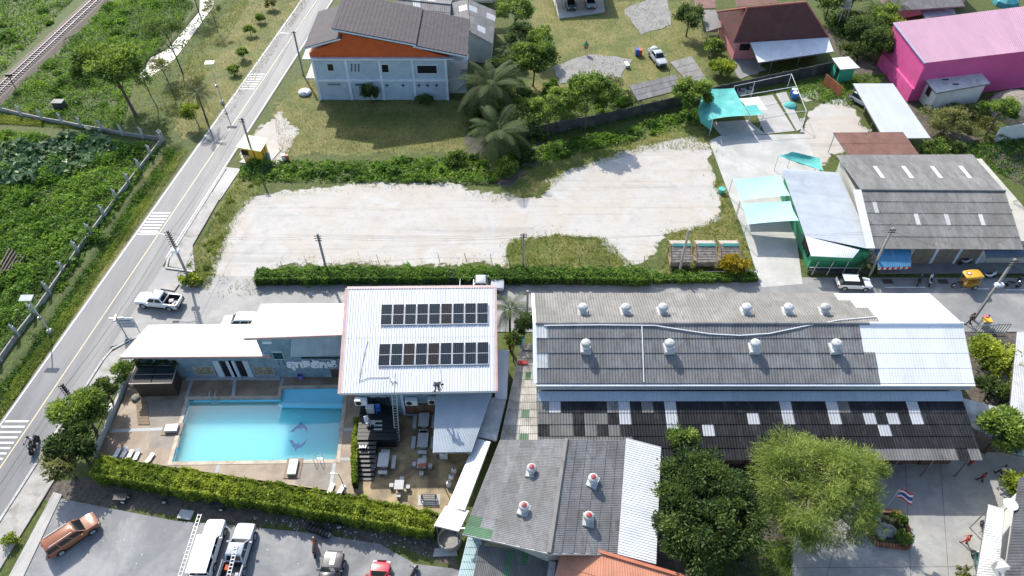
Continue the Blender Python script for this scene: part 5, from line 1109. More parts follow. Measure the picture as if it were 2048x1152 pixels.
for i in range(len(wp) - 1):
    a, b = wp[i], wp[i + 1]; n = max(1, round((b - a).length / 3))
    for k in range(n):
        p, q2 = a.lerp(b, k / n), a.lerp(b, (k + 1) / n); part('wall_panel', MB().beam(p.lerp(q2, .005) + Vector((0, 0, .9)), q2.lerp(p, .005) + Vector((0, 0, .9)), .12, 1.8), MATS['dark_wall'], s); part('pier', MB().box(p.x, p.y, .95, .2, .2, 1.95), MATS['dark_wall'], s)
canopy('long_shed', 'long dark grey shed roof against the boundary wall', [(1276, 201, 2.0), (1366, 178, 2.0), (1352, 149, 2.5), (1258, 171, 2.5)], 9, MATS['grey_sheet'], [(1262, 178, 2.4), (1278, 198, 2.0)], rib=False, nv=3)
canopy('short_shed', 'shorter pale grey shed roof set at an angle by the pickup', [(1385, 174, 2.3), (1418, 166, 2.3), (1384, 112, 2.6), (1340, 124, 2.6)], 4, MATS['grey_sheet_light'], [(1342, 127, 2.6)], rib=False, nv=4)
# teal shade nets and pipe frames
def net(name, lab, q, mat, sag=.25, legs=(), n=10, cat='shade net', ext=None):
    q = [G(*p) for p in q]; t = thing(name, lab, cat, (q[0].x, q[0].y, 0)); vs, fs = [], []
    for j in range(n + 1):
        for i in range(n + 1):
            u, v = i / n, j / n; p = q[0].lerp(q[1], u).lerp(q[3].lerp(q[2], u), v); s_ = 16 * u * (1 - u) * v * (1 - v)
            ed = 1 - 4 * max(0, .25 - u * (1 - u)) * 0
            p.z += -sag * s_ + random.uniform(-.5, .5) * sag * .25 * (s_ > 0); c = sum(q, Vector()) / 4; pin = .05 * (4 * u * (1 - u) if v in (0, 1) else 0) + .05 * (4 * v * (1 - v) if u in (0, 1) else 0)
            vs.append(p.lerp(Vector((c.x, c.y, p.z)), pin))
    fs = [(j * (n + 1) + i, j * (n + 1) + i + 1, (j + 1) * (n + 1) + i + 1, (j + 1) * (n + 1) + i) for j in range(n) for i in range(n)]
    part('net', MB().add(vs, fs), mat, t, True)
    for (x, y, z) in legs: p = G(x, y, z); part('post', MB().tube([(p.x, p.y, 0), (p.x, p.y, z)], .045, 6), MATS['alu'], t)
    return t
tn = net('teal_net', 'large wrinkled teal shade net on posts by the boundary wall', [(1426, 238, 2.7), (1500, 231, 2.7), (1468, 176, 2.7), (1410, 177, 2.7)], MATS['teal_net'], .45, [(1426, 238, 2.7), (1500, 231, 2.7), (1468, 176, 2.7)], 14)
q_ = [G(1426, 238, 2.7), G(1410, 177, 2.7), G(1394, 222, 1.4), G(1423, 262, .8)]; part('hanging_flap', MB().add([q_[0], q_[1], G(1402, 200, 1.9), q_[2], G(1402, 246, 1.0), q_[3]], [(0, 1, 2), (0, 2, 3), (0, 3, 4), (0, 4, 5)]), MATS['teal_net'], tn)
net('teal_net', 'small square teal shade net beside the white sheet', [(1501, 231, 2.5), (1528, 229, 2.5), (1513, 209, 2.5), (1486, 211, 2.5)], MATS['teal_net'], .1, [(1527, 229, 2.5), (1501, 231, 2.5)], 6)
net('white_sheet_awning', 'flat white sheet awning between the teal nets', [(1500, 222, 2.3), (1535, 219, 2.3), (1517, 193, 2.4), (1477, 197, 2.4)], MATS['plastic_white'], .06, [(1477, 197, 2.4), (1517, 193, 2.4)], 5)
t_ = net('teal_net', 'crumpled teal net hung in a ring behind the silver roof', [(1556, 312, 2.3), (1585, 303, 2.5), (1640, 316, 2.4), (1648, 342, 2.3)], MATS['teal_net'], .6, [(1557, 312, 2.3), (1585, 303, 2.5), (1638, 316, 2.4)], 9)
net('pale_shade_sail', 'pale aqua shade sail over the driveway, farther from the street', [(1480, 401, 2.7), (1581, 391, 3.2), (1562, 350, 3.2), (1465, 358, 2.7)], MATS['pale_net'], .2, [(1465, 358, 2.7), (1480, 401, 2.7)])
net('pale_shade_sail', 'pale aqua shade sail over the driveway, nearer the street', [(1494, 449, 2.7), (1598, 441, 3.2), (1581, 402, 3.2), (1481, 406, 2.7)], MATS['pale_net'], .2, [(1494, 449, 2.7), (1481, 406, 2.7)])
fp = [G(1469, 172, 2.6), G(1583, 148, 2.6), G(1613, 222, 2.6), G(1501, 231, 2.6)]; s = thing('pipe_frame', 'open frame of thin white pipes beside the teal net', 'frame', (fp[1].x, fp[1].y, 0))
for a, b in ((0, 1), (1, 2), (2, 3)): part('top_pipe', MB().tube([fp[a], fp[b]], .03, 6), MATS['plastic_white'], s)
part('cross_pipe', MB().tube([fp[0].lerp(fp[3], .35), fp[1].lerp(fp[2], .35)], .04, 6), MATS['plastic_white'], s)
for p in (fp[1], fp[2], fp[0], fp[0].lerp(fp[1], .35)): part('post', MB().tube([(p.x, p.y, 0), p], .04, 6), MATS['plastic_white'], s)
for i, (px, py) in enumerate(((1482, 188), (1497, 184))):
    p = G(px, py); tag(part('concrete_ring', MB().lathe((p.x, p.y, 0), [(.7, 0), (.7, .6), (.6, .6), (.6, .05)], 18), MATS['concrete_light']), 'concrete well ring beside the boundary wall, ' + ('next to the large net' if i == 0 else 'farther from the large net'), 'well ring')
for i, (px, py) in enumerate(((1586, 190), (1588, 197))):
    p = G(px, py); s = thing('blue_drum', 'blue plastic drum by the pipe frame, ' + ('the one nearer the wall' if i == 0 else 'the one nearer the driveway'), 'drum', p); part('body', MB().lathe((p.x, p.y, 0), [(.45, 0), (.5, .3), (.5, .8), (.42, .95)], 14), MATS['blue_plastic'], s, True); part('lid', MB().lathe((p.x, p.y, .95), [(.42, 0), (.4, .06), (.1, .08)], 14), MATS['plastic_white'], s)
p = G(1580, 212); tag(part('net_heap', MB().lathe((p.x, p.y, 0), [(1.0, 0), (.8, .3), (.4, .5), (.05, .55)], 9), MATS['teal_net']), 'small heap of teal netting on the ground', 'netting')
s = thing('pole_bundle', 'loose bundle of pale poles lying by the driveway', 'poles', G(1603, 250))
for k in range(4): a, b = G(1600 + 3 * k, 238), G(1607 - 2 * k, 266); part('pole', MB().tube([a + Vector((0, 0, .08 + .05 * k)), b + Vector((0, 0, .1))], .05, 5), MATS['concrete_light'], s)
# three thatched huts by the street
def hut(px, w_, lab, first=[None]):
    p = G(px, 540); t = thing('thatched_hut', lab, 'hut', p, 'thatched huts by the hedge'); d_ = 2.3; x0, x1 = p.x - w_ / 2, p.x + w_ / 2
    for x in (x0 + .12, x1 - .12):
        for y in (p.y + .15, p.y + d_ - .1): part('post', MB().tube([(x, y, 0), (x, y, 1.7)], .06, 6), MATS['wood'], t)
    part('floor', MB().box(p.x, p.y + d_ / 2, .5, w_ - .15, d_ - .2, .1), MATS['wood'], t)
    ry = p.y + d_ * .72
    for k in range(7):
        v0, v1 = k / 7, (k + 1.25) / 7
        a, b = Vector((x0, p.y - .35, 1.5)), Vector((x0, ry, 2.5)); c0, c1 = a.lerp(b, v0), a.lerp(b, min(1, v1))
        part('thatch_course', MB().slab([c0 + Vector((0, 0, .1)), c0 + Vector((w_, 0, .1)), c1 + Vector((w_, 0, .05)), c1 + Vector((0, 0, .05))], .1), MATS['thatch'], t)
    part('back_slope', MB().slab([(x0, ry, 2.52), (x1, ry, 2.52), (x1, p.y + d_ + .3, 2.2), (x0, p.y + d_ + .3, 2.2)], .07), M('thatch_pale', (.4, .36, .3), .9, .25, 4), t)
    part('net_strip', MB().slab([(x0 + .3, ry - .35, 2.5), (x1, ry - .35, 2.5), (x1, ry - .05, 2.65), (x0 + .3, ry - .05, 2.65)], .02), M('net_green', (.06, .3, .26), .8), t)
    for e in (x0, x1): part('bargepole', MB().tube([(e, p.y - .4, 1.62), (e, ry, 2.66), (e, p.y + d_ + .3, 2.3)], .05, 5), MATS['wood'], t)
    part('side_screen', MB().box(p.x, p.y + .05, .85, w_ - .2, .05, .6), MATS['thatch'], t)
hut(1358, 2.35, 'thatched bamboo hut with a leaning pole in front'); hut(1408, 2.3, 'middle one of the three thatched bamboo huts'); hut(1455, 2.2, 'thatched bamboo hut behind the yellow bush')
# yellow kiosk
q_ = [G(471, 294, 2.5), G(521, 303, 2.5), G(537, 277, 2.7), G(489, 269, 2.7)]
ks = thing('yellow_kiosk', 'yellow roadside kiosk with a cream roof behind a pole', 'kiosk', (q_[0].x + 1, q_[0].y, 0)); part('roof', MB().slab(q_, .09), MATS['cream_roof'], ks)
c_ = sum(q_, Vector()) / 4; wf = [Vector((c_.x + .15, c_.y, 0)).lerp(Vector((p.x, p.y, 0)), .75) for p in q_]; walls(ks, wf, .05, [2.4, 2.4, 2.6, 2.6], MATS['yellow_paint'])
for k in (.33, .66): p = wf[0].lerp(wf[1], k); part('panel_joint', MB().box(p.x, p.y - .03, 1.2, .05, .1, 2.2), MATS['dark_steel'], ks)
for k in (.33, .66): p = wf[1].lerp(wf[2], k); part('panel_joint', MB().box(p.x + .03, p.y, 1.2, .1, .05, 2.2), MATS['dark_steel'], ks)
p = wf[0].lerp(wf[1], .2); part('counter', MB().box(p.x, p.y - .3, 1.15, 1.2, .6, .07), MATS['cream_roof'], ks); part('hatch', MB().box(p.x, p.y - .03, 1.6, 1.1, .1, .7), MATS['black'], ks)
sheet('kiosk_pad', Gs([(478, 325), (535, 332), (562, 300), (520, 290)]), .06, MATS['concrete'])
p = G(533, 323); s = thing('sandwich_board', 'small pale board with green marks leaning beside the kiosk', 'board', p); part('board', MB().slab([(p.x - .7, p.y - .2, .05), (p.x + .7, p.y - .2, .05), (p.x + .5, p.y + .5, 1.1), (p.x - .4, p.y + .5, 1.1)], .05), MATS['concrete_light'], s); part('mark', MB().slab([(p.x - .25, p.y - .12, .3), (p.x + .3, p.y - .12, .3), (p.x + .25, p.y + .4, 1.06), (p.x - .15, p.y + .4, 1.06)], .02), M('mark_green', (.05, .22, .16), .7), s)
p = G(569, 321); s = thing('litter_bin', 'white and orange box standing in the weeds by the kiosk', 'box', p); part('box', MB().box(p.x, p.y, .5, .5, .5, 1.0, .3), MATS['plastic_white'], s); part('side', MB().box(p.x + .45, p.y, .45, .45, .45, .9, .3), M('box_orange', (.5, .12, .05), .6), s)
p = G(610, 187); tag(part('covered_boat', MB().lathe((p.x, p.y, 0), [(.9, 0), (1.0, .35), (.8, .5), (.1, .55)], 8), M('pale_tarp', (.5, .52, .6), .6)), 'low heap under a pale plastic sheet at the roadside', 'tarpaulin')
# ------------------------------------------------------------ concrete-post fences on the left
def fence(lab, posts, ext, lean=.0):
    P = Gs(posts); t = thing('post_fence', lab, 'fence', P[0])
    E_ = [P[0] + (P[0] - P[1])] + P if ext else P
    for a, b in zip(E_, E_[1:]): part('base_panel', MB().beam(a + Vector((0, 0, .2)), b + Vector((0, 0, .2)), .16, .75), MATS['concrete_pole'], t)
    for p in P: part('post', MB().beam(p - Vector((0, 0, .3)), p + Vector((0, 0, 1.5)), .26, .26).beam(p + Vector((0, 0, 1.5)), p + Vector((-.25, .1, 1.75)), .16), MATS['concrete_light'], t)
    for z in (.9, 1.45): part('wire', MB().tube([p + Vector((0, 0, z)) for p in E_], .018, 4), MATS['wood'], t)
fence('concrete post fence running from the railway towards the road', [(5, 222), (44, 232), (86, 241), (126, 248), (164, 256), (206, 263), (246, 270), (287, 276), (327, 281)], True)
fence('concrete post fence on a low wall along the roadside ditch', [(324, 284), (303, 312), (281, 340), (259, 368), (235, 400), (210, 434), (183, 470), (157, 505), (129, 545), (100, 587), (70, 630), (37, 672), (2, 722), (-36, 775)], False)
s = thing('log_pile', 'pile of dark logs lying in the green scrub', 'logs', G(22, 535))
for k in range(6):
    a, b = G(-10 + 9 * k, 560 - 4 * k), G(25 + 6 * k, 505 + 3 * k); part('log', MB().tube([a + Vector((0, 0, .35)), b + Vector((0, 0, .6))], .13, 6), MATS['wood_dark'], s)
p = G(122, 216); s = thing('concrete_culvert', 'dark box culvert end standing in the scrub by the fence', 'culvert', p); part('body', MB().box(p.x, p.y, .5, 1.5, 1.0, 1.2), MATS['dark_wall'], s); part('lid', MB().box(p.x, p.y, 1.13, 1.6, 1.1, .08), MATS['concrete_pole'], s)
p = G(32, 178); s = thing('rail_signal', 'short dark railway signal post beside the track', 'signal', p); part('post', MB().tube([p, p + Vector((0, 0, 2.2))], .06, 6), MATS['dark_steel'], s); part('head', MB().box(p.x, p.y, 2.3, 1.0, .2, .4), MATS['dark_steel'], s)
# ------------------------------------------------------------ utility poles, lamps, cables
POLES = {}
def pole(key, px, py, h, lab, ins=5, arm=None, thick=.14, mat='concrete_pole', box=False):
    b = G(px, py); t = thing('utility_pole', lab, 'utility pole', b); POLES[key] = (b, h)
    part('shaft', MB().beam(b - Vector((0, 0, .2)), b + Vector((0, 0, h)), thick * 1.5, thick * 1.5), MATS[mat], t)
    for k in range(ins): z = h - .2 - .32 * k; part('insulator_arm', MB().beam(b + Vector((-.28, -.12, z)), b + Vector((.28, -.12, z)), .07).lathe((b.x - .28, b.y - .12, z - .06), [(.07, 0), (.07, .16)], 6).lathe((b.x + .28, b.y - .12, z - .06), [(.07, 0), (.07, .16)], 6), MATS['dark_steel'], t)
    if arm:
        p = b + Vector((0, 0, h - .8)); q_ = p + Vector((arm, .2, .35)); part('lamp_arm', MB().tube([p, p.lerp(q_, .5) + Vector((0, 0, .15)), q_], .04, 6), MATS['alu'], t); part('lamp_head', MB().box(q_.x + arm * .1, q_.y, q_.z, .7, .22, .12), MATS['plastic_white'], t)
    if box: part('transformer_box', MB().box(b.x, b.y - .2, h * .62, .8, .4, .3), MATS['plastic_white'], t)
    return t
pole('kiosk', 511, 326, 7.0, 'dark utility pole in front of the yellow kiosk', 2, box=False)
pole('house', 607, 150, 7.2, 'utility pole with a lamp arm at the corner of the blue house', 1, arm=-1.6)
pole('corner', 378, 557, 7.2, 'utility pole with stacked insulators and a lamp arm at the junction', 7, arm=-2.4, box=True)
pole('lot', 655, 547, 6.0, 'thin utility pole rising from the long hedge beside the bare sand', 3)
pole('alley', 1046, 545, 6.0, 'thin utility pole in the hedge opposite the warehouse gable', 2)
pole('hut', 1357, 550, 6.8, 'pale utility pole in front of the thatched huts', 0)
pole('shop', 1738, 552, 7.2, 'pale utility pole beside the blue awning', 2, arm=None)
pole('gate', 1946, 640, 9.0, 'tall dark utility pole beside the garden gate', 3, box=True)
pole('pool', 166, 826, 4.6, 'dark pole with many insulators rising behind the roadside trees', 9, mat='dark_steel')
pole('back', 1054, 640, 4.5, 'short grey pole behind the alley palm', 0)
def cable(pts, sag, r, lab):
    mb = MB()
    for a, b in zip(pts, pts[1:]):
        a, b = Vector(a), Vector(b); mb.tube([a.lerp(b, k / 10) - Vector((0, 0, sag * 4 * (k / 10) * (1 - k / 10))) for k in range(11)], r, 4)
    return tag(part('overhead_cable', mb, MATS['rubber']), lab, 'cable', 'overhead cables')
def at(k, dz, dx=0.0): b, h = POLES[k]; return b + Vector((dx, -.12, h - dz))
for dz, dx in ((.2, -.28), (.5, .28)):
    cable([at('corner', dz, dx), at('lot', dz, dx), at('alley', dz, dx), at('hut', .3, 0), at('shop', dz, dx), at('gate', dz, dx), at('gate', dz, dx) + Vector((25, 3, 0))], .5, .009, 'overhead cable strung from pole to pole along the side street')
for dz, dx in ((.3, .2), (.7, -.2), (1.1, .1)):
    cable([at('pool', min(dz, 1.0), dx) + Vector((-5, -40, .5)), at('pool', dz, dx), at('corner', dz, dx), at('kiosk', .2, dx), at('house', .2, dx), at('house', .2, dx) + Vector((5, 45, 0))], .45, .01, 'overhead cable strung from pole to pole along the main road')
def solar_lamp(px, py, h, lab, dx):
    b = G(px, py); t = thing('solar_street_lamp', lab, 'street lamp', b); part('post', MB().tube([b, b + Vector((0, 0, h))], [.09, .06], 8), MATS['alu'], t, True)
    part('panel', MB().slab([b + Vector(v) for v in ((-.65 + dx, -.3, h), (.65 + dx, -.3, h + .05), (.65 + dx, .4, h + .2), (-.65 + dx, .4, h + .15))], .06), M('lamp_panel', (.55, .58, .62), .35), t); part('base', MB().box(b.x, b.y, .15, .4, .4, .5), MATS['concrete_light'], t); part('battery_box', MB().box(b.x, b.y - .12, h * .45, .3, .2, .35), MATS['steel'], t)
solar_lamp(101, 664, 5.1, 'solar street lamp beside the ditch fence', -.1); solar_lamp(445, 206, 6.4, 'solar street lamp on the grassy verge by the young palm', 0)
# street name sign at the corner
p = G(257, 679); s = thing('street_lamp', 'slim corner pole with small crossed arms at the kerb', 'pole', p); part('post', MB().tube([p, p + Vector((0, 0, 3.4))], .05, 6), MATS['steel'], s); part('arm', MB().beam(p + Vector((-.7, 0, 3.3)), p + Vector((.7, .1, 3.3)), .12).beam(p + Vector((-.1, .4, 3.4)), p + Vector((.1, -.5, 3.45)), .14), MATS['steel'], s); part('base', MB().box(p.x, p.y, .1, .45, .35, .1), MATS['dark_steel'], s)
p = G(276, 669); a, b = GY(248, 639, p.y), GY(279, 655, p.y); s = thing('corner_sign', 'white street sign board with rows of blue-grey lettering at the kerb', 'sign', p)
w_, h_ = 1.9, 1.5; o0 = Vector((p.x - 1.55, p.y + .1, 1.0))
part('board', MB().box(o0.x + w_ / 2, o0.y, o0.z + h_ / 2, w_, .06, h_), MATS['plastic_white'], s)
for e in (.15, w_ - .15): part('post', MB().tube([(o0.x + e, o0.y + .06, 0), (o0.x + e, o0.y + .06, o0.z + h_)], .04, 6), MATS['steel'], s)
for z, hh, x0, x1 in ((1.08, .2, .35, 1.5), (.66, .09, .15, 1.75), (.44, .09, .2, 1.7), (.22, .09, .4, 1.5)):
    k = x0
    while k < x1: l = random.uniform(.05, .11); part('letter', MB().box(o0.x + k + l / 2, o0.y - .034, o0.z + z, l, .014, hh), M('letter_blue', (.1, .13, .2), .6), s); k += l + .035
part('border', MB().box(o0.x + w_ / 2, o0.y - .034, o0.z + h_ - .05, w_ - .06, .012, .03).box(o0.x + w_ / 2, o0.y - .034, o0.z + .8, w_ - .06, .012, .03), MATS['letter_blue'], s)
p = G(340, 573, .1); tag(part('flat_stone', MB().box(p.x, p.y, .12, 1.7, 1.1, .12, -.2), MATS['pave']), 'flat concrete lid at the pavement corner of the sandy lot', 'slab')
for (px, py, l_) in ((1020, 531, 0), (1057, 533, 0), (1105, 530, 0), (1160, 531, 0), (1220, 532, 0), (880, 528, 0), (935, 529, 0), (985, 531, 0), (570, 545, 0), (620, 540, 0), (760, 532, 0), (1290, 534, 0)):
    p = G(px, py); tag(part('fence_stake', MB().tube([p, p + Vector((random.uniform(-.35, -.15), .1, 1.7))], .035, 5), MATS['wood']), 'thin leaning stake rising from the long roadside hedge', 'stake', 'stakes in the roadside hedge')
cable([G(560, 545) + Vector((0, 0, 1.1)), G(880, 529) + Vector((0, 0, 1.1)), G(1290, 535) + Vector((0, 0, 1.1))], .1, .012, 'low wire strung along the stakes of the roadside hedge')
a, b = G(1402, 554), G(1512, 552); s = thing('low_rail', 'low grey rail in front of the yellow bush', 'rail', a); part('rail', MB().tube([a + Vector((0, 0, .8)), b + Vector((0, 0, .8))], .05, 6), MATS['steel'], s)
for k in range(4): p = a.lerp(b, k / 3); part('post', MB().tube([p, p + Vector((0, 0, .8))], .05, 6), MATS['steel'], s)
p = G(1510, 555); s = thing('blue_bucket', 'blue bucket at the end of the low rail', 'bucket', p); part('body', MB().lathe((p.x, p.y, 0), [(.25, 0), (.32, .6), (.28, .6), (.2, .1)], 12), MATS['blue_plastic'], s); part('rim', MB().lathe((p.x, p.y, .58), [(.34, 0), (.34, .05), (.28, .05)], 12), MATS['plastic_white'], s)
p = G(1442, 385); s = thing('green_water_butt', 'teal plastic tub at the corner of the bare lot', 'tub', p); part('body', MB().lathe((p.x, p.y, 0), [(.35, 0), (.42, .6), (.36, .6), (.3, .1)], 12), MATS['teal_net'], s); part('rim', MB().lathe((p.x, p.y, .58), [(.45, 0), (.45, .06), (.38, .06)], 12), MATS['teal_net'], s)
# gate panels right of the warehouse
a, b = G(1936, 672), G(2008, 668); s = thing('garden_gate', 'grey sliding gate of thin bars before the right-hand garden', 'gate', a)
for k in range(14): p = a.lerp(b, k / 13); part('bar', MB().box(p.x, p.y, .8, .05, .05, 1.6), MATS['steel'], s)
for z in (.2, 1.6): part('rail', MB().beam(a + Vector((0, 0, z)), b + Vector((0, 0, z)), .07), MATS['steel'], s)
p = G(1966, 652); s = thing('yellow_stall', 'little stall with a yellow cover by the garden gate', 'stall', p); part('cover', MB().box(p.x, p.y, 1.0, .9, .7, .08), MATS['yellow_paint'], s); part('body', MB().box(p.x, p.y, .5, .8, .6, .95), MATS['alu'], s)
# ------------------------------------------------------------ vehicles
def paint(name, c, r=.28, metal=.0):
    m, t, b, out = nodes(name); b.inputs['Base Color'].default_value = (*c, 1); b.inputs['Roughness'].default_value = r; b.inputs['Metallic'].default_value = metal
    b.inputs['Coat Weight'].default_value = .6; b.inputs['Coat Roughness'].default_value = .08; return m
for n_, c in (('car_white', (.72, .73, .74)), ('car_silver', (.42, .44, .46)), ('car_dark', (.1, .105, .11)), ('car_black', (.015, .017, .022)), ('car_red', (.42, .012, .03)), ('car_copper', (.27, .1, .04)), ('car_blue', (.05, .07, .12)), ('car_green', (.02, .1, .09))): paint(n_, c)
M('lamp_clear', (.6, .62, .64), .15, .05, 2); M('lamp_red', (.35, .015, .015), .25, .05, 2)
def loft(mb, st, n=12):
    """st: list of (x, half width, z bottom, z top)"""
    ring = lambda x, w_, a, b: [(x, -w_ * .82, a), (x, -w_ * .97, a + (b - a) * .14), (x, -w_, a + (b - a) * .45), (x, -w_ * .97, a + (b - a) * .75), (x, -w_ * .9, b - (b - a) * .05), (x, -w_ * .55, b), (x, w_ * .55, b), (x, w_ * .9, b - (b - a) * .05), (x, w_ * .97, a + (b - a) * .75), (x, w_, a + (b - a) * .45), (x, w_ * .97, a + (b - a) * .14), (x, w_ * .82, a)]
    vs = [p for s in st for p in ring(*s)]; fs = []
    for i in range(len(st) - 1):
        for k in range(12): fs.append((i * 12 + k, i * 12 + (k + 1) % 12, (i + 1) * 12 + (k + 1) % 12, (i + 1) * 12 + k))
    fs += [tuple(range(11, -1, -1)), tuple((len(st) - 1) * 12 + k for k in range(12))]
    return mb.add(vs, fs)
def wheel(parent, x, y, r=.36, w_=.23, side=1):
    o = part('wheel', MB().lathe((x, y - w_ / 2, r), [(r * .62, 0), (r * .96, .01), (r, w_ * .25), (r, w_ * .75), (r * .96, w_ - .01), (r * .62, w_)], 18, 'y'), MATS['rubber'], parent, True)
    yy = y + (w_ / 2 + .004 if side > 0 else -w_ / 2 - .024)
    part('rim', MB().lathe((x, yy, r), [(r * .6, 0), (r * .58, .02), (r * .15, .02)], 14, 'y'), MATS['alu'], o)
    for k in range(5): a = k * 1.2566; part('spoke', MB().beam((x, yy + (.022 if side > 0 else -.002), r), (x + r * .55 * math.cos(a), yy + (.022 if side > 0 else -.002), r + r * .55 * math.sin(a)), .05, .012, (0, 1, 0)), MATS['steel'], o)
def cabin(parent, x0, x1, rx0, rx1, zb, zt, wb, wt, pm, rear=True, posts=2, black=False):
    """greenhouse: belt from x0 (rear) to x1 (front), roof from rx0 to rx1"""
    mb = MB(); mid = zb + (zt - zb) * .9
    vs = [(x0, -wb, zb), (x1, -wb, zb), (x1, wb, zb), (x0, wb, zb), (rx0 - .05, -wt, mid), (rx1 + .1, -wt, mid), (rx1 + .1, wt, mid), (rx0 - .05, wt, mid), (rx0 + .06, -wt * .86, zt), (rx1 - .08, -wt * .86, zt), (rx1 - .08, wt * .86, zt), (rx0 + .06, wt * .86, zt)]
    mb.add(vs, [(0, 1, 5, 4), (1, 2, 6, 5), (2, 3, 7, 6), (3, 0, 4, 7), (4, 5, 9, 8), (5, 6, 10, 9), (6, 7, 11, 10), (7, 4, 8, 11), (8, 9, 10, 11)])
    c = part('cabin', mb, MATS['glass'] if black else pm, parent, True)
    if black: part('roof_panel', MB().slab([(rx0 - .02, -wt * .95, zt + .03), (rx1 + .02, -wt * .95, zt + .03), (rx1 + .02, wt * .95, zt + .03), (rx0 - .02, wt * .95, zt + .03)], .07), pm, c)
    V = [Vector(v) for v in vs]
    def pane(name, a, b, c_, d, k=(.07, .1), off=.012):
        n = (b - a).cross(d - a).normalized(); q = []
        for u, v in ((k[0], k[1]), (1 - k[0], k[1]), (1 - k[0], 1 - k[1]), (k[0], 1 - k[1])): q.append(a.lerp(b, u).lerp(d.lerp(c_, u), v) + n * off)
        return part(name, MB().add(q + [p - n * .03 for p in q], [(0, 1, 2, 3), (0, 4, 5, 1), (1, 5, 6, 2), (2, 6, 7, 3), (3, 7, 4, 0)]), MATS['glass'], c)
    pane('windshield', V[1], V[2], V[6], V[5], (.06, .06)); 
    if rear: pane('rear_window', V[3], V[0], V[4], V[7], (.1, .14))
    for s_, (a, b, c_, d) in ((-1, (V[0], V[1], V[5], V[4])), (1, (V[2], V[3], V[7], V[6]))):
        n = posts
        for k in range(n):
            u0, u1 = k / n, (k + 1) / n
            pane('side_window', a.lerp(b, u0), a.lerp(b, u1), d.lerp(c_, u1), d.lerp(c_, u0), (.06, .14))
    return c
def car(name, lab, px, py, rz, pm, kind='suv', z=0.03, sc=1.0, group=None, cat='car'):
    p = G(px, py, z); t = thing(name, lab, cat, p, local=True, rz=rz); pm = MATS[pm] if isinstance(pm, str) else pm; blk = MATS['rubber']
    if kind == 'pickup':
        L0, L1, W, wx = -2.62, 2.62, .9, (-1.58, 1.62); belt = 1.08; r = .39
        part('body', loft(MB(), [(L1, W * .78, .48, .92), (L1 - .18, W * .95, .4, 1.0), (L1 - .7, W, .38, 1.06), (.95, W, .38, 1.1), (-.95, W, .38, 1.12), (-1.0, W * .98, .38, 1.1)]), pm, t, True)
        cabin(t, -.95, 1.1, -.62, .35, belt, 1.78, W * .9, W * .76, pm)
        bd = MB()
        for s_ in (-1, 1): bd.box(-1.8, s_ * (W - .05), .78, 1.66, .1, .66)
        bd.box(-2.58, 0, .78, .1, W * 2, .66); part('bed', bd, pm, t); part('bed_liner', MB().box(-1.78, 0, .56, 1.62, W * 2 - .2, .06).box(-1.02, 0, .85, .05, W * 2 - .22, .5).box(-1.78, W - .115, .85, 1.5, .02, .5).box(-1.78, -W + .115, .85, 1.5, .02, .5), MATS['dark_steel'], t)
        part('tailgate_bar', MB().box(-2.66, 0, .55, .1, W * 1.9, .16), MATS['dark_steel'], t)
    elif kind == 'suv':
        L0, L1, W, wx = -2.25, 2.25, .91, (-1.35, 1.4); belt = .98; r = .37
        part('body', loft(MB(), [(L1, W * .7, .42, .78), (L1 - .2, W * .93, .34, .92), (L1 - .65, W, .32, 1.0), (.95, W, .32, 1.04), (-1.6, W, .32, 1.06), (L0 + .12, W * .95, .36, 1.02), (L0, W * .8, .45, .9)]), pm, t, True)
        cabin(t, -2.1, 1.25, -1.6, .3, belt, 1.64, W * .9, W * .74, pm, posts=2, black=True)
    elif kind == 'wagon':
        L0, L1, W, wx = -2.4, 2.4, .92, (-1.45, 1.5); belt = 1.05; r = .39
        part('body', loft(MB(), [(L1, W * .75, .45, .88), (L1 - .18, W * .94, .36, 1.0), (L1 - .7, W, .34, 1.08), (1.0, W, .34, 1.12), (-1.9, W, .34, 1.14), (L0 + .1, W * .96, .38, 1.1), (L0, W * .85, .45, 1.0)]), pm, t, True)
        cabin(t, -2.36, 1.25, -2.2, .4, belt, 1.8, W * .91, W * .76, pm, posts=3)
        for s_ in (-1, 1): part('roof_rail', MB().tube([(-1.9, s_ * .62, 1.86), (.2, s_ * .62, 1.86)], .03, 6), MATS['alu'], t)
    else:
        L0, L1, W, wx = -1.95, 1.95, .84, (-1.2, 1.25); belt = .88; r = .31
        part('body', loft(MB(), [(L1, W * .65, .4, .68), (L1 - .2, W * .92, .3, .8), (L1 - .6, W, .28, .88), (.8, W, .28, .92), (-1.4, W, .28, .94), (L0 + .1, W * .93, .32, .9), (L0, W * .75, .42, .78)]), pm, t, True)
        cabin(t, -1.8, 1.0, -1.4, .2, belt, 1.44, W * .9, W * .7, pm)
    for x in wx:
        for s_ in (-1, 1):
            wheel(t, x, s_ * (W - .1), r, .22, s_)
            part('wheel_arch', MB().add([(x + (r + k) * math.cos(a), s_ * (W + .008), r + (r + k) * math.sin(a) * .98) for k in (-.02, .07) for a in [math.pi * i / 10 for i in range(11)]], [(i, i + 1, 12 + i, 11 + i) for i in range(10)]), blk, t)
    for s_ in (-1, 1):
        part('headlight', MB().box(L1 - .13, s_ * W * .68, .8 if kind != 'hatch' else .68, .2, .34, .14), MATS['lamp_clear'], t); part('tail_light', MB().box(L0 - (.02 if kind != 'pickup' else -.0), s_ * W * .84, .85, .1, .16, .3), MATS['lamp_red'], t)
        part('mirror', MB().box(.75 if kind != 'hatch' else .55, s_ * (W + .1), belt + .1, .12, .24, .16), pm, t)
        part('sill', MB().box(0, s_ * (W - .03), .36, 2.2, .06, .1), blk, t)
    part('bumper', MB().box(L1 - .02, 0, .5, .12, W * 1.5, .2).box(L0 + .02, 0, .5, .12, W * 1.6, .18), MATS['dark_steel'], t)
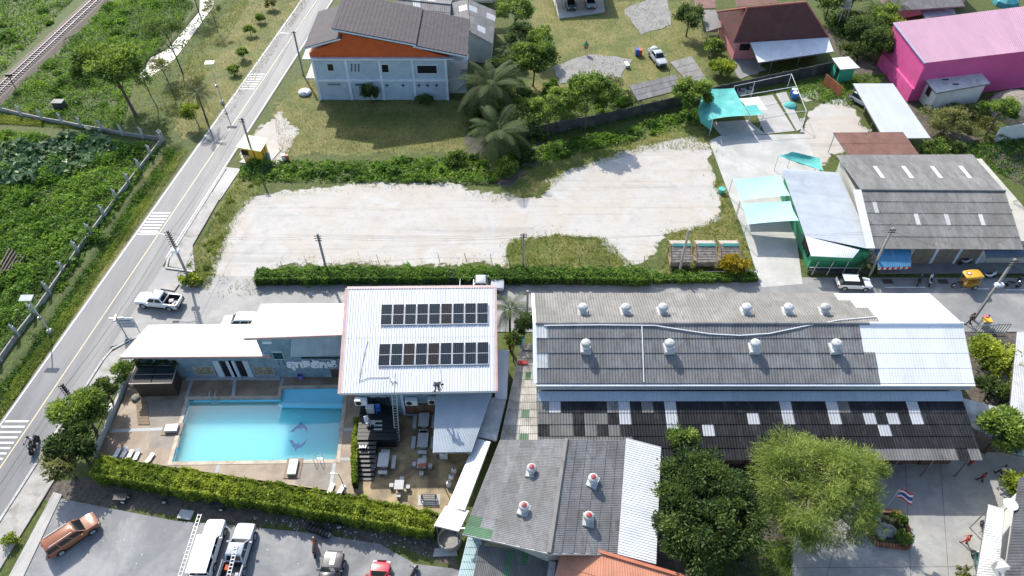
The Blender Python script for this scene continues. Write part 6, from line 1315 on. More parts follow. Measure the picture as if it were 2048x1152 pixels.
    part('grille', MB().box(L1 + .0, 0, .74, .04, W * .9, .16), MATS['dark_steel'], t)
    sc *= {'pickup': .93, 'suv': .88, 'wagon': .87, 'hatch': .95}[kind]; t.scale = (sc, sc, sc); return t
def head(x0, y0, x1, y1): a, b = G(x0, y0), G(x1, y1); return math.atan2((b - a).y, (b - a).x)
w1 = car('pickup_truck', 'white double-cab pickup with an open black bed turning at the junction', 322, 609, math.pi - .13, 'car_white', 'pickup', cat='pickup')
part('cargo', MB().box(-1.5, -.1, .72, .5, .5, .25, .4).box(-1.9, .3, .68, .3, .6, .12, .1), MATS['concrete_light'], w1)
car('parked_car', 'white car half hidden behind the lettered building roof', 486, 651, math.pi, 'car_white', 'wagon', sc=.95)
car('pickup_truck', 'grey pickup passing behind the solar roof building', 964, 578, 0.0, 'car_silver', 'pickup', cat='pickup')
car('parked_car', 'white compact crossover with dark glass parked by the corner building', 1704, 573, -.05, 'car_white', 'suv', sc=.95)
car('parked_car', 'copper brown wagon parked alone on the asphalt lot', 150, 1076, head(112, 1100, 192, 1046), 'car_copper', 'wagon')
wp_ = car('pickup_truck', 'white pickup with a full-length white roof rack on the lot', 422, 1104, head(408, 1150, 438, 1050), 'car_white', 'pickup', cat='pickup')
for k in range(9): part('rack_bar', MB().box(-2.5 + k * .4, 0, 1.885, .05, 1.7, .02), MATS['plastic_white'], wp_)
for y in (-.85, 0, .85): part('rack_rail', MB().box(-.95, y, 1.89, 3.4, .06, .04), MATS['plastic_white'], wp_)
part('rack_sheet', MB().box(-.95, 0, 1.86, 3.4, 1.7, .03), MATS['plastic_white'], wp_)
for x in (-2.5, -1.1): part('rack_post', MB().box(x, .85, 1.45, .06, .06, .85).box(x, -.85, 1.45, .06, .06, .85), MATS['plastic_white'], wp_)
for y in (1.02, 1.32): part('ladder_rail', MB().box(-.2, y, 1.95, 5.6, .035, .06), MATS['alu'], wp_)
for k in range(16): part('ladder_rung', MB().box(-2.9 + k * .36, 1.17, 1.95, .03, .3, .03), MATS['alu'], wp_)
sp_ = car('pickup_truck', 'silver-nosed grey pickup carrying a ladder and tools on the lot', 481, 1112, head(464, 1160, 495, 1060), 'car_silver', 'pickup', cat='pickup')
for y in (-.25, .05): part('ladder_rail', MB().beam((-3.2, y, 1.35), (.1, y, 1.85), .06, .07), MATS['alu'], sp_)
for k in range(11): f = k / 10.5; part('ladder_rung', MB().box(-3.1 + 3.1 * f, -.1, 1.38 + .46 * f, .05, .32, .05), MATS['alu'], sp_)
part('toolbox', MB().box(-1.4, .45, .8, .5, .4, .35), MATS['orange_wall'], sp_); part('toolbox', MB().box(-2.1, -.55, .75, .6, .4, .3), MATS['plastic_white'], sp_); part('side_board', MB().box(-1.8, .93, 1.2, 1.8, .05, .3), MATS['pale_sheet'], sp_)
bp_ = car('pickup_truck', 'black pickup with a white bonnet stripe on the lot', 660, 1170, head(652, 1208, 672, 1123), 'car_black', 'pickup', cat='pickup'); part('stripe', MB().box(1.75, 0, 1.075, 1.3, .42, .02), MATS['plastic_white'], bp_)
car('parked_car', 'small red hatchback cut by the lower edge of the lot', 757, 1174, head(752, 1180, 764, 1120), 'car_red', 'hatch')
vp_ = car('pickup_truck', 'silver old pickup loaded with sheeted bundles on the far lawn', 1314, 122, head(1300, 100, 1330, 140), 'car_silver', 'pickup', cat='pickup'); part('tarpaulin', MB().lathe((-1.7, 0, .8), [(.85, 0), (.8, .5), (.5, .9), (.1, 1.0)], 8), MATS['aged_white'], vp_)
car('parked_car', 'dark car under the far shelter, beside the left posts', 1141, 14, -1.5, 'car_dark', 'suv', .09); car('parked_car', 'blue-grey car under the far shelter, beside the right posts', 1180, 11, -1.5, 'car_silver', 'suv', .09)
car('parked_car', 'car parked in the shade of the pale grey carport', 1722, 208, -1.0, 'car_silver', 'suv', 0.0)
def motorbike(name, lab, px, py, rz, pm, sc=1.0, z=.03, group=None, lean=0):
    p = G(px, py, z); t = thing(name, lab, 'motorcycle', p, group, local=True, rz=rz); t.scale = (sc,) * 3
    for x in (-.62, .62):
        w_ = part('wheel', MB().lathe((x, -.05, .3), [(.2, 0), (.29, .01), (.3, .05), (.29, .09), (.2, .1)], 16, 'y'), MATS['rubber'], t, True); part('rim', MB().lathe((x, -.03, .3), [(.19, 0), (.19, .06), (.05, .065)], 12, 'y'), MATS['alu'], w_)
    part('body', MB().tube([(.5, 0, .75), (.25, 0, .5), (-.1, 0, .45), (-.4, 0, .55), (-.75, 0, .72)], [.1, .15, .16, .15, .07], 8), MATS[pm], t, True)
    part('seat', MB().tube([(.1, 0, .72), (-.25, 0, .76), (-.65, 0, .8)], [.08, .13, .1], 8), MATS['rubber'], t, True); part('fork', MB().tube([(.62, .07, .3), (.42, .07, .98)], .025, 5).tube([(.62, -.07, .3), (.42, -.07, .98)], .025, 5), MATS['alu'], t)
    part('handlebar', MB().tube([(.32, -.34, 1.02), (.42, -.1, 1.0), (.42, .1, 1.0), (.32, .34, 1.02)], .022, 5), MATS['dark_steel'], t); part('front_shield', MB().slab([(.6, -.13, .55), (.6, .13, .55), (.46, .16, .98), (.46, -.16, .98)], .05), MATS[pm], t)
    part('headlight', MB().lathe((.5, -.06, .92), [(.02, 0), (.09, .03), (.09, .09), (.02, .12)], 10, 'y'), MATS['lamp_clear'], t); part('engine', MB().box(.05, 0, .3, .4, .2, .24), MATS['steel'], t); part('kickstand', MB().beam((-.1, .1, .3), (-.15, .25, 0), .03), MATS['steel'], t)
    for s_ in (-1, 1): part('mirror', MB().lathe((.38, s_ * .3 - .01, 1.18), [(.06, 0), (.07, .02)], 8, 'y').beam((.38, s_ * .3, 1.02), (.38, s_ * .3, 1.18), .015), MATS['dark_steel'], t)
    return t
mk_ = motorbike('motorcycle', 'dark motorcycle carrying a rider along the main road', 72, 895, head(78, 880, 66, 905), 'car_black', 1.1)
motorbike('motorcycle', 'black and orange motorcycle standing alone on the asphalt lot', 631, 1098, 1.75, 'box_orange', 1.05)
motorbike('motorcycle', 'dark motorcycle at the lower edge of the lot near the well', 826, 1156, 1.2, 'car_black', 1.05)
motorbike('motorcycle', 'black motorcycle parked leaning by the shop kerb next to a white one', 1836, 566, 1.0, 'car_black'); motorbike('motorcycle', 'white scooter with a red rear parked by the shop kerb', 1858, 566, 1.1, 'car_white')
motorbike('motorcycle', 'silver scooter standing on the shop apron before the folding doors', 1930, 528, .2, 'car_silver', z=.14); motorbike('motorcycle', 'white-shielded scooter in the shade behind the yellow tricycle', 1977, 556, .15, 'car_white'); motorbike('motorcycle', 'dark scooter parked near the tall pole by the shops', 2022, 574, -.1, 'car_blue'); motorbike('motorcycle', 'blue motorcycle at the far end of the shop kerb', 2046, 560, .3, 'car_blue')
motorbike('motorcycle', 'dark motorcycle under the edge of the white porch roof', 1963, 1064, 1.3, 'car_black'); motorbike('motorcycle', 'teal motorcycle beside the white porch roof', 1948, 1130, 1.4, 'car_green', 1.2)
# yellow motor tricycle
p = G(1932, 572, .03); tk = thing('motor_tricycle', 'yellow three-wheeled taxi with a rounded canopy bearing a red round badge', 'tricycle', p, local=True, rz=math.pi + .1)
part('canopy', loft(MB(), [(1.0, .5, 1.75, 1.85), (.8, .62, 1.68, 1.95), (0, .66, 1.68, 2.02), (-.8, .62, 1.66, 1.95), (-1.05, .5, 1.6, 1.8)]), M('tri_yellow', (.65, .36, .03), .4, .06, 2), tk, True)
part('tub', loft(MB(), [(.75, .5, .35, .8), (.3, .62, .3, .9), (-.6, .64, .3, 1.0), (-1.0, .5, .4, 1.05)]), M('tri_body', (.42, .22, .03), .4, .15, 2), tk, True)
part('badge', MB().lathe((.55, -.05, 1.985), [(.26, 0), (.26, .03)], 16), MATS['red'], tk); part('badge_disc', MB().lathe((.55, -.05, 2.015), [(.17, 0), (.17, .012)], 16), MATS['plastic_white'], tk)
for x, y in ((-.55, .6), (-.55, -.6), (1.55, 0)):
    wh_ = part('wheel', MB().lathe((x, y - .06, .32), [(.2, 0), (.31, .01), (.32, .06), (.31, .11), (.2, .12)], 16, 'y'), MATS['rubber'], tk, True); part('rim', MB().lathe((x, y - .075, .32), [(.2, 0), (.19, .15), (.05, .155)], 12, 'y'), MATS['alu'], wh_)
for x, y in ((.8, .5), (.8, -.5), (-.85, .5), (-.85, -.5)): part('post', MB().tube([(x, y, .7), (x, y, 1.75)], .025, 5), MATS['alu'], tk)
part('seat', MB().box(-.4, 0, .75, .6, 1.0, .2), MATS['rubber'], tk); part('front_fork', MB().tube([(1.55, .05, .32), (1.3, .05, 1.05)], .03, 5).tube([(1.3, -.35, 1.05), (1.3, .35, 1.05)], .025, 5), MATS['dark_steel'], tk); part('tank', MB().tube([(1.3, 0, .8), (.9, 0, .7), (.6, 0, .6)], [.1, .16, .1], 8), MATS['rubber'], tk, True)
# tyres and carts by the hedge
def tyre(px, py, lab, r=.33, stand=True, rz=0.0, group=None, rim=True):
    p = G(px, py); t = thing('old_wheel', lab, 'wheel', p, group, local=True, rz=rz)
    part('tyre', MB().lathe((0, -.11, r if stand else r), [(r * .6, 0), (r * .95, .01), (r, .06), (r, .16), (r * .95, .21), (r * .6, .22)], 16, 'y'), MATS['rubber'], t, True)
    if rim: part('rim', MB().lathe((0, -.118, r), [(r * .6, 0), (r * .55, .03), (r * .1, .05)], 12, 'y'), MATS['aged_white'], t)
for k in range(7): tyre(619 + k * 6.6, 1057 + k * 2.6, 'old wheel with a pale rim in the row by the hedge', .36, True, .9, 'row of old wheels by the hedge')
tyre(679, 1056, 'single old wheel standing apart from the row by the hedge', .33, True, .3)
for (px, py, lab) in ((245, 1000, 'three-wheeled'), (440, 1015, 'small')):
    p = G(px, py); t = thing('hand_cart', lab + ' hand cart with pale hubs in the shade of the hedge', 'cart', p)
    for dx, dy in ((-.5, .1), (.25, -.3), (.5, .2)): w_ = part('wheel', MB().lathe((p.x + dx, p.y + dy - .08, .3), [(.18, 0), (.29, .01), (.3, .08), (.29, .15), (.18, .16)], 14, 'y'), MATS['rubber'], t, True); part('hub', MB().lathe((p.x + dx, p.y + dy - .1, .3), [(.16, 0), (.05, .05)], 12, 'y'), MATS['plastic_white'], w_)
    part('frame', MB().box(p.x, p.y, .55, 1.1, .6, .08).beam((p.x, p.y + .3, .55), (p.x + .1, p.y + .9, .95), .05), MATS['dark_steel'], t)
tyre(330, 1006, 'lone wheel with a pale hub lying against the dark hedge foot', .3, True, .2); p = G(372, 1030); tag(part('concrete_slab', MB().box(p.x, p.y, .08, 1.2, .8, .12, -.15), MATS['concrete_light']), 'pale concrete lid at the edge of the asphalt lot', 'slab')
p = G(900, 1083); s = thing('well_ring', 'large round concrete well beside the teal lean-to', 'well', p); part('ring', MB().lathe((p.x, p.y, 0), [(1.0, 0), (1.0, .7), (.9, .7), (.9, .15)], 24), MATS['concrete_pole'], s, True); part('inner_floor', MB().lathe((p.x, p.y, .1), [(.9, 0), (.02, .02)], 20), MATS['concrete_pole'], s)
sheet('drain_slab', Gs([(870, 1098), (912, 1096), (915, 1112), (866, 1114)]), .12, MATS['concrete'])
p = G(930, 1068); s = thing('bicycle', 'old bicycle leaning among pots beside the hall', 'bicycle', p)
for dx in (-.5, .5): part('wheel', MB().tube([(p.x + dx + .32 * math.cos(a), p.y, .34 + .32 * math.sin(a)) for a in [i * .5236 for i in range(13)]], .025, 5, False), MATS['rubber'], s)
part('frame', MB().tube([(p.x - .5, p.y, .34), (p.x - .1, p.y, .8), (p.x + .4, p.y, .85), (p.x + .5, p.y, .34)], .025, 5).tube([(p.x - .1, p.y, .8), (p.x, p.y, .34), (p.x + .4, p.y, .85)], .025, 5), MATS['steel'], s); part('saddle', MB().box(p.x - .15, p.y, .95, .25, .14, .06), MATS['rubber'], s)
# things on the far lawn
p = G(1171, 108); s = thing('spirit_house', 'little orange and green shrine on a post on the far lawn', 'shrine', p); part('post', MB().tube([p, p + Vector((0, 0, 1.0))], .08, 6), MATS['white_wall'], s); part('house', MB().box(p.x, p.y, 1.25, .6, .5, .5), MATS['box_orange'], s); part('roof', MB().lathe((p.x, p.y, 1.5), [(.5, 0), (.2, .35), (.03, .8)], 4), MATS['green_wall'], s)
p = G(1253, 133); tag(part('tin_bench', MB().box(p.x, p.y, .5, .6, 1.3, .08, .2).box(p.x, p.y + .4, .25, .5, .1, .5, .2).box(p.x, p.y - .4, .25, .5, .1, .5, .2), MATS['plastic_white']), 'pale bench on the concrete patch of the far lawn', 'bench')
p = G(1277, 110); s = thing('tent_box', 'small orange and blue covered box beside the loaded pickup', 'box', p); part('body', MB().box(p.x, p.y, .5, .9, .8, 1.0), MATS['box_orange'], s); part('cover', MB().box(p.x - .3, p.y, .55, .5, .85, 1.05), MATS['blue_plastic'], s)
# ------------------------------------------------------------ school yard things
p = G(1752, 1040); h = 5.2; s = thing('flagpole', 'thin flagpole standing at the planter in the school yard', 'flagpole', p); part('pole', MB().tube([p, p + Vector((0, 0, h))], [.05, .03], 6), MATS['alu'], s); part('base', MB().box(p.x, p.y, .15, .5, .5, .3), MATS['concrete_light'], s)
fo = p + Vector((.03, -.02, h - .9)); fl = thing('flag', 'red, white and blue striped flag flying from the yard flagpole', 'flag', fo)
st_ = [(0, 1 / 6, 'cloth_red'), (1 / 6, 2 / 6, 'cloth_white'), (2 / 6, 4 / 6, 'navy'), (4 / 6, 5 / 6, 'cloth_white'), (5 / 6, 1, 'cloth_red')]
for v0, v1, m_ in st_:
    vs, n = [], 10
    for i in range(n + 1):
        u = i / n
        for v in (v0, v1): vs.append(fo + Vector((1.25 * u, -.1 * u + .09 * math.sin(u * 7), .9 * v - .45 * u * u + .05 * math.sin(u * 5 + v)))+ Vector((0, -.55 * (1 - v) * (.4 + .6 * u), 0)))
    part('stripe', MB().add(vs, [(2 * i, 2 * i + 2, 2 * i + 3, 2 * i + 1) for i in range(n)]), MATS[m_], fl, True)
pl = Gs([(1731, 1023), (1800, 1027), (1816, 1064), (1814, 1098), (1750, 1090), (1735, 1068)]); c_ = sum(pl, Vector()) / 6; s = thing('brick_planter', 'planter edged with bricks holding a pale rock and shrubs', 'planter', c_)
part('soil', MB().prism([c_.lerp(q, .97) for q in pl], 0, .16), M('soil', (.045, .05, .025), .9, .3, 3), s); bm_ = MB().box(0, 0, 0, .2, .32, .3).mesh('brick'); bm_.materials.append(MATS['brick'])
for a, b in zip(pl, pl[1:] + pl[:1]):
    n = int((b - a).length / .25)
    for k in range(n): q = a.lerp(b, (k + .5) / n); o = bpy.data.objects.new('brick', bm_); o.location = q + Vector((0, 0, .17 + random.uniform(0, .04))); o.rotation_euler = (0, 0, math.atan2((b - a).y, (b - a).x) + random.uniform(-.08, .08)); link(o, s); o.matrix_parent_inverse = Matrix.Translation(-Vector(s.location))
p = G(1767, 1064); rk = MB()
for k in range(9): a = k * .8; rk.lathe((p.x + .55 * math.cos(a) * random.uniform(.2, 1), p.y + .5 * math.sin(a) * random.uniform(.2, 1), .1), [(.45, 0), (random.uniform(.3, .5), .25), (random.uniform(.15, .3), random.uniform(.4, .6)), (.04, random.uniform(.6, .75))], 6)
tag(part('rockery', rk, M('rock_pale', (.3, .31, .29), .85, .45, 3)), 'pale rockery inside the brick planter', 'rocks')
# ------------------------------------------------------------ people
def skin(name, V, E, mat, parent, root=0, sub=1):
    me = bpy.data.meshes.new(name); me.from_pydata([v[:3] for v in V], E, []); me.materials.append(mat)
    bm = bmesh.new(); bm.from_mesh(me); L = bm.verts.layers.skin.verify(); bm.verts.ensure_lookup_table()
    for i, v in enumerate(bm.verts): v[L].radius = (V[i][3], V[i][3] * (V[i][4] if len(V[i]) > 4 else 1)); v[L].use_root = (i == root)
    bm.to_mesh(me); bm.free(); o = bpy.data.objects.new(name, me); link(o, parent)
    m = o.modifiers.new('skin', 'SKIN'); m.use_smooth_shade = True; m = o.modifiers.new('sub', 'SUBSURF'); m.levels = m.render_levels = sub
    return o
def person(lab, loc, rz, pose, shirt, trousers, sc=1.0):
    """pose: joints of a 1.7 m adult facing +x"""
    t = thing('person', lab, 'person', loc, local=True, rz=rz); t.scale = (sc,) * 3
    J = dict(pel=(0, 0, .92), chest=(0, 0, 1.25), neck=(0, 0, 1.45), head=(.02, 0, 1.6), lsh=(0, .18, 1.38), rsh=(0, -.18, 1.38), lel=(0, .24, 1.1), rel=(0, -.24, 1.1), lwr=(.08, .25, .86), rwr=(.08, -.25, .86), lhip=(0, .09, .88), rhip=(0, -.09, .88), lkn=(.03, .1, .48), rkn=(.03, -.1, .48), lan=(0, .1, .08), ran=(0, -.1, .08)); J.update(pose)
    v = {k: Vector(q) for k, q in J.items()}; fwd = Vector((1, 0, 0))
    V = [(*v['pel'], .13, .8), (*v['chest'], .14, .75), (*v['neck'], .06), (*(v['neck'].lerp(v['head'], .5)), .055), (*v['head'], .095, 1.1), (*(v['head'] + (v['head'] - v['neck']).normalized() * .1), .07)]; E = [(0, 1), (1, 2), (2, 3), (3, 4), (4, 5)]
    def chain(start, pts):
        prev = start
        for q in pts: V.append(q); E.append((prev, len(V) - 1)); prev = len(V) - 1
        return prev
    for s_ in 'lr':
        w_ = chain(1, [(*v[s_ + 'sh'], .06), (*v[s_ + 'el'], .045), (*v[s_ + 'wr'], .032)])
        d = (v[s_ + 'wr'] - v[s_ + 'el']).normalized(); side = d.cross(Vector((0, 1, 0))).normalized()
        pm_ = chain(w_, [(*(v[s_ + 'wr'] + d * .07), .035, .5)])
        for k, (o_, l_) in enumerate(((-.03, .075), (-.01, .085), (.01, .08), (.03, .06))): b0 = v[s_ + 'wr'] + d * .09 + side * o_; chain(pm_, [(*b0, .011), (*(b0 + d * l_ * .6 + Vector((0, 0, -.005))), .01), (*(b0 + d * l_ + Vector((.01, 0, -.01))), .008)])
        b0 = v[s_ + 'wr'] + d * .03 + side * .035; chain(w_, [(*b0, .013), (*(b0 + d * .04 + side * .03), .011)])
        chain(0, [(*v[s_ + 'hip'], .09), (*v[s_ + 'kn'], .06), (*v[s_ + 'an'], .042), (*(v[s_ + 'an'] + fwd * .14 + Vector((0, 0, -.045))), .035)])
    skin('body', V, E, MATS['skin'], t)
    T = [(*v['pel'], .15, .85), (*v['chest'], .165, .8), (*(v['neck'].lerp(v['chest'], .25)), .085)]; TE = [(0, 1), (1, 2)]
    for s_ in 'lr':
        n = len(T); T += [(*v[s_ + 'sh'], .085), (*(v[s_ + 'sh'].lerp(v[s_ + 'el'], .85)), .068)]; TE += [(1, n), (n, n + 1)]
    skin('shirt', T, TE, MATS[shirt], t)
    T = [(*v['pel'], .15, .85)]; TE = []
    for s_ in 'lr':
        n = len(T); T += [(*v[s_ + 'hip'], .105), (*v[s_ + 'kn'], .078), (*(v[s_ + 'an'].lerp(v[s_ + 'kn'], .1)), .062)]; TE += [(0, n), (n, n + 1), (n + 1, n + 2)]
    skin('trousers', T, TE, MATS[trousers], t)
    hd = v['head']; up = (hd - v['neck']).normalized()
    part('hair', MB().lathe((0, 0, 0), [(.1, -.02), (.112, .04), (.1, .1), (.06, .14), (.01, .15)], 12), MATS['hair'], t, True).matrix_basis = Matrix.Translation(hd - fwd * .015) @ up.to_track_quat('Z', 'Y').to_matrix().to_4x4()
    f_ = hd + Vector((.1, 0, -.0)); part('face', MB().box(f_.x + .006, 0, f_.z - .015 + hd.z * 0, .03, .025, .045).box(f_.x - .005, .035, f_.z + .02, .02, .025, .012).box(f_.x - .005, -.035, f_.z + .02, .02, .025, .012).box(f_.x - .004, 0, f_.z - .06, .02, .045, .012), M('face_detail', (.2, .09, .06), .6), t)
    for s_ in 'lr': a = v[s_ + 'an']; part('shoe', MB().box(a.x + .05, a.y, a.z - .04, .26, .1, .08), MATS['dark_steel'], t)
    return t
BEND = dict(pel=(-.1, 0, .88), chest=(.2, 0, 1.02), neck=(.38, 0, 1.05), head=(.52, 0, 1.02), lsh=(.28, .18, 1.0), rsh=(.28, -.18, 1.0), lel=(.36, .2, .72), rel=(.36, -.2, .72), lwr=(.45, .14, .45), rwr=(.45, -.14, .45), lhip=(-.1, .1, .85), rhip=(-.1, -.1, .85), lkn=(.05, .14, .46), rkn=(-.02, -.14, .46), lan=(.08, .16, .08), ran=(-.18, -.16, .08))
WALK = dict(lkn=(.16, .1, .5), rkn=(-.02, -.1, .48), lan=(.26, .1, .08), ran=(-.26, -.1, .12), lel=(-.1, .24, 1.1), rel=(.12, -.24, 1.12), lwr=(-.06, .25, .86), rwr=(.26, -.22, .93))
RIDE = dict(pel=(-.2, 0, .86), chest=(-.12, 0, 1.18), neck=(-.06, 0, 1.38), head=(-.02, 0, 1.54), lsh=(-.1, .19, 1.32), rsh=(-.1, -.19, 1.32), lel=(.1, .28, 1.12), rel=(.1, -.28, 1.12), lwr=(.3, .34, 1.08), rwr=(.3, -.34, 1.08), lhip=(-.18, .12, .84), rhip=(-.18, -.12, .84), lkn=(.22, .2, .72), rkn=(.22, -.2, .72), lan=(.1, .2, .36), ran=(.1, -.2, .36))
w_ = roofpt(874, 781, .05); person('worker in dark clothes bending down near the eave of the solar roof', w_, -.2, BEND, 'cloth_dark', 'cloth_blue', 1.02)
r_ = person('rider in a pale shirt sitting on the dark motorcycle', mk_.location, mk_.rotation_euler[2], RIDE, 'cloth_white', 'cloth_dark', 1.08)
person('child in a red shirt crossing the sunlit school yard', G(1928, 1086, .03), 2.6, WALK, 'cloth_red', 'cloth_red', .82)
person('child in dark red walking in the shade under the black roof', G(1959, 962, .03), 2.2, WALK, 'cloth_red', 'cloth_dark', .82); person('person in a white shirt and dark trousers in the yard shade', G(1996, 950, .03), 1.9, WALK, 'cloth_white', 'cloth_dark', .95)
person('child in red standing close under the black eave', G(1938, 930, .03), 1.4, {}, 'cloth_red', 'cloth_red', .8)
person('person in black walking beside the tall pole by the gate', G(1936, 648, .03), 3.0, WALK, 'cloth_dark', 'cloth_dark', 1.0); person('person in pink bending over beside the yellow stall', G(1962, 647, .03), .4, BEND, 'cloth_pink', 'cloth_white', 1.0)
# ------------------------------------------------------------ hedges
def hedge(name, lab, path, w_, h, n, mat, leaf=(.2, .11), cat='hedge', z=0.0, core=None, jag=.25):
    path = [Vector((p.x, p.y, z)) for p in path]; t = thing(name, lab, cat, path[0]); ls = [(b - a).length for a, b in zip(path, path[1:])]; tot = sum(ls)
    parts_ = []
    cm = MB()
    for a, b, l in zip(path, path[1:], ls):
        k = int(n * l / tot); d = np.array((b - a).normalized()); nx = np.array([-d[1], d[0], 0]); u = RNG.random(k); a_ = np.array(a)
        side = RNG.random(k); s_ = RNG.uniform(-1, 1, k); hh = np.where(side < .5, 1.0, RNG.random(k) ** .7); ss = np.where(side < .5, s_, np.sign(s_) * (1 - .15 * RNG.random(k)))
        P2 = a_[None, :2] + (u * l)[:, None] * d[None, :2]; bump = snoise(P2, 1.6, 5) * .6 + snoise(P2 + ss[:, None], 3.5, 6) * .5
        P = a_ + (u * l)[:, None] * d + (ss * w_ / 2 * (1 + jag * bump))[:, None] * nx; P[:, 2] = z + h * hh * (1 - .16 * np.abs(ss) * (side < .5) + jag * .7 * bump * (hh > .6)) + RNG.normal(size=k) * .05
        D = unit(np.column_stack([RNG.normal(size=(k, 2)) * .7 + ss[:, None] * nx[None, :2] * .7, .35 + RNG.normal(size=k) * .5]))
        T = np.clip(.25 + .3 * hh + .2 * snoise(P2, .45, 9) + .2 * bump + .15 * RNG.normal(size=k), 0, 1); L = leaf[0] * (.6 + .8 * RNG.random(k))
        parts_.append(leaves(P, L, leaf[1] * (.7 + .6 * RNG.random(k)), D, T)); 
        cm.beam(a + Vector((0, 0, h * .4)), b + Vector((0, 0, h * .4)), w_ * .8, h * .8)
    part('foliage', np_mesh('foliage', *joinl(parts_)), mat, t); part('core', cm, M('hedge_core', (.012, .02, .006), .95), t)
    return t
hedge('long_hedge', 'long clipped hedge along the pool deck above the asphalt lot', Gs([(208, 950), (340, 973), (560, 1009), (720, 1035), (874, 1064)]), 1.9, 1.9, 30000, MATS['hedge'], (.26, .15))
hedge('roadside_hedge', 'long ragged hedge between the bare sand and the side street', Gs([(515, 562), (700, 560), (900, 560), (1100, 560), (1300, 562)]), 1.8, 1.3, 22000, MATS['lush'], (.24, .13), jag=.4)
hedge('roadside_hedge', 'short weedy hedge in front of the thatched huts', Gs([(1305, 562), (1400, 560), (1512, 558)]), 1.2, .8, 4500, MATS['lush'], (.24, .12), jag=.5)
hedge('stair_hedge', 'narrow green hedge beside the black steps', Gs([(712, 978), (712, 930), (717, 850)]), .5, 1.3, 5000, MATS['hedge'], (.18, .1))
# low wall and rail on the road side of the deck
a, b = G(262, 748), G(192, 914); s = thing('deck_wall', 'low grey wall with a dark rail between the pavement trees and the deck', 'wall', a)
part('wall', MB().beam(a + Vector((0, 0, .3)), b + Vector((0, 0, .3)), .25, .7), MATS['concrete_light'], s); part('rail', MB().tube([a + Vector((-.3, 0, .95)), b + Vector((-.3, 0, .95))], .05, 5), MATS['dark_steel'], s)
for k in range(8): p = a.lerp(b, (k + .3) / 8) + Vector((-.3, 0, 0)); part('post', MB().tube([p, p + Vector((0, 0, .95))], .045, 5), MATS['dark_steel'], s)
# ------------------------------------------------------------ ground cover nobody could count
def cover(name, lab, polys, n, L, W_, hgt, mat, flat=.2, clump=None, up=.6, dens=None, z=0.0, tn=(.55, .25)):
    per = n // len(polys); ps = []
    for poly in polys:
        P2 = sample(poly, per); nz = snoise(P2, .7, 11); keep = RNG.random(len(P2)) < np.clip(.75 + .5 * nz, .12, 1) if dens is None else RNG.random(len(P2)) < dens(P2)
        P2 = P2[keep]; nz = nz[keep]; k = len(P2); n3 = snoise(P2, 2.4, 12); n4 = snoise(P2, .28, 13)
        H = hgt * np.clip(.55 + .5 * nz + .4 * n3, .1, 1.8); P = np.column_stack([P2, z + H * RNG.random(k) ** .5 + .04]); D = unit(np.column_stack([RNG.normal(size=(k, 2)), up + .4 * RNG.normal(size=k)]))
        T = np.clip(tn[0] + .22 * n3 + .12 * nz + .3 * n4 + tn[1] * RNG.normal(size=k) * .7, 0, 1); sc_ = .55 + .9 * RNG.random(k); ps.append(leaves(P, L * sc_, W_ * sc_, D, T, flat=flat))
    o = part(name, np_mesh(name, *joinl(ps)), mat); o['kind'] = 'stuff'; tag(o, lab, 'ground cover'); return o
scrub = PW([(-140, 250), (322, 292), (180, 500), (0, 720), (-160, 920)]); taro = PW([(-60, 285), (70, 290), (200, 262), (235, 300), (160, 340), (60, 370), (-60, 380)])
cover('scrub', 'dense leafy green scrub filling the fenced field', [scrub], 80000, .36, .17, 1.0, MATS['lush'], z=-.3)
cover('taro_leaves', 'bed of broad dark glossy leaves in the fenced field', [taro], 5000, .85, .62, 1.1, MATS['taro'], flat=.6, up=.1, z=-.2)
bank = PW([(0, 215), (215, 10), (330, -40), (390, 10), (330, 85), (270, 150), (245, 260), (120, 240)]); bank2 = PW([(-60, 165), (-60, -60), (215, -60), (150, -5), (0, 148)])
cover('bank_weeds', 'green weeds on the banks of the railway', [bank], 34000, .36, .13, .55, MATS['lush'], up=.9); cover('bank_weeds', 'green weeds beyond the railway track', [bank2], 9000, .5, .2, .6, MATS['lush'], up=.9)
cover('water_weeds', 'floating green weeds on the pale canal water', [CANAL], 1500, .4, .3, .1, MATS['hyacinth'], flat=.7, up=.2, z=-.3, dens=lambda P: np.clip(.25 + .9 * snoise(P, 1.2, 31), 0, 1))
ditch = PW([(332, 290), (362, 304), (250, 470), (150, 620), (0, 838), (-40, 800), (-40, 785), (60, 650), (180, 485)])
cover('ditch_weeds', 'dark weeds lining the roadside ditch', [ditch], 14000, .34, .13, .3, MATS['lush'], up=.8, z=-.45, tn=(.35, .25))
cover('ditch_weeds', 'low grass on the verge between ditch and road', [PW([(358, 300), (378, 300), (240, 500), (95, 705), (-12, 860), (-40, 890), (-20, 830), (145, 600)])], 14000, .16, .05, .12, MATS['green_grass'], up=1.2)
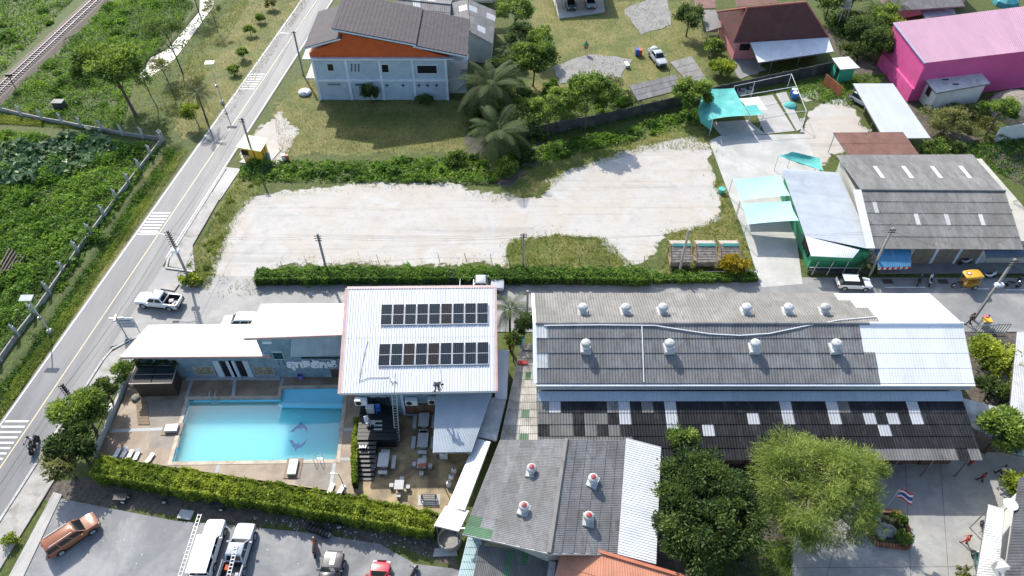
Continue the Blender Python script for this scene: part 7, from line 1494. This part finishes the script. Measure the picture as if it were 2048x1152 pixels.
def mounds(name, lab, poly, ncl, nleaf, rr, hh, leaf, mat, z=0.0):
    C = sample(poly, ncl); k = np.repeat(np.arange(ncl), nleaf); r = rr[0] + (rr[1] - rr[0]) * RNG.random(ncl) ** 2; h = hh * r * (.7 + .6 * RNG.random(ncl)); th = RNG.uniform(0, 6.283, len(k)); q = RNG.random(len(k)) ** .55
    irr = 1 + .25 * np.sin(th * 3 + k) + .15 * np.sin(th * 5 + 2 * k)
    P = np.column_stack([C[k, 0] + np.cos(th) * q * r[k] * irr, C[k, 1] + np.sin(th) * q * r[k] * irr, z + h[k] * np.sqrt(np.clip(1 - q ** 2, .02, 1)) * (.8 + .3 * RNG.random(len(k)))])
    D = np.column_stack([np.cos(th) * q, np.sin(th) * q, .3 + .0 * q]) + .5 * RNG.normal(size=P.shape); ct = RNG.normal(.5, .22, ncl); sc_ = .6 + .8 * RNG.random(len(k)); ls = (.7 + .7 * RNG.random(ncl))[k]
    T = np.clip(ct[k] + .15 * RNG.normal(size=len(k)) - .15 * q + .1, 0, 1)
    o = part(name, np_mesh(name, *leaves(P, leaf[0] * sc_ * ls, leaf[1] * sc_ * ls, D, T)), mat); o['kind'] = 'stuff'; tag(o, lab, 'ground cover'); return o
mounds('scrub_bushes', 'low rounded bushes swelling out of the fenced green field', scrub, 120, 260, (.5, 1.9), .75, (.36, .17), MATS['lush'], -.35)
mounds('scrub_bushes', 'low rounded bushes on the bank beside the canal', bank, 55, 220, (.4, 1.5), .7, (.36, .16), MATS['lush'], -.1)
mounds('scrub_bushes', 'low bushes beyond the railway track', bank2, 30, 240, (.6, 2.2), .7, (.4, .17), MATS['lush'], -.1)
mounds('weed_clumps', 'clumps of broad weeds in the strip above the bare sand', LUSH[2], 90, 130, (.25, 1.0), .9, (.42, .18), MATS['lush'])
mounds('weed_clumps', 'clumps of grass creeping over the pavement edge of the sandy lot', DRY[7], 16, 130, (.3, .8), .45, (.22, .07), MATS['green_grass'])
strip = LUSH[2]
cover('weed_strip', 'strip of tall broad-leaved weeds above the bare sand', [strip], 11000, .45, .18, .6, MATS['lush'], up=.7)
cover('lawn_grass', 'dry short grass on the far lawns and verges', [q for q in DRY[:3]], 42000, .2, .05, .12, MATS['dry_grass'], up=1.3)
cover('lot_grass', 'patchy dry grass on the sandy lot', [DRY[3], DRY[4], DRY[5], DRY[7]], 26000, .22, .06, .14, MATS['green_grass'], up=1.3)
edge_ = []
for q in (SAND[0],):
    for a, b in zip(q, q[1:] + q[:1]):
        l = math.hypot(b[0] - a[0], b[1] - a[1]); k = int(l * 28); u = RNG.random(k)[:, None]; edge_.append(np.array(a) + u * (np.array(b) - np.array(a)) + RNG.normal(size=(k, 2)) * .7)
P2 = np.concatenate(edge_); P2 = P2[snoise(P2, 1.3, 21) > -.1]; k = len(P2)
o = part('sand_edge_grass', np_mesh('sand_edge_grass', *leaves(np.column_stack([P2, .05 + .1 * RNG.random(k)]), .24, .07, np.column_stack([RNG.normal(size=(k, 2)), np.full(k, 1.0)]), RNG.random(k))), MATS['green_grass']); o['kind'] = 'stuff'; tag(o, 'sparse tufts creeping in from the edge of the bare sand', 'ground cover')
cover('lawn_grass', 'olive grass between the canal bank and the road verge', [PW([(250, 255), (272, 165), (345, 122), (430, 15), (470, -20), (500, 0), (340, 270)]), PW([(-40, 215), (0, 228), (310, 280), (160, 258), (-40, 245)])], 24000, .22, .06, .16, MATS['green_grass'], up=1.2)
under = PW([(1035, 150), (1110, 165), (1250, 185), (1340, 205), (1200, 240), (1060, 280), (1030, 260)])
mounds('undergrowth', 'thick undergrowth inside the boundary wall', under, 46, 170, (.5, 1.5), .9, (.36, .16), MATS['lush'])
mounds('undergrowth', 'thick greenery between the blue house and the far lawn', PW([(1000, 120), (1050, 100), (1075, 180), (1040, 280), (960, 330), (940, 250)]), 40, 180, (.6, 1.6), .95, (.38, .17), MATS['leaf_mid'])
mounds('undergrowth', 'overgrown thicket below the white cottage', PW([(1845, 215), (1990, 225), (2000, 290), (1940, 300), (1880, 300)]), 34, 190, (.6, 1.7), .9, (.34, .14), MATS['leaf_olive'])
mounds('undergrowth', 'dark thicket between the red roof and the pink warehouse', PW([(1660, 30), (1780, 30), (1770, 120), (1700, 120)]), 40, 180, (.7, 1.9), 1.0, (.38, .17), MATS['leaf_dark'])
cover('dark_lawn', 'dark green lawn in the shade of the big trees', [PW([(1380, 1080), (1585, 1080), (1585, 1200), (1380, 1200)])], 9000, .22, .06, .12, MATS['lush'], up=1.2)
cover('yard_weeds', 'mixed weeds round the sheds and the boundary wall', [PW([(1040, 200), (1250, 180), (1330, 225), (1060, 290)]), PW([(1560, 175), (1640, 160), (1690, 150), (1780, 150), (1700, 215), (1620, 200)])], 9000, .32, .13, .35, MATS['lush'], up=.8)
cover('back_scrub', 'overgrown scrub behind the shop row', [PW([(1890, 290), (2100, 270), (2160, 420), (1960, 330)]), PW([(1640, 20), (1780, 30), (1800, 140), (1680, 110)])], 9000, .4, .16, .5, MATS['lush'], up=.8, tn=(.35, .25))
# litter on the lot edge
lit = thing('litter', 'scattered pale litter and stones on the bare strip below the hedge', 'litter', G(560, 1060)); lit['kind'] = 'stuff'; mb = MB()
for q in sample(PW([(480, 1040), (640, 1070), (860, 1120), (850, 1085), (640, 1045), (500, 1030)]), 80): s_ = random.uniform(.03, .1); mb.box(q[0], q[1], s_ * .3, s_ * 1.6, s_, s_ * .6, random.uniform(0, 3))
for q in sample(PW([(60, 1040), (380, 1050), (600, 1075), (800, 1130), (800, 1160), (40, 1160)]), 34): s_ = random.uniform(.02, .06); mb.box(q[0], q[1], .03, s_ * 2, s_ * 1.6, .03, random.uniform(0, 3))
part('pieces', mb, MATS['aged_white'], lit)['kind'] = 'stuff'
# ------------------------------------------------------------ trees
LD, LM, LL, LO = MATS['leaf_dark'], MATS['leaf_mid'], MATS['leaf_light'], MATS['leaf_olive']
tree('broadleaf_tree', 'big dense dark green tree overhanging the white canopy', 1386, 1078, 8.0, (3.9, 4.6, 3.2), LD, (.3, .14), 260, 150, .8, .32, cz=5.2, nlimb=16)
tree('feathery_tree', 'big feathery yellow-green tree spreading over the school yard', 1580, 1048, 8.5, (4.6, 4.5, 3.2), LL, (.42, .045), 260, 170, .95, .3, cz=5.8, nlimb=70, hollow=.4, drop=.25, barkm='bark_pale')
tree('feathery_tree', 'smaller feathery crown beside the black roof edge', 1672, 990, 6.0, (2.2, 2.0, 1.8), LL, (.42, .045), 60, 140, .8, .14, cz=4.4, drop=.25, nlimb=25, barkm='bark_pale')
tree('young_tree', 'thin young tree poking up before the patched black roof', 1345, 935, 6.0, (1.0, 1.0, 1.2), LM, (.34, .16), 20, 60, .55, .08, cz=4.9)
tree('round_tree', 'round bright green tree at the end of the black roof', 1968, 905, 5.0, (2.0, 1.9, 1.8), LM, (.32, .2), 60, 90, .7, .14, cz=3.6)
tree('garden_bush', 'tall yellow-green garden bushes behind the grey gate', 1962, 738, 3.6, (1.7, 2.0, 1.5), MATS['hedge'], (.32, .18), 45, 90, .7, .1, cat='bush', cz=2.2)
tree('garden_bush', 'leafy bush in the middle of the right-hand garden', 1992, 765, 3.2, (1.4, 1.3, 1.2), MATS['hedge'], (.32, .18), 30, 80, .65, .08, cat='bush', cz=2.0)
tree('garden_bush', 'dark bush at the foot of the right-hand garden', 1968, 800, 2.8, (1.3, 1.2, 1.0), LD, (.3, .16), 26, 80, .6, .08, cat='bush', cz=1.7)
tree('yard_bush', 'bright lime bush between the yard and the slate roof', 2022, 1000, 3.0, (1.0, 1.6, 1.3), MATS['hedge'], (.3, .18), 36, 90, .55, .08, cat='bush', cz=1.9)
tree('planter_bush', 'round green shrub at the upper corner of the planter', 1790, 1045, 1.4, (.55, .6, .5), LM, (.22, .12), 14, 60, .3, .04, cat='shrub', cz=.8); tree('planter_bush', 'round green shrub at the lower corner of the planter', 1800, 1084, 1.3, (.65, .5, .5), LM, (.22, .12), 14, 60, .3, .04, cat='shrub', cz=.75)
tree('potted_plant', 'small reddish plant at the foot of the yard', 1920, 1150, 1.0, (.5, .4, .4), LO, (.25, .1), 10, 40, .25, .03, cat='plant', cz=.5)
tree('roadside_tree', 'leafy tree by the kerb, tallest of the cluster beside the pool', 192, 862, 4.8, (1.9, 1.8, 1.6), LM, (.42, .14), 80, 110, .75, .14, cz=3.6)
tree('roadside_tree', 'darker tree in the middle of the kerbside cluster', 178, 925, 4.4, (1.7, 1.5, 1.5), LD, (.36, .16), 60, 100, .7, .13, cz=3.2)
tree('roadside_tree', 'pale yellowish tree lowest in the kerbside cluster', 152, 958, 4.2, (1.3, 1.4, 1.4), LO, (.34, .15), 50, 90, .65, .12, cz=2.9)
tree('cone_tree', 'dark cone-shaped evergreen at the corner of the deck', 232, 812, 4.2, (.85, .85, 1.9), LD, (.22, .1), 50, 120, .4, .1, cz=2.3, hollow=.3)
tree('pergola_shrub', 'leafy shrub between the pavement and the black bar box', 256, 760, 2.2, (.8, 1.1, .9), LM, (.26, .12), 24, 70, .4, .06, cat='shrub', cz=1.3)
tree('pavement_shrub', 'small bright shrub on the pavement beside the asphalt lot', 26, 1085, 1.0, (.5, .5, .45), MATS['hedge'], (.22, .1), 12, 50, .3, .03, cat='shrub', cz=.5)
# left bank
tree('canal_tree', 'large spreading tree with a leaning trunk by the canal', 272, 232, 9.0, (4.6, 4.2, 2.6), LM, (.45, .17), 120, 110, 1.1, .24, cz=7.0, nlimb=16, off=(-2.2, 2.0), hollow=.45)
tree('canal_tree', 'airy tree with a forked trunk at the far canal bank', 365, 145, 7.0, (2.6, 2.6, 2.0), LD, (.34, .12), 42, 70, .9, .12, cz=5.8, off=(-1.2, 1.5))
tree('canal_tree', 'slim sapling beside the canal water', 316, 218, 5.5, (1.2, 1.2, 1.6), LM, (.32, .12), 18, 45, .6, .07, cz=4.2, off=(-.6, .5)); tree('canal_tree', 'slim young tree with a bare lower stem on the verge', 348, 190, 5.5, (1.3, 1.2, 1.4), LO, (.32, .12), 16, 45, .6, .06, cz=4.4, off=(-.7, .4))
tree('canal_tree', 'dark tree leaning over the water at the far end', 400, 30, 6.0, (2.6, 2.4, 1.8), LD, (.36, .13), 34, 70, .9, .1, cz=4.6); tree('canal_tree', 'thin tree on the dry verge beside the canal bank', 435, 62, 4.6, (1.4, 1.3, 1.3), LO, (.32, .11), 16, 40, .6, .05, cz=3.6)
tree('round_tree', 'small round bright tree beneath the young palm', 398, 252, 3.0, (1.2, 1.1, 1.1), MATS['hedge'], (.26, .14), 28, 90, .5, .07, cz=2.2, off=(-.6, .2))
for i, (px, py, r, lab) in enumerate(((470, 148, .7, 'lowest round shrub on the verge beside the striped crossing'), (487, 118, .95, 'larger round shrub on the verge above the crossing'), (502, 70, .8, 'dark shrub on the verge below the top edge'), (520, 45, .7, 'small shrub on the verge opposite the purple roof'), (545, 18, 1.0, 'yellowish shrub at the top of the verge'))):
    tree('verge_shrub', lab, px, py, r * 2, (r, r * .9, r * .85), LM if i != 4 else LO, (.26, .13), 20, 70, .4, .05, cat='shrub', cz=r)
# around the blue house and the boundary wall
tree('garden_tree', 'bright tree left of the long wall by the coconut palms', 1066, 172, 6.5, (3.2, 2.6, 2.8), LM, (.38, .18), 90, 90, .8, .13, cz=4.4)
tree('garden_tree', 'tall slender tree before the concrete patch', 1170, 262, 7.8, (2.4, 2.1, 2.6), LM, (.38, .18), 70, 80, .75, .1, cz=6.6)
tree('garden_tree', 'slim pale-stemmed tree at the wall, between palm and slender tree', 1095, 280, 6.0, (2.1, 1.8, 2.3), LM, (.36, .15), 44, 60, .75, .09, cz=4.6); tree('garden_tree', 'leafy tree beyond the coconut palms at the far edge', 1030, 66, 5.5, (2.7, 3.2, 2.4), LM, (.38, .17), 60, 70, .9, .13, cz=3.6)
tree('garden_tree', 'bare-branched small tree before the long shed', 1222, 195, 3.6, (1.3, 1.1, 1.2), LO, (.3, .1), 20, 40, .6, .06, cz=2.4); tree('garden_tree', 'low bushy tree inside the boundary wall', 1130, 225, 3.6, (1.8, 1.5, 1.4), LM, (.34, .15), 36, 70, .7, .09, cz=2.2)
for px, py, h_, r_, m_, lab in ((1125, 255, 6.2, 2.2, LM, 'leafy tree with a pale stem rising just inside the long wall'), (1205, 232, 5.0, 1.9, LM, 'bushy tree before the open end of the long shed'), (1045, 300, 5.5, 2.2, LD, 'dark broad tree behind the drooping palm'), (1010, 175, 5.0, 2.2, LD, 'dark tree pressed against the blue house porch'), (1075, 120, 5.2, 2.0, LM, 'bright tree at the corner of the far concrete patch')):
    tree('garden_tree', lab, px, py, h_, (r_, r_ * .9, r_ * .95), m_, (.36, .16), 48, 75, .75, .1, cz=h_ * .68)
tree('garden_tree', 'dark leafy tree beyond the blue house porch', 1040, 112, 5.0, (2.2, 2.0, 2.0), LD, (.36, .17), 44, 70, .8, .12, cz=3.2)
for px, py, r, lab in ((1010, 352, 1.3, 'leafy bush under the drooping coconut palm'), (1046, 318, 1.2, 'dark bush between the palm and the long wall'), (948, 235, 1.3, 'dark bush beside the first coconut palm'), (1035, 250, 1.5, 'tall dark bush behind the palms at the wall end'), (1060, 232, 1.4, 'leafy bush inside the wall end'), (915, 330, 1.0, 'tall weed bush left of the drooping palm')):
    tree('garden_bush', lab, px, py, r * 1.8, (r, r * .9, r * .9), LD if 'dark' in lab else LM, (.34, .15), 34, 70, .5, .06, cat='bush', cz=r * .9)
tree('round_tree', 'dense round green tree beside the large teal net', 1374, 232, 5.2, (2.5, 2.2, 2.2), LM, (.34, .17), 75, 100, .7, .14, cz=3.4)
tree('house_bush', 'bright lime bushes in front of the pink house', 1440, 150, 2.0, (1.8, 1.5, 1.1), MATS['hedge'], (.34, .17), 36, 80, .6, .06, cat='bush', cz=1.2); tree('house_bush', 'dark rounded bush beside the pink house wall', 1424, 108, 2.2, (1.5, 1.3, 1.1), LM, (.34, .17), 30, 70, .6, .06, cat='bush', cz=1.2)
tree('garden_tree', 'dark ragged tree left of the small porch roof', 1372, 72, 5.0, (2.2, 2.4, 2.2), LD, (.36, .15), 50, 70, .85, .13, cz=3.2)
for i, (px, py, lab, m_) in enumerate(((1715, 105, 'dark tree in front of the water tank tower', LD), (1755, 85, 'tree with pale leaf tufts against the pink warehouse', LM), (1650, 40, 'bright leafy tree beside the dark red roof', LM), (1745, 130, 'shaded bush below the pink wall', LD), (1700, 20, 'dark tree beyond the water tank', LD))):
    tree('garden_tree', lab, px, py, 5.5, (2.8, 2.5, 2.3), m_, (.38, .17), 70, 80, .8, .13, cz=3.6)
tree('garden_bush', 'olive tangled bush beside the white cottage', 1885, 268, 3.4, (3.0, 2.0, 1.7), LO, (.34, .12), 56, 80, .75, .08, cat='bush', cz=1.9); tree('garden_tree', 'round dense green tree by the straw heap', 1972, 268, 5.5, (2.3, 1.9, 2.3), LM, (.32, .16), 50, 90, .65, .12, cz=3.7)
tree('garden_bush', 'bright bush behind the rust-brown roof', 1862, 315, 2.4, (1.6, 1.1, 1.1), LM, (.34, .16), 28, 70, .6, .06, cat='bush', cz=1.4); tree('garden_bush', 'dark bush beside the corrugated shop roof', 1905, 315, 2.2, (1.2, .9, 1.0), LD, (.32, .15), 22, 70, .55, .06, cat='bush', cz=1.2)
p = G(2030, 225); st_ = tag(part('straw_heap', MB().lathe((p.x, p.y, 0), [(4.0, 0), (3.6, 1.4), (2.4, 2.4), (.5, 2.9)], 14), MATS['thatch']), 'big brown heap of dry branches beside the cottage', 'heap')
wp = G(1985, 285), G(2090, 268); tag(part('grey_wall', MB().beam(wp[0] + Vector((0, 0, 1.2)), wp[1] + Vector((0, 0, 1.2)), .2, 2.4), MATS['white_wall']), 'pale grey wall in front of the straw heap', 'wall')
tree('flower_bush', 'bush covered in bright yellow blossom before the huts', 1462, 548, 2.2, (1.35, 1.0, .9), MATS['leaf_yellow'], (.26, .18), 36, 90, .42, .07, cat='bush', cz=1.5)
tree('pole_bush', 'weedy bush at the foot of the junction pole', 384, 566, 1.2, (1.1, .7, .6), MATS['hedge'], (.28, .12), 24, 60, .4, .04, cat='bush', cz=.5)
tree('shrub', 'dark shrub growing against the blue house wall', 742, 206, 3.0, (1.1, .8, 1.3), LD, (.36, .12), 26, 60, .5, .06, cat='shrub', cz=1.6); tree('shrub', 'low dark shrub at the far end of the blue house wall', 850, 208, 1.4, (1.3, .6, .6), LD, (.3, .12), 20, 60, .4, .04, cat='shrub', cz=.7)
tree('alley_plant', 'yellow-green potted plant in the alley below the palm', 1027, 722, 4.0, (.65, .75, .7), MATS['leaf_light'], (.5, .12), 14, 40, .4, .05, cat='plant', cz=3.2); tree('alley_plant', 'dark leafy shrub behind the alley palm', 1046, 690, 4.2, (.9, .9, .9), LD, (.4, .15), 22, 60, .5, .07, cat='shrub', cz=3.3)
# ------------------------------------------------------------ palms
def frond_mesh(L, droop, nl=38, wl=.62):
    P, D = [], []; vs, fs, tn = [], [], []
    def rach(u): return np.array([L * u * (1 - .12 * u), 0, L * (.35 * u - droop * u * u)])
    for i in range(nl):
        u = .12 + .88 * i / nl; c = rach(u); tdir = rach(min(1, u + .02)) - rach(u - .02); tdir /= np.linalg.norm(tdir); l = wl * L * .45 * math.sin(math.pi * (.12 + .85 * u)) ** .7
        for s_ in (-1, 1):
            d = np.array([.55 * tdir[0], s_ * .85, .55 * tdir[2] - .35]); d /= np.linalg.norm(d); w_ = .022 * L * .55
            a = c - tdir * w_ * .5; b = c + tdir * w_ * .5; m = c + d * l * .55 + np.array([0, 0, .03 * L]); e = c + d * l + np.array([0, 0, -.1 * l])
            o = len(vs); vs += [a, b, m + tdir * w_ * .4, e, m - tdir * w_ * .4]; fs += [(o, o + 1, o + 2, o + 4), (o + 4, o + 2, o + 3, o + 3)]; tn += [.35 + .4 * random.random()] * 2
    for i in range(6):
        a, b = rach(i / 6), rach((i + 1) / 6); o = len(vs); w_ = .03 * (1 - i / 7) + .012; vs += [a + [0, -w_, .01], a + [0, w_, .01], b + [0, w_, .01], b + [0, -w_, .01]]; fs.append((o, o + 1, o + 2, o + 3)); tn.append(.6)
    m = bpy.data.meshes.new('frond'); m.from_pydata([tuple(v) for v in vs], [], [f if f[2] != f[3] else f[:3] for f in fs]); a_ = m.attributes.new('tint', 'FLOAT', 'FACE'); a_.data.foreach_set('value', np.array(tn, np.float32)); m.materials.append(MATS['palm']); return m
FM = [frond_mesh(3.3, .75), frond_mesh(3.0, 1.05), frond_mesh(3.0, .5)]
def palm(lab, px, py, h, n, sc, lean=(0, 0), mat=None, z=0.0):
    b = G(px, py, z); t = thing('palm_tree', lab, 'palm tree', b); top = b + Vector((lean[0], lean[1], h))
    part('trunk', MB().tube([b - Vector((0, 0, .1)), b.lerp(top, .35) + Vector((lean[0] * -.12, 0, 0)), b.lerp(top, .7), top], [.2 * sc, .15 * sc, .13 * sc, .12 * sc], 9), MATS['bark'], t, True)
    for k in range(n):
        f = k / n; az = k * 2.4 + random.uniform(-.2, .2); el = .95 - 1.35 * f + random.uniform(-.1, .1)
        o = bpy.data.objects.new('frond', FM[2] if f < .3 else FM[0] if f < .7 else FM[1]); link(o, t); s_ = sc * random.uniform(.85, 1.1)
        o.matrix_basis = Matrix.Translation(top) @ Matrix.Rotation(az, 4, 'Z') @ Matrix.Rotation(-el + .25, 4, 'Y') @ Matrix.Rotation(random.uniform(-.5, .5), 4, 'X') @ Matrix.Scale(s_, 4)
    return t
palm('big coconut palm nearest the blue house porch', 985, 225, 4.4, 34, 1.9); palm('coconut palm with drooping fronds above the weed strip', 998, 315, 4.0, 34, 1.7)
palm('young palm with arching yellowish fronds on the road verge', 415, 245, 4.6, 16, .8); palm('palm squeezed between the solar building and the alley', 1020, 700, 6.2, 16, .85); palm('palm at the right edge beside the shop roof', 2052, 470, 5.0, 18, 1.15); palm('palm leaning in at the right edge by the shops', 2066, 430, 6.0, 16, 1.1)
palm('fan of palm fronds among the dark trees below the far pink house', 1735, 70, 4.5, 18, 1.1); palm('palm crowded by trees beside the water tank', 1770, 60, 4.0, 16, 1.0); palm('small palm tuft by the corner building wall', 1722, 545, 1.6, 12, .5)
palm('low palm beyond the blue house porch', 1012, 130, 2.5, 14, .9)
for o in list(bpy.data.objects):
    if '_local' in o: del o['_local']
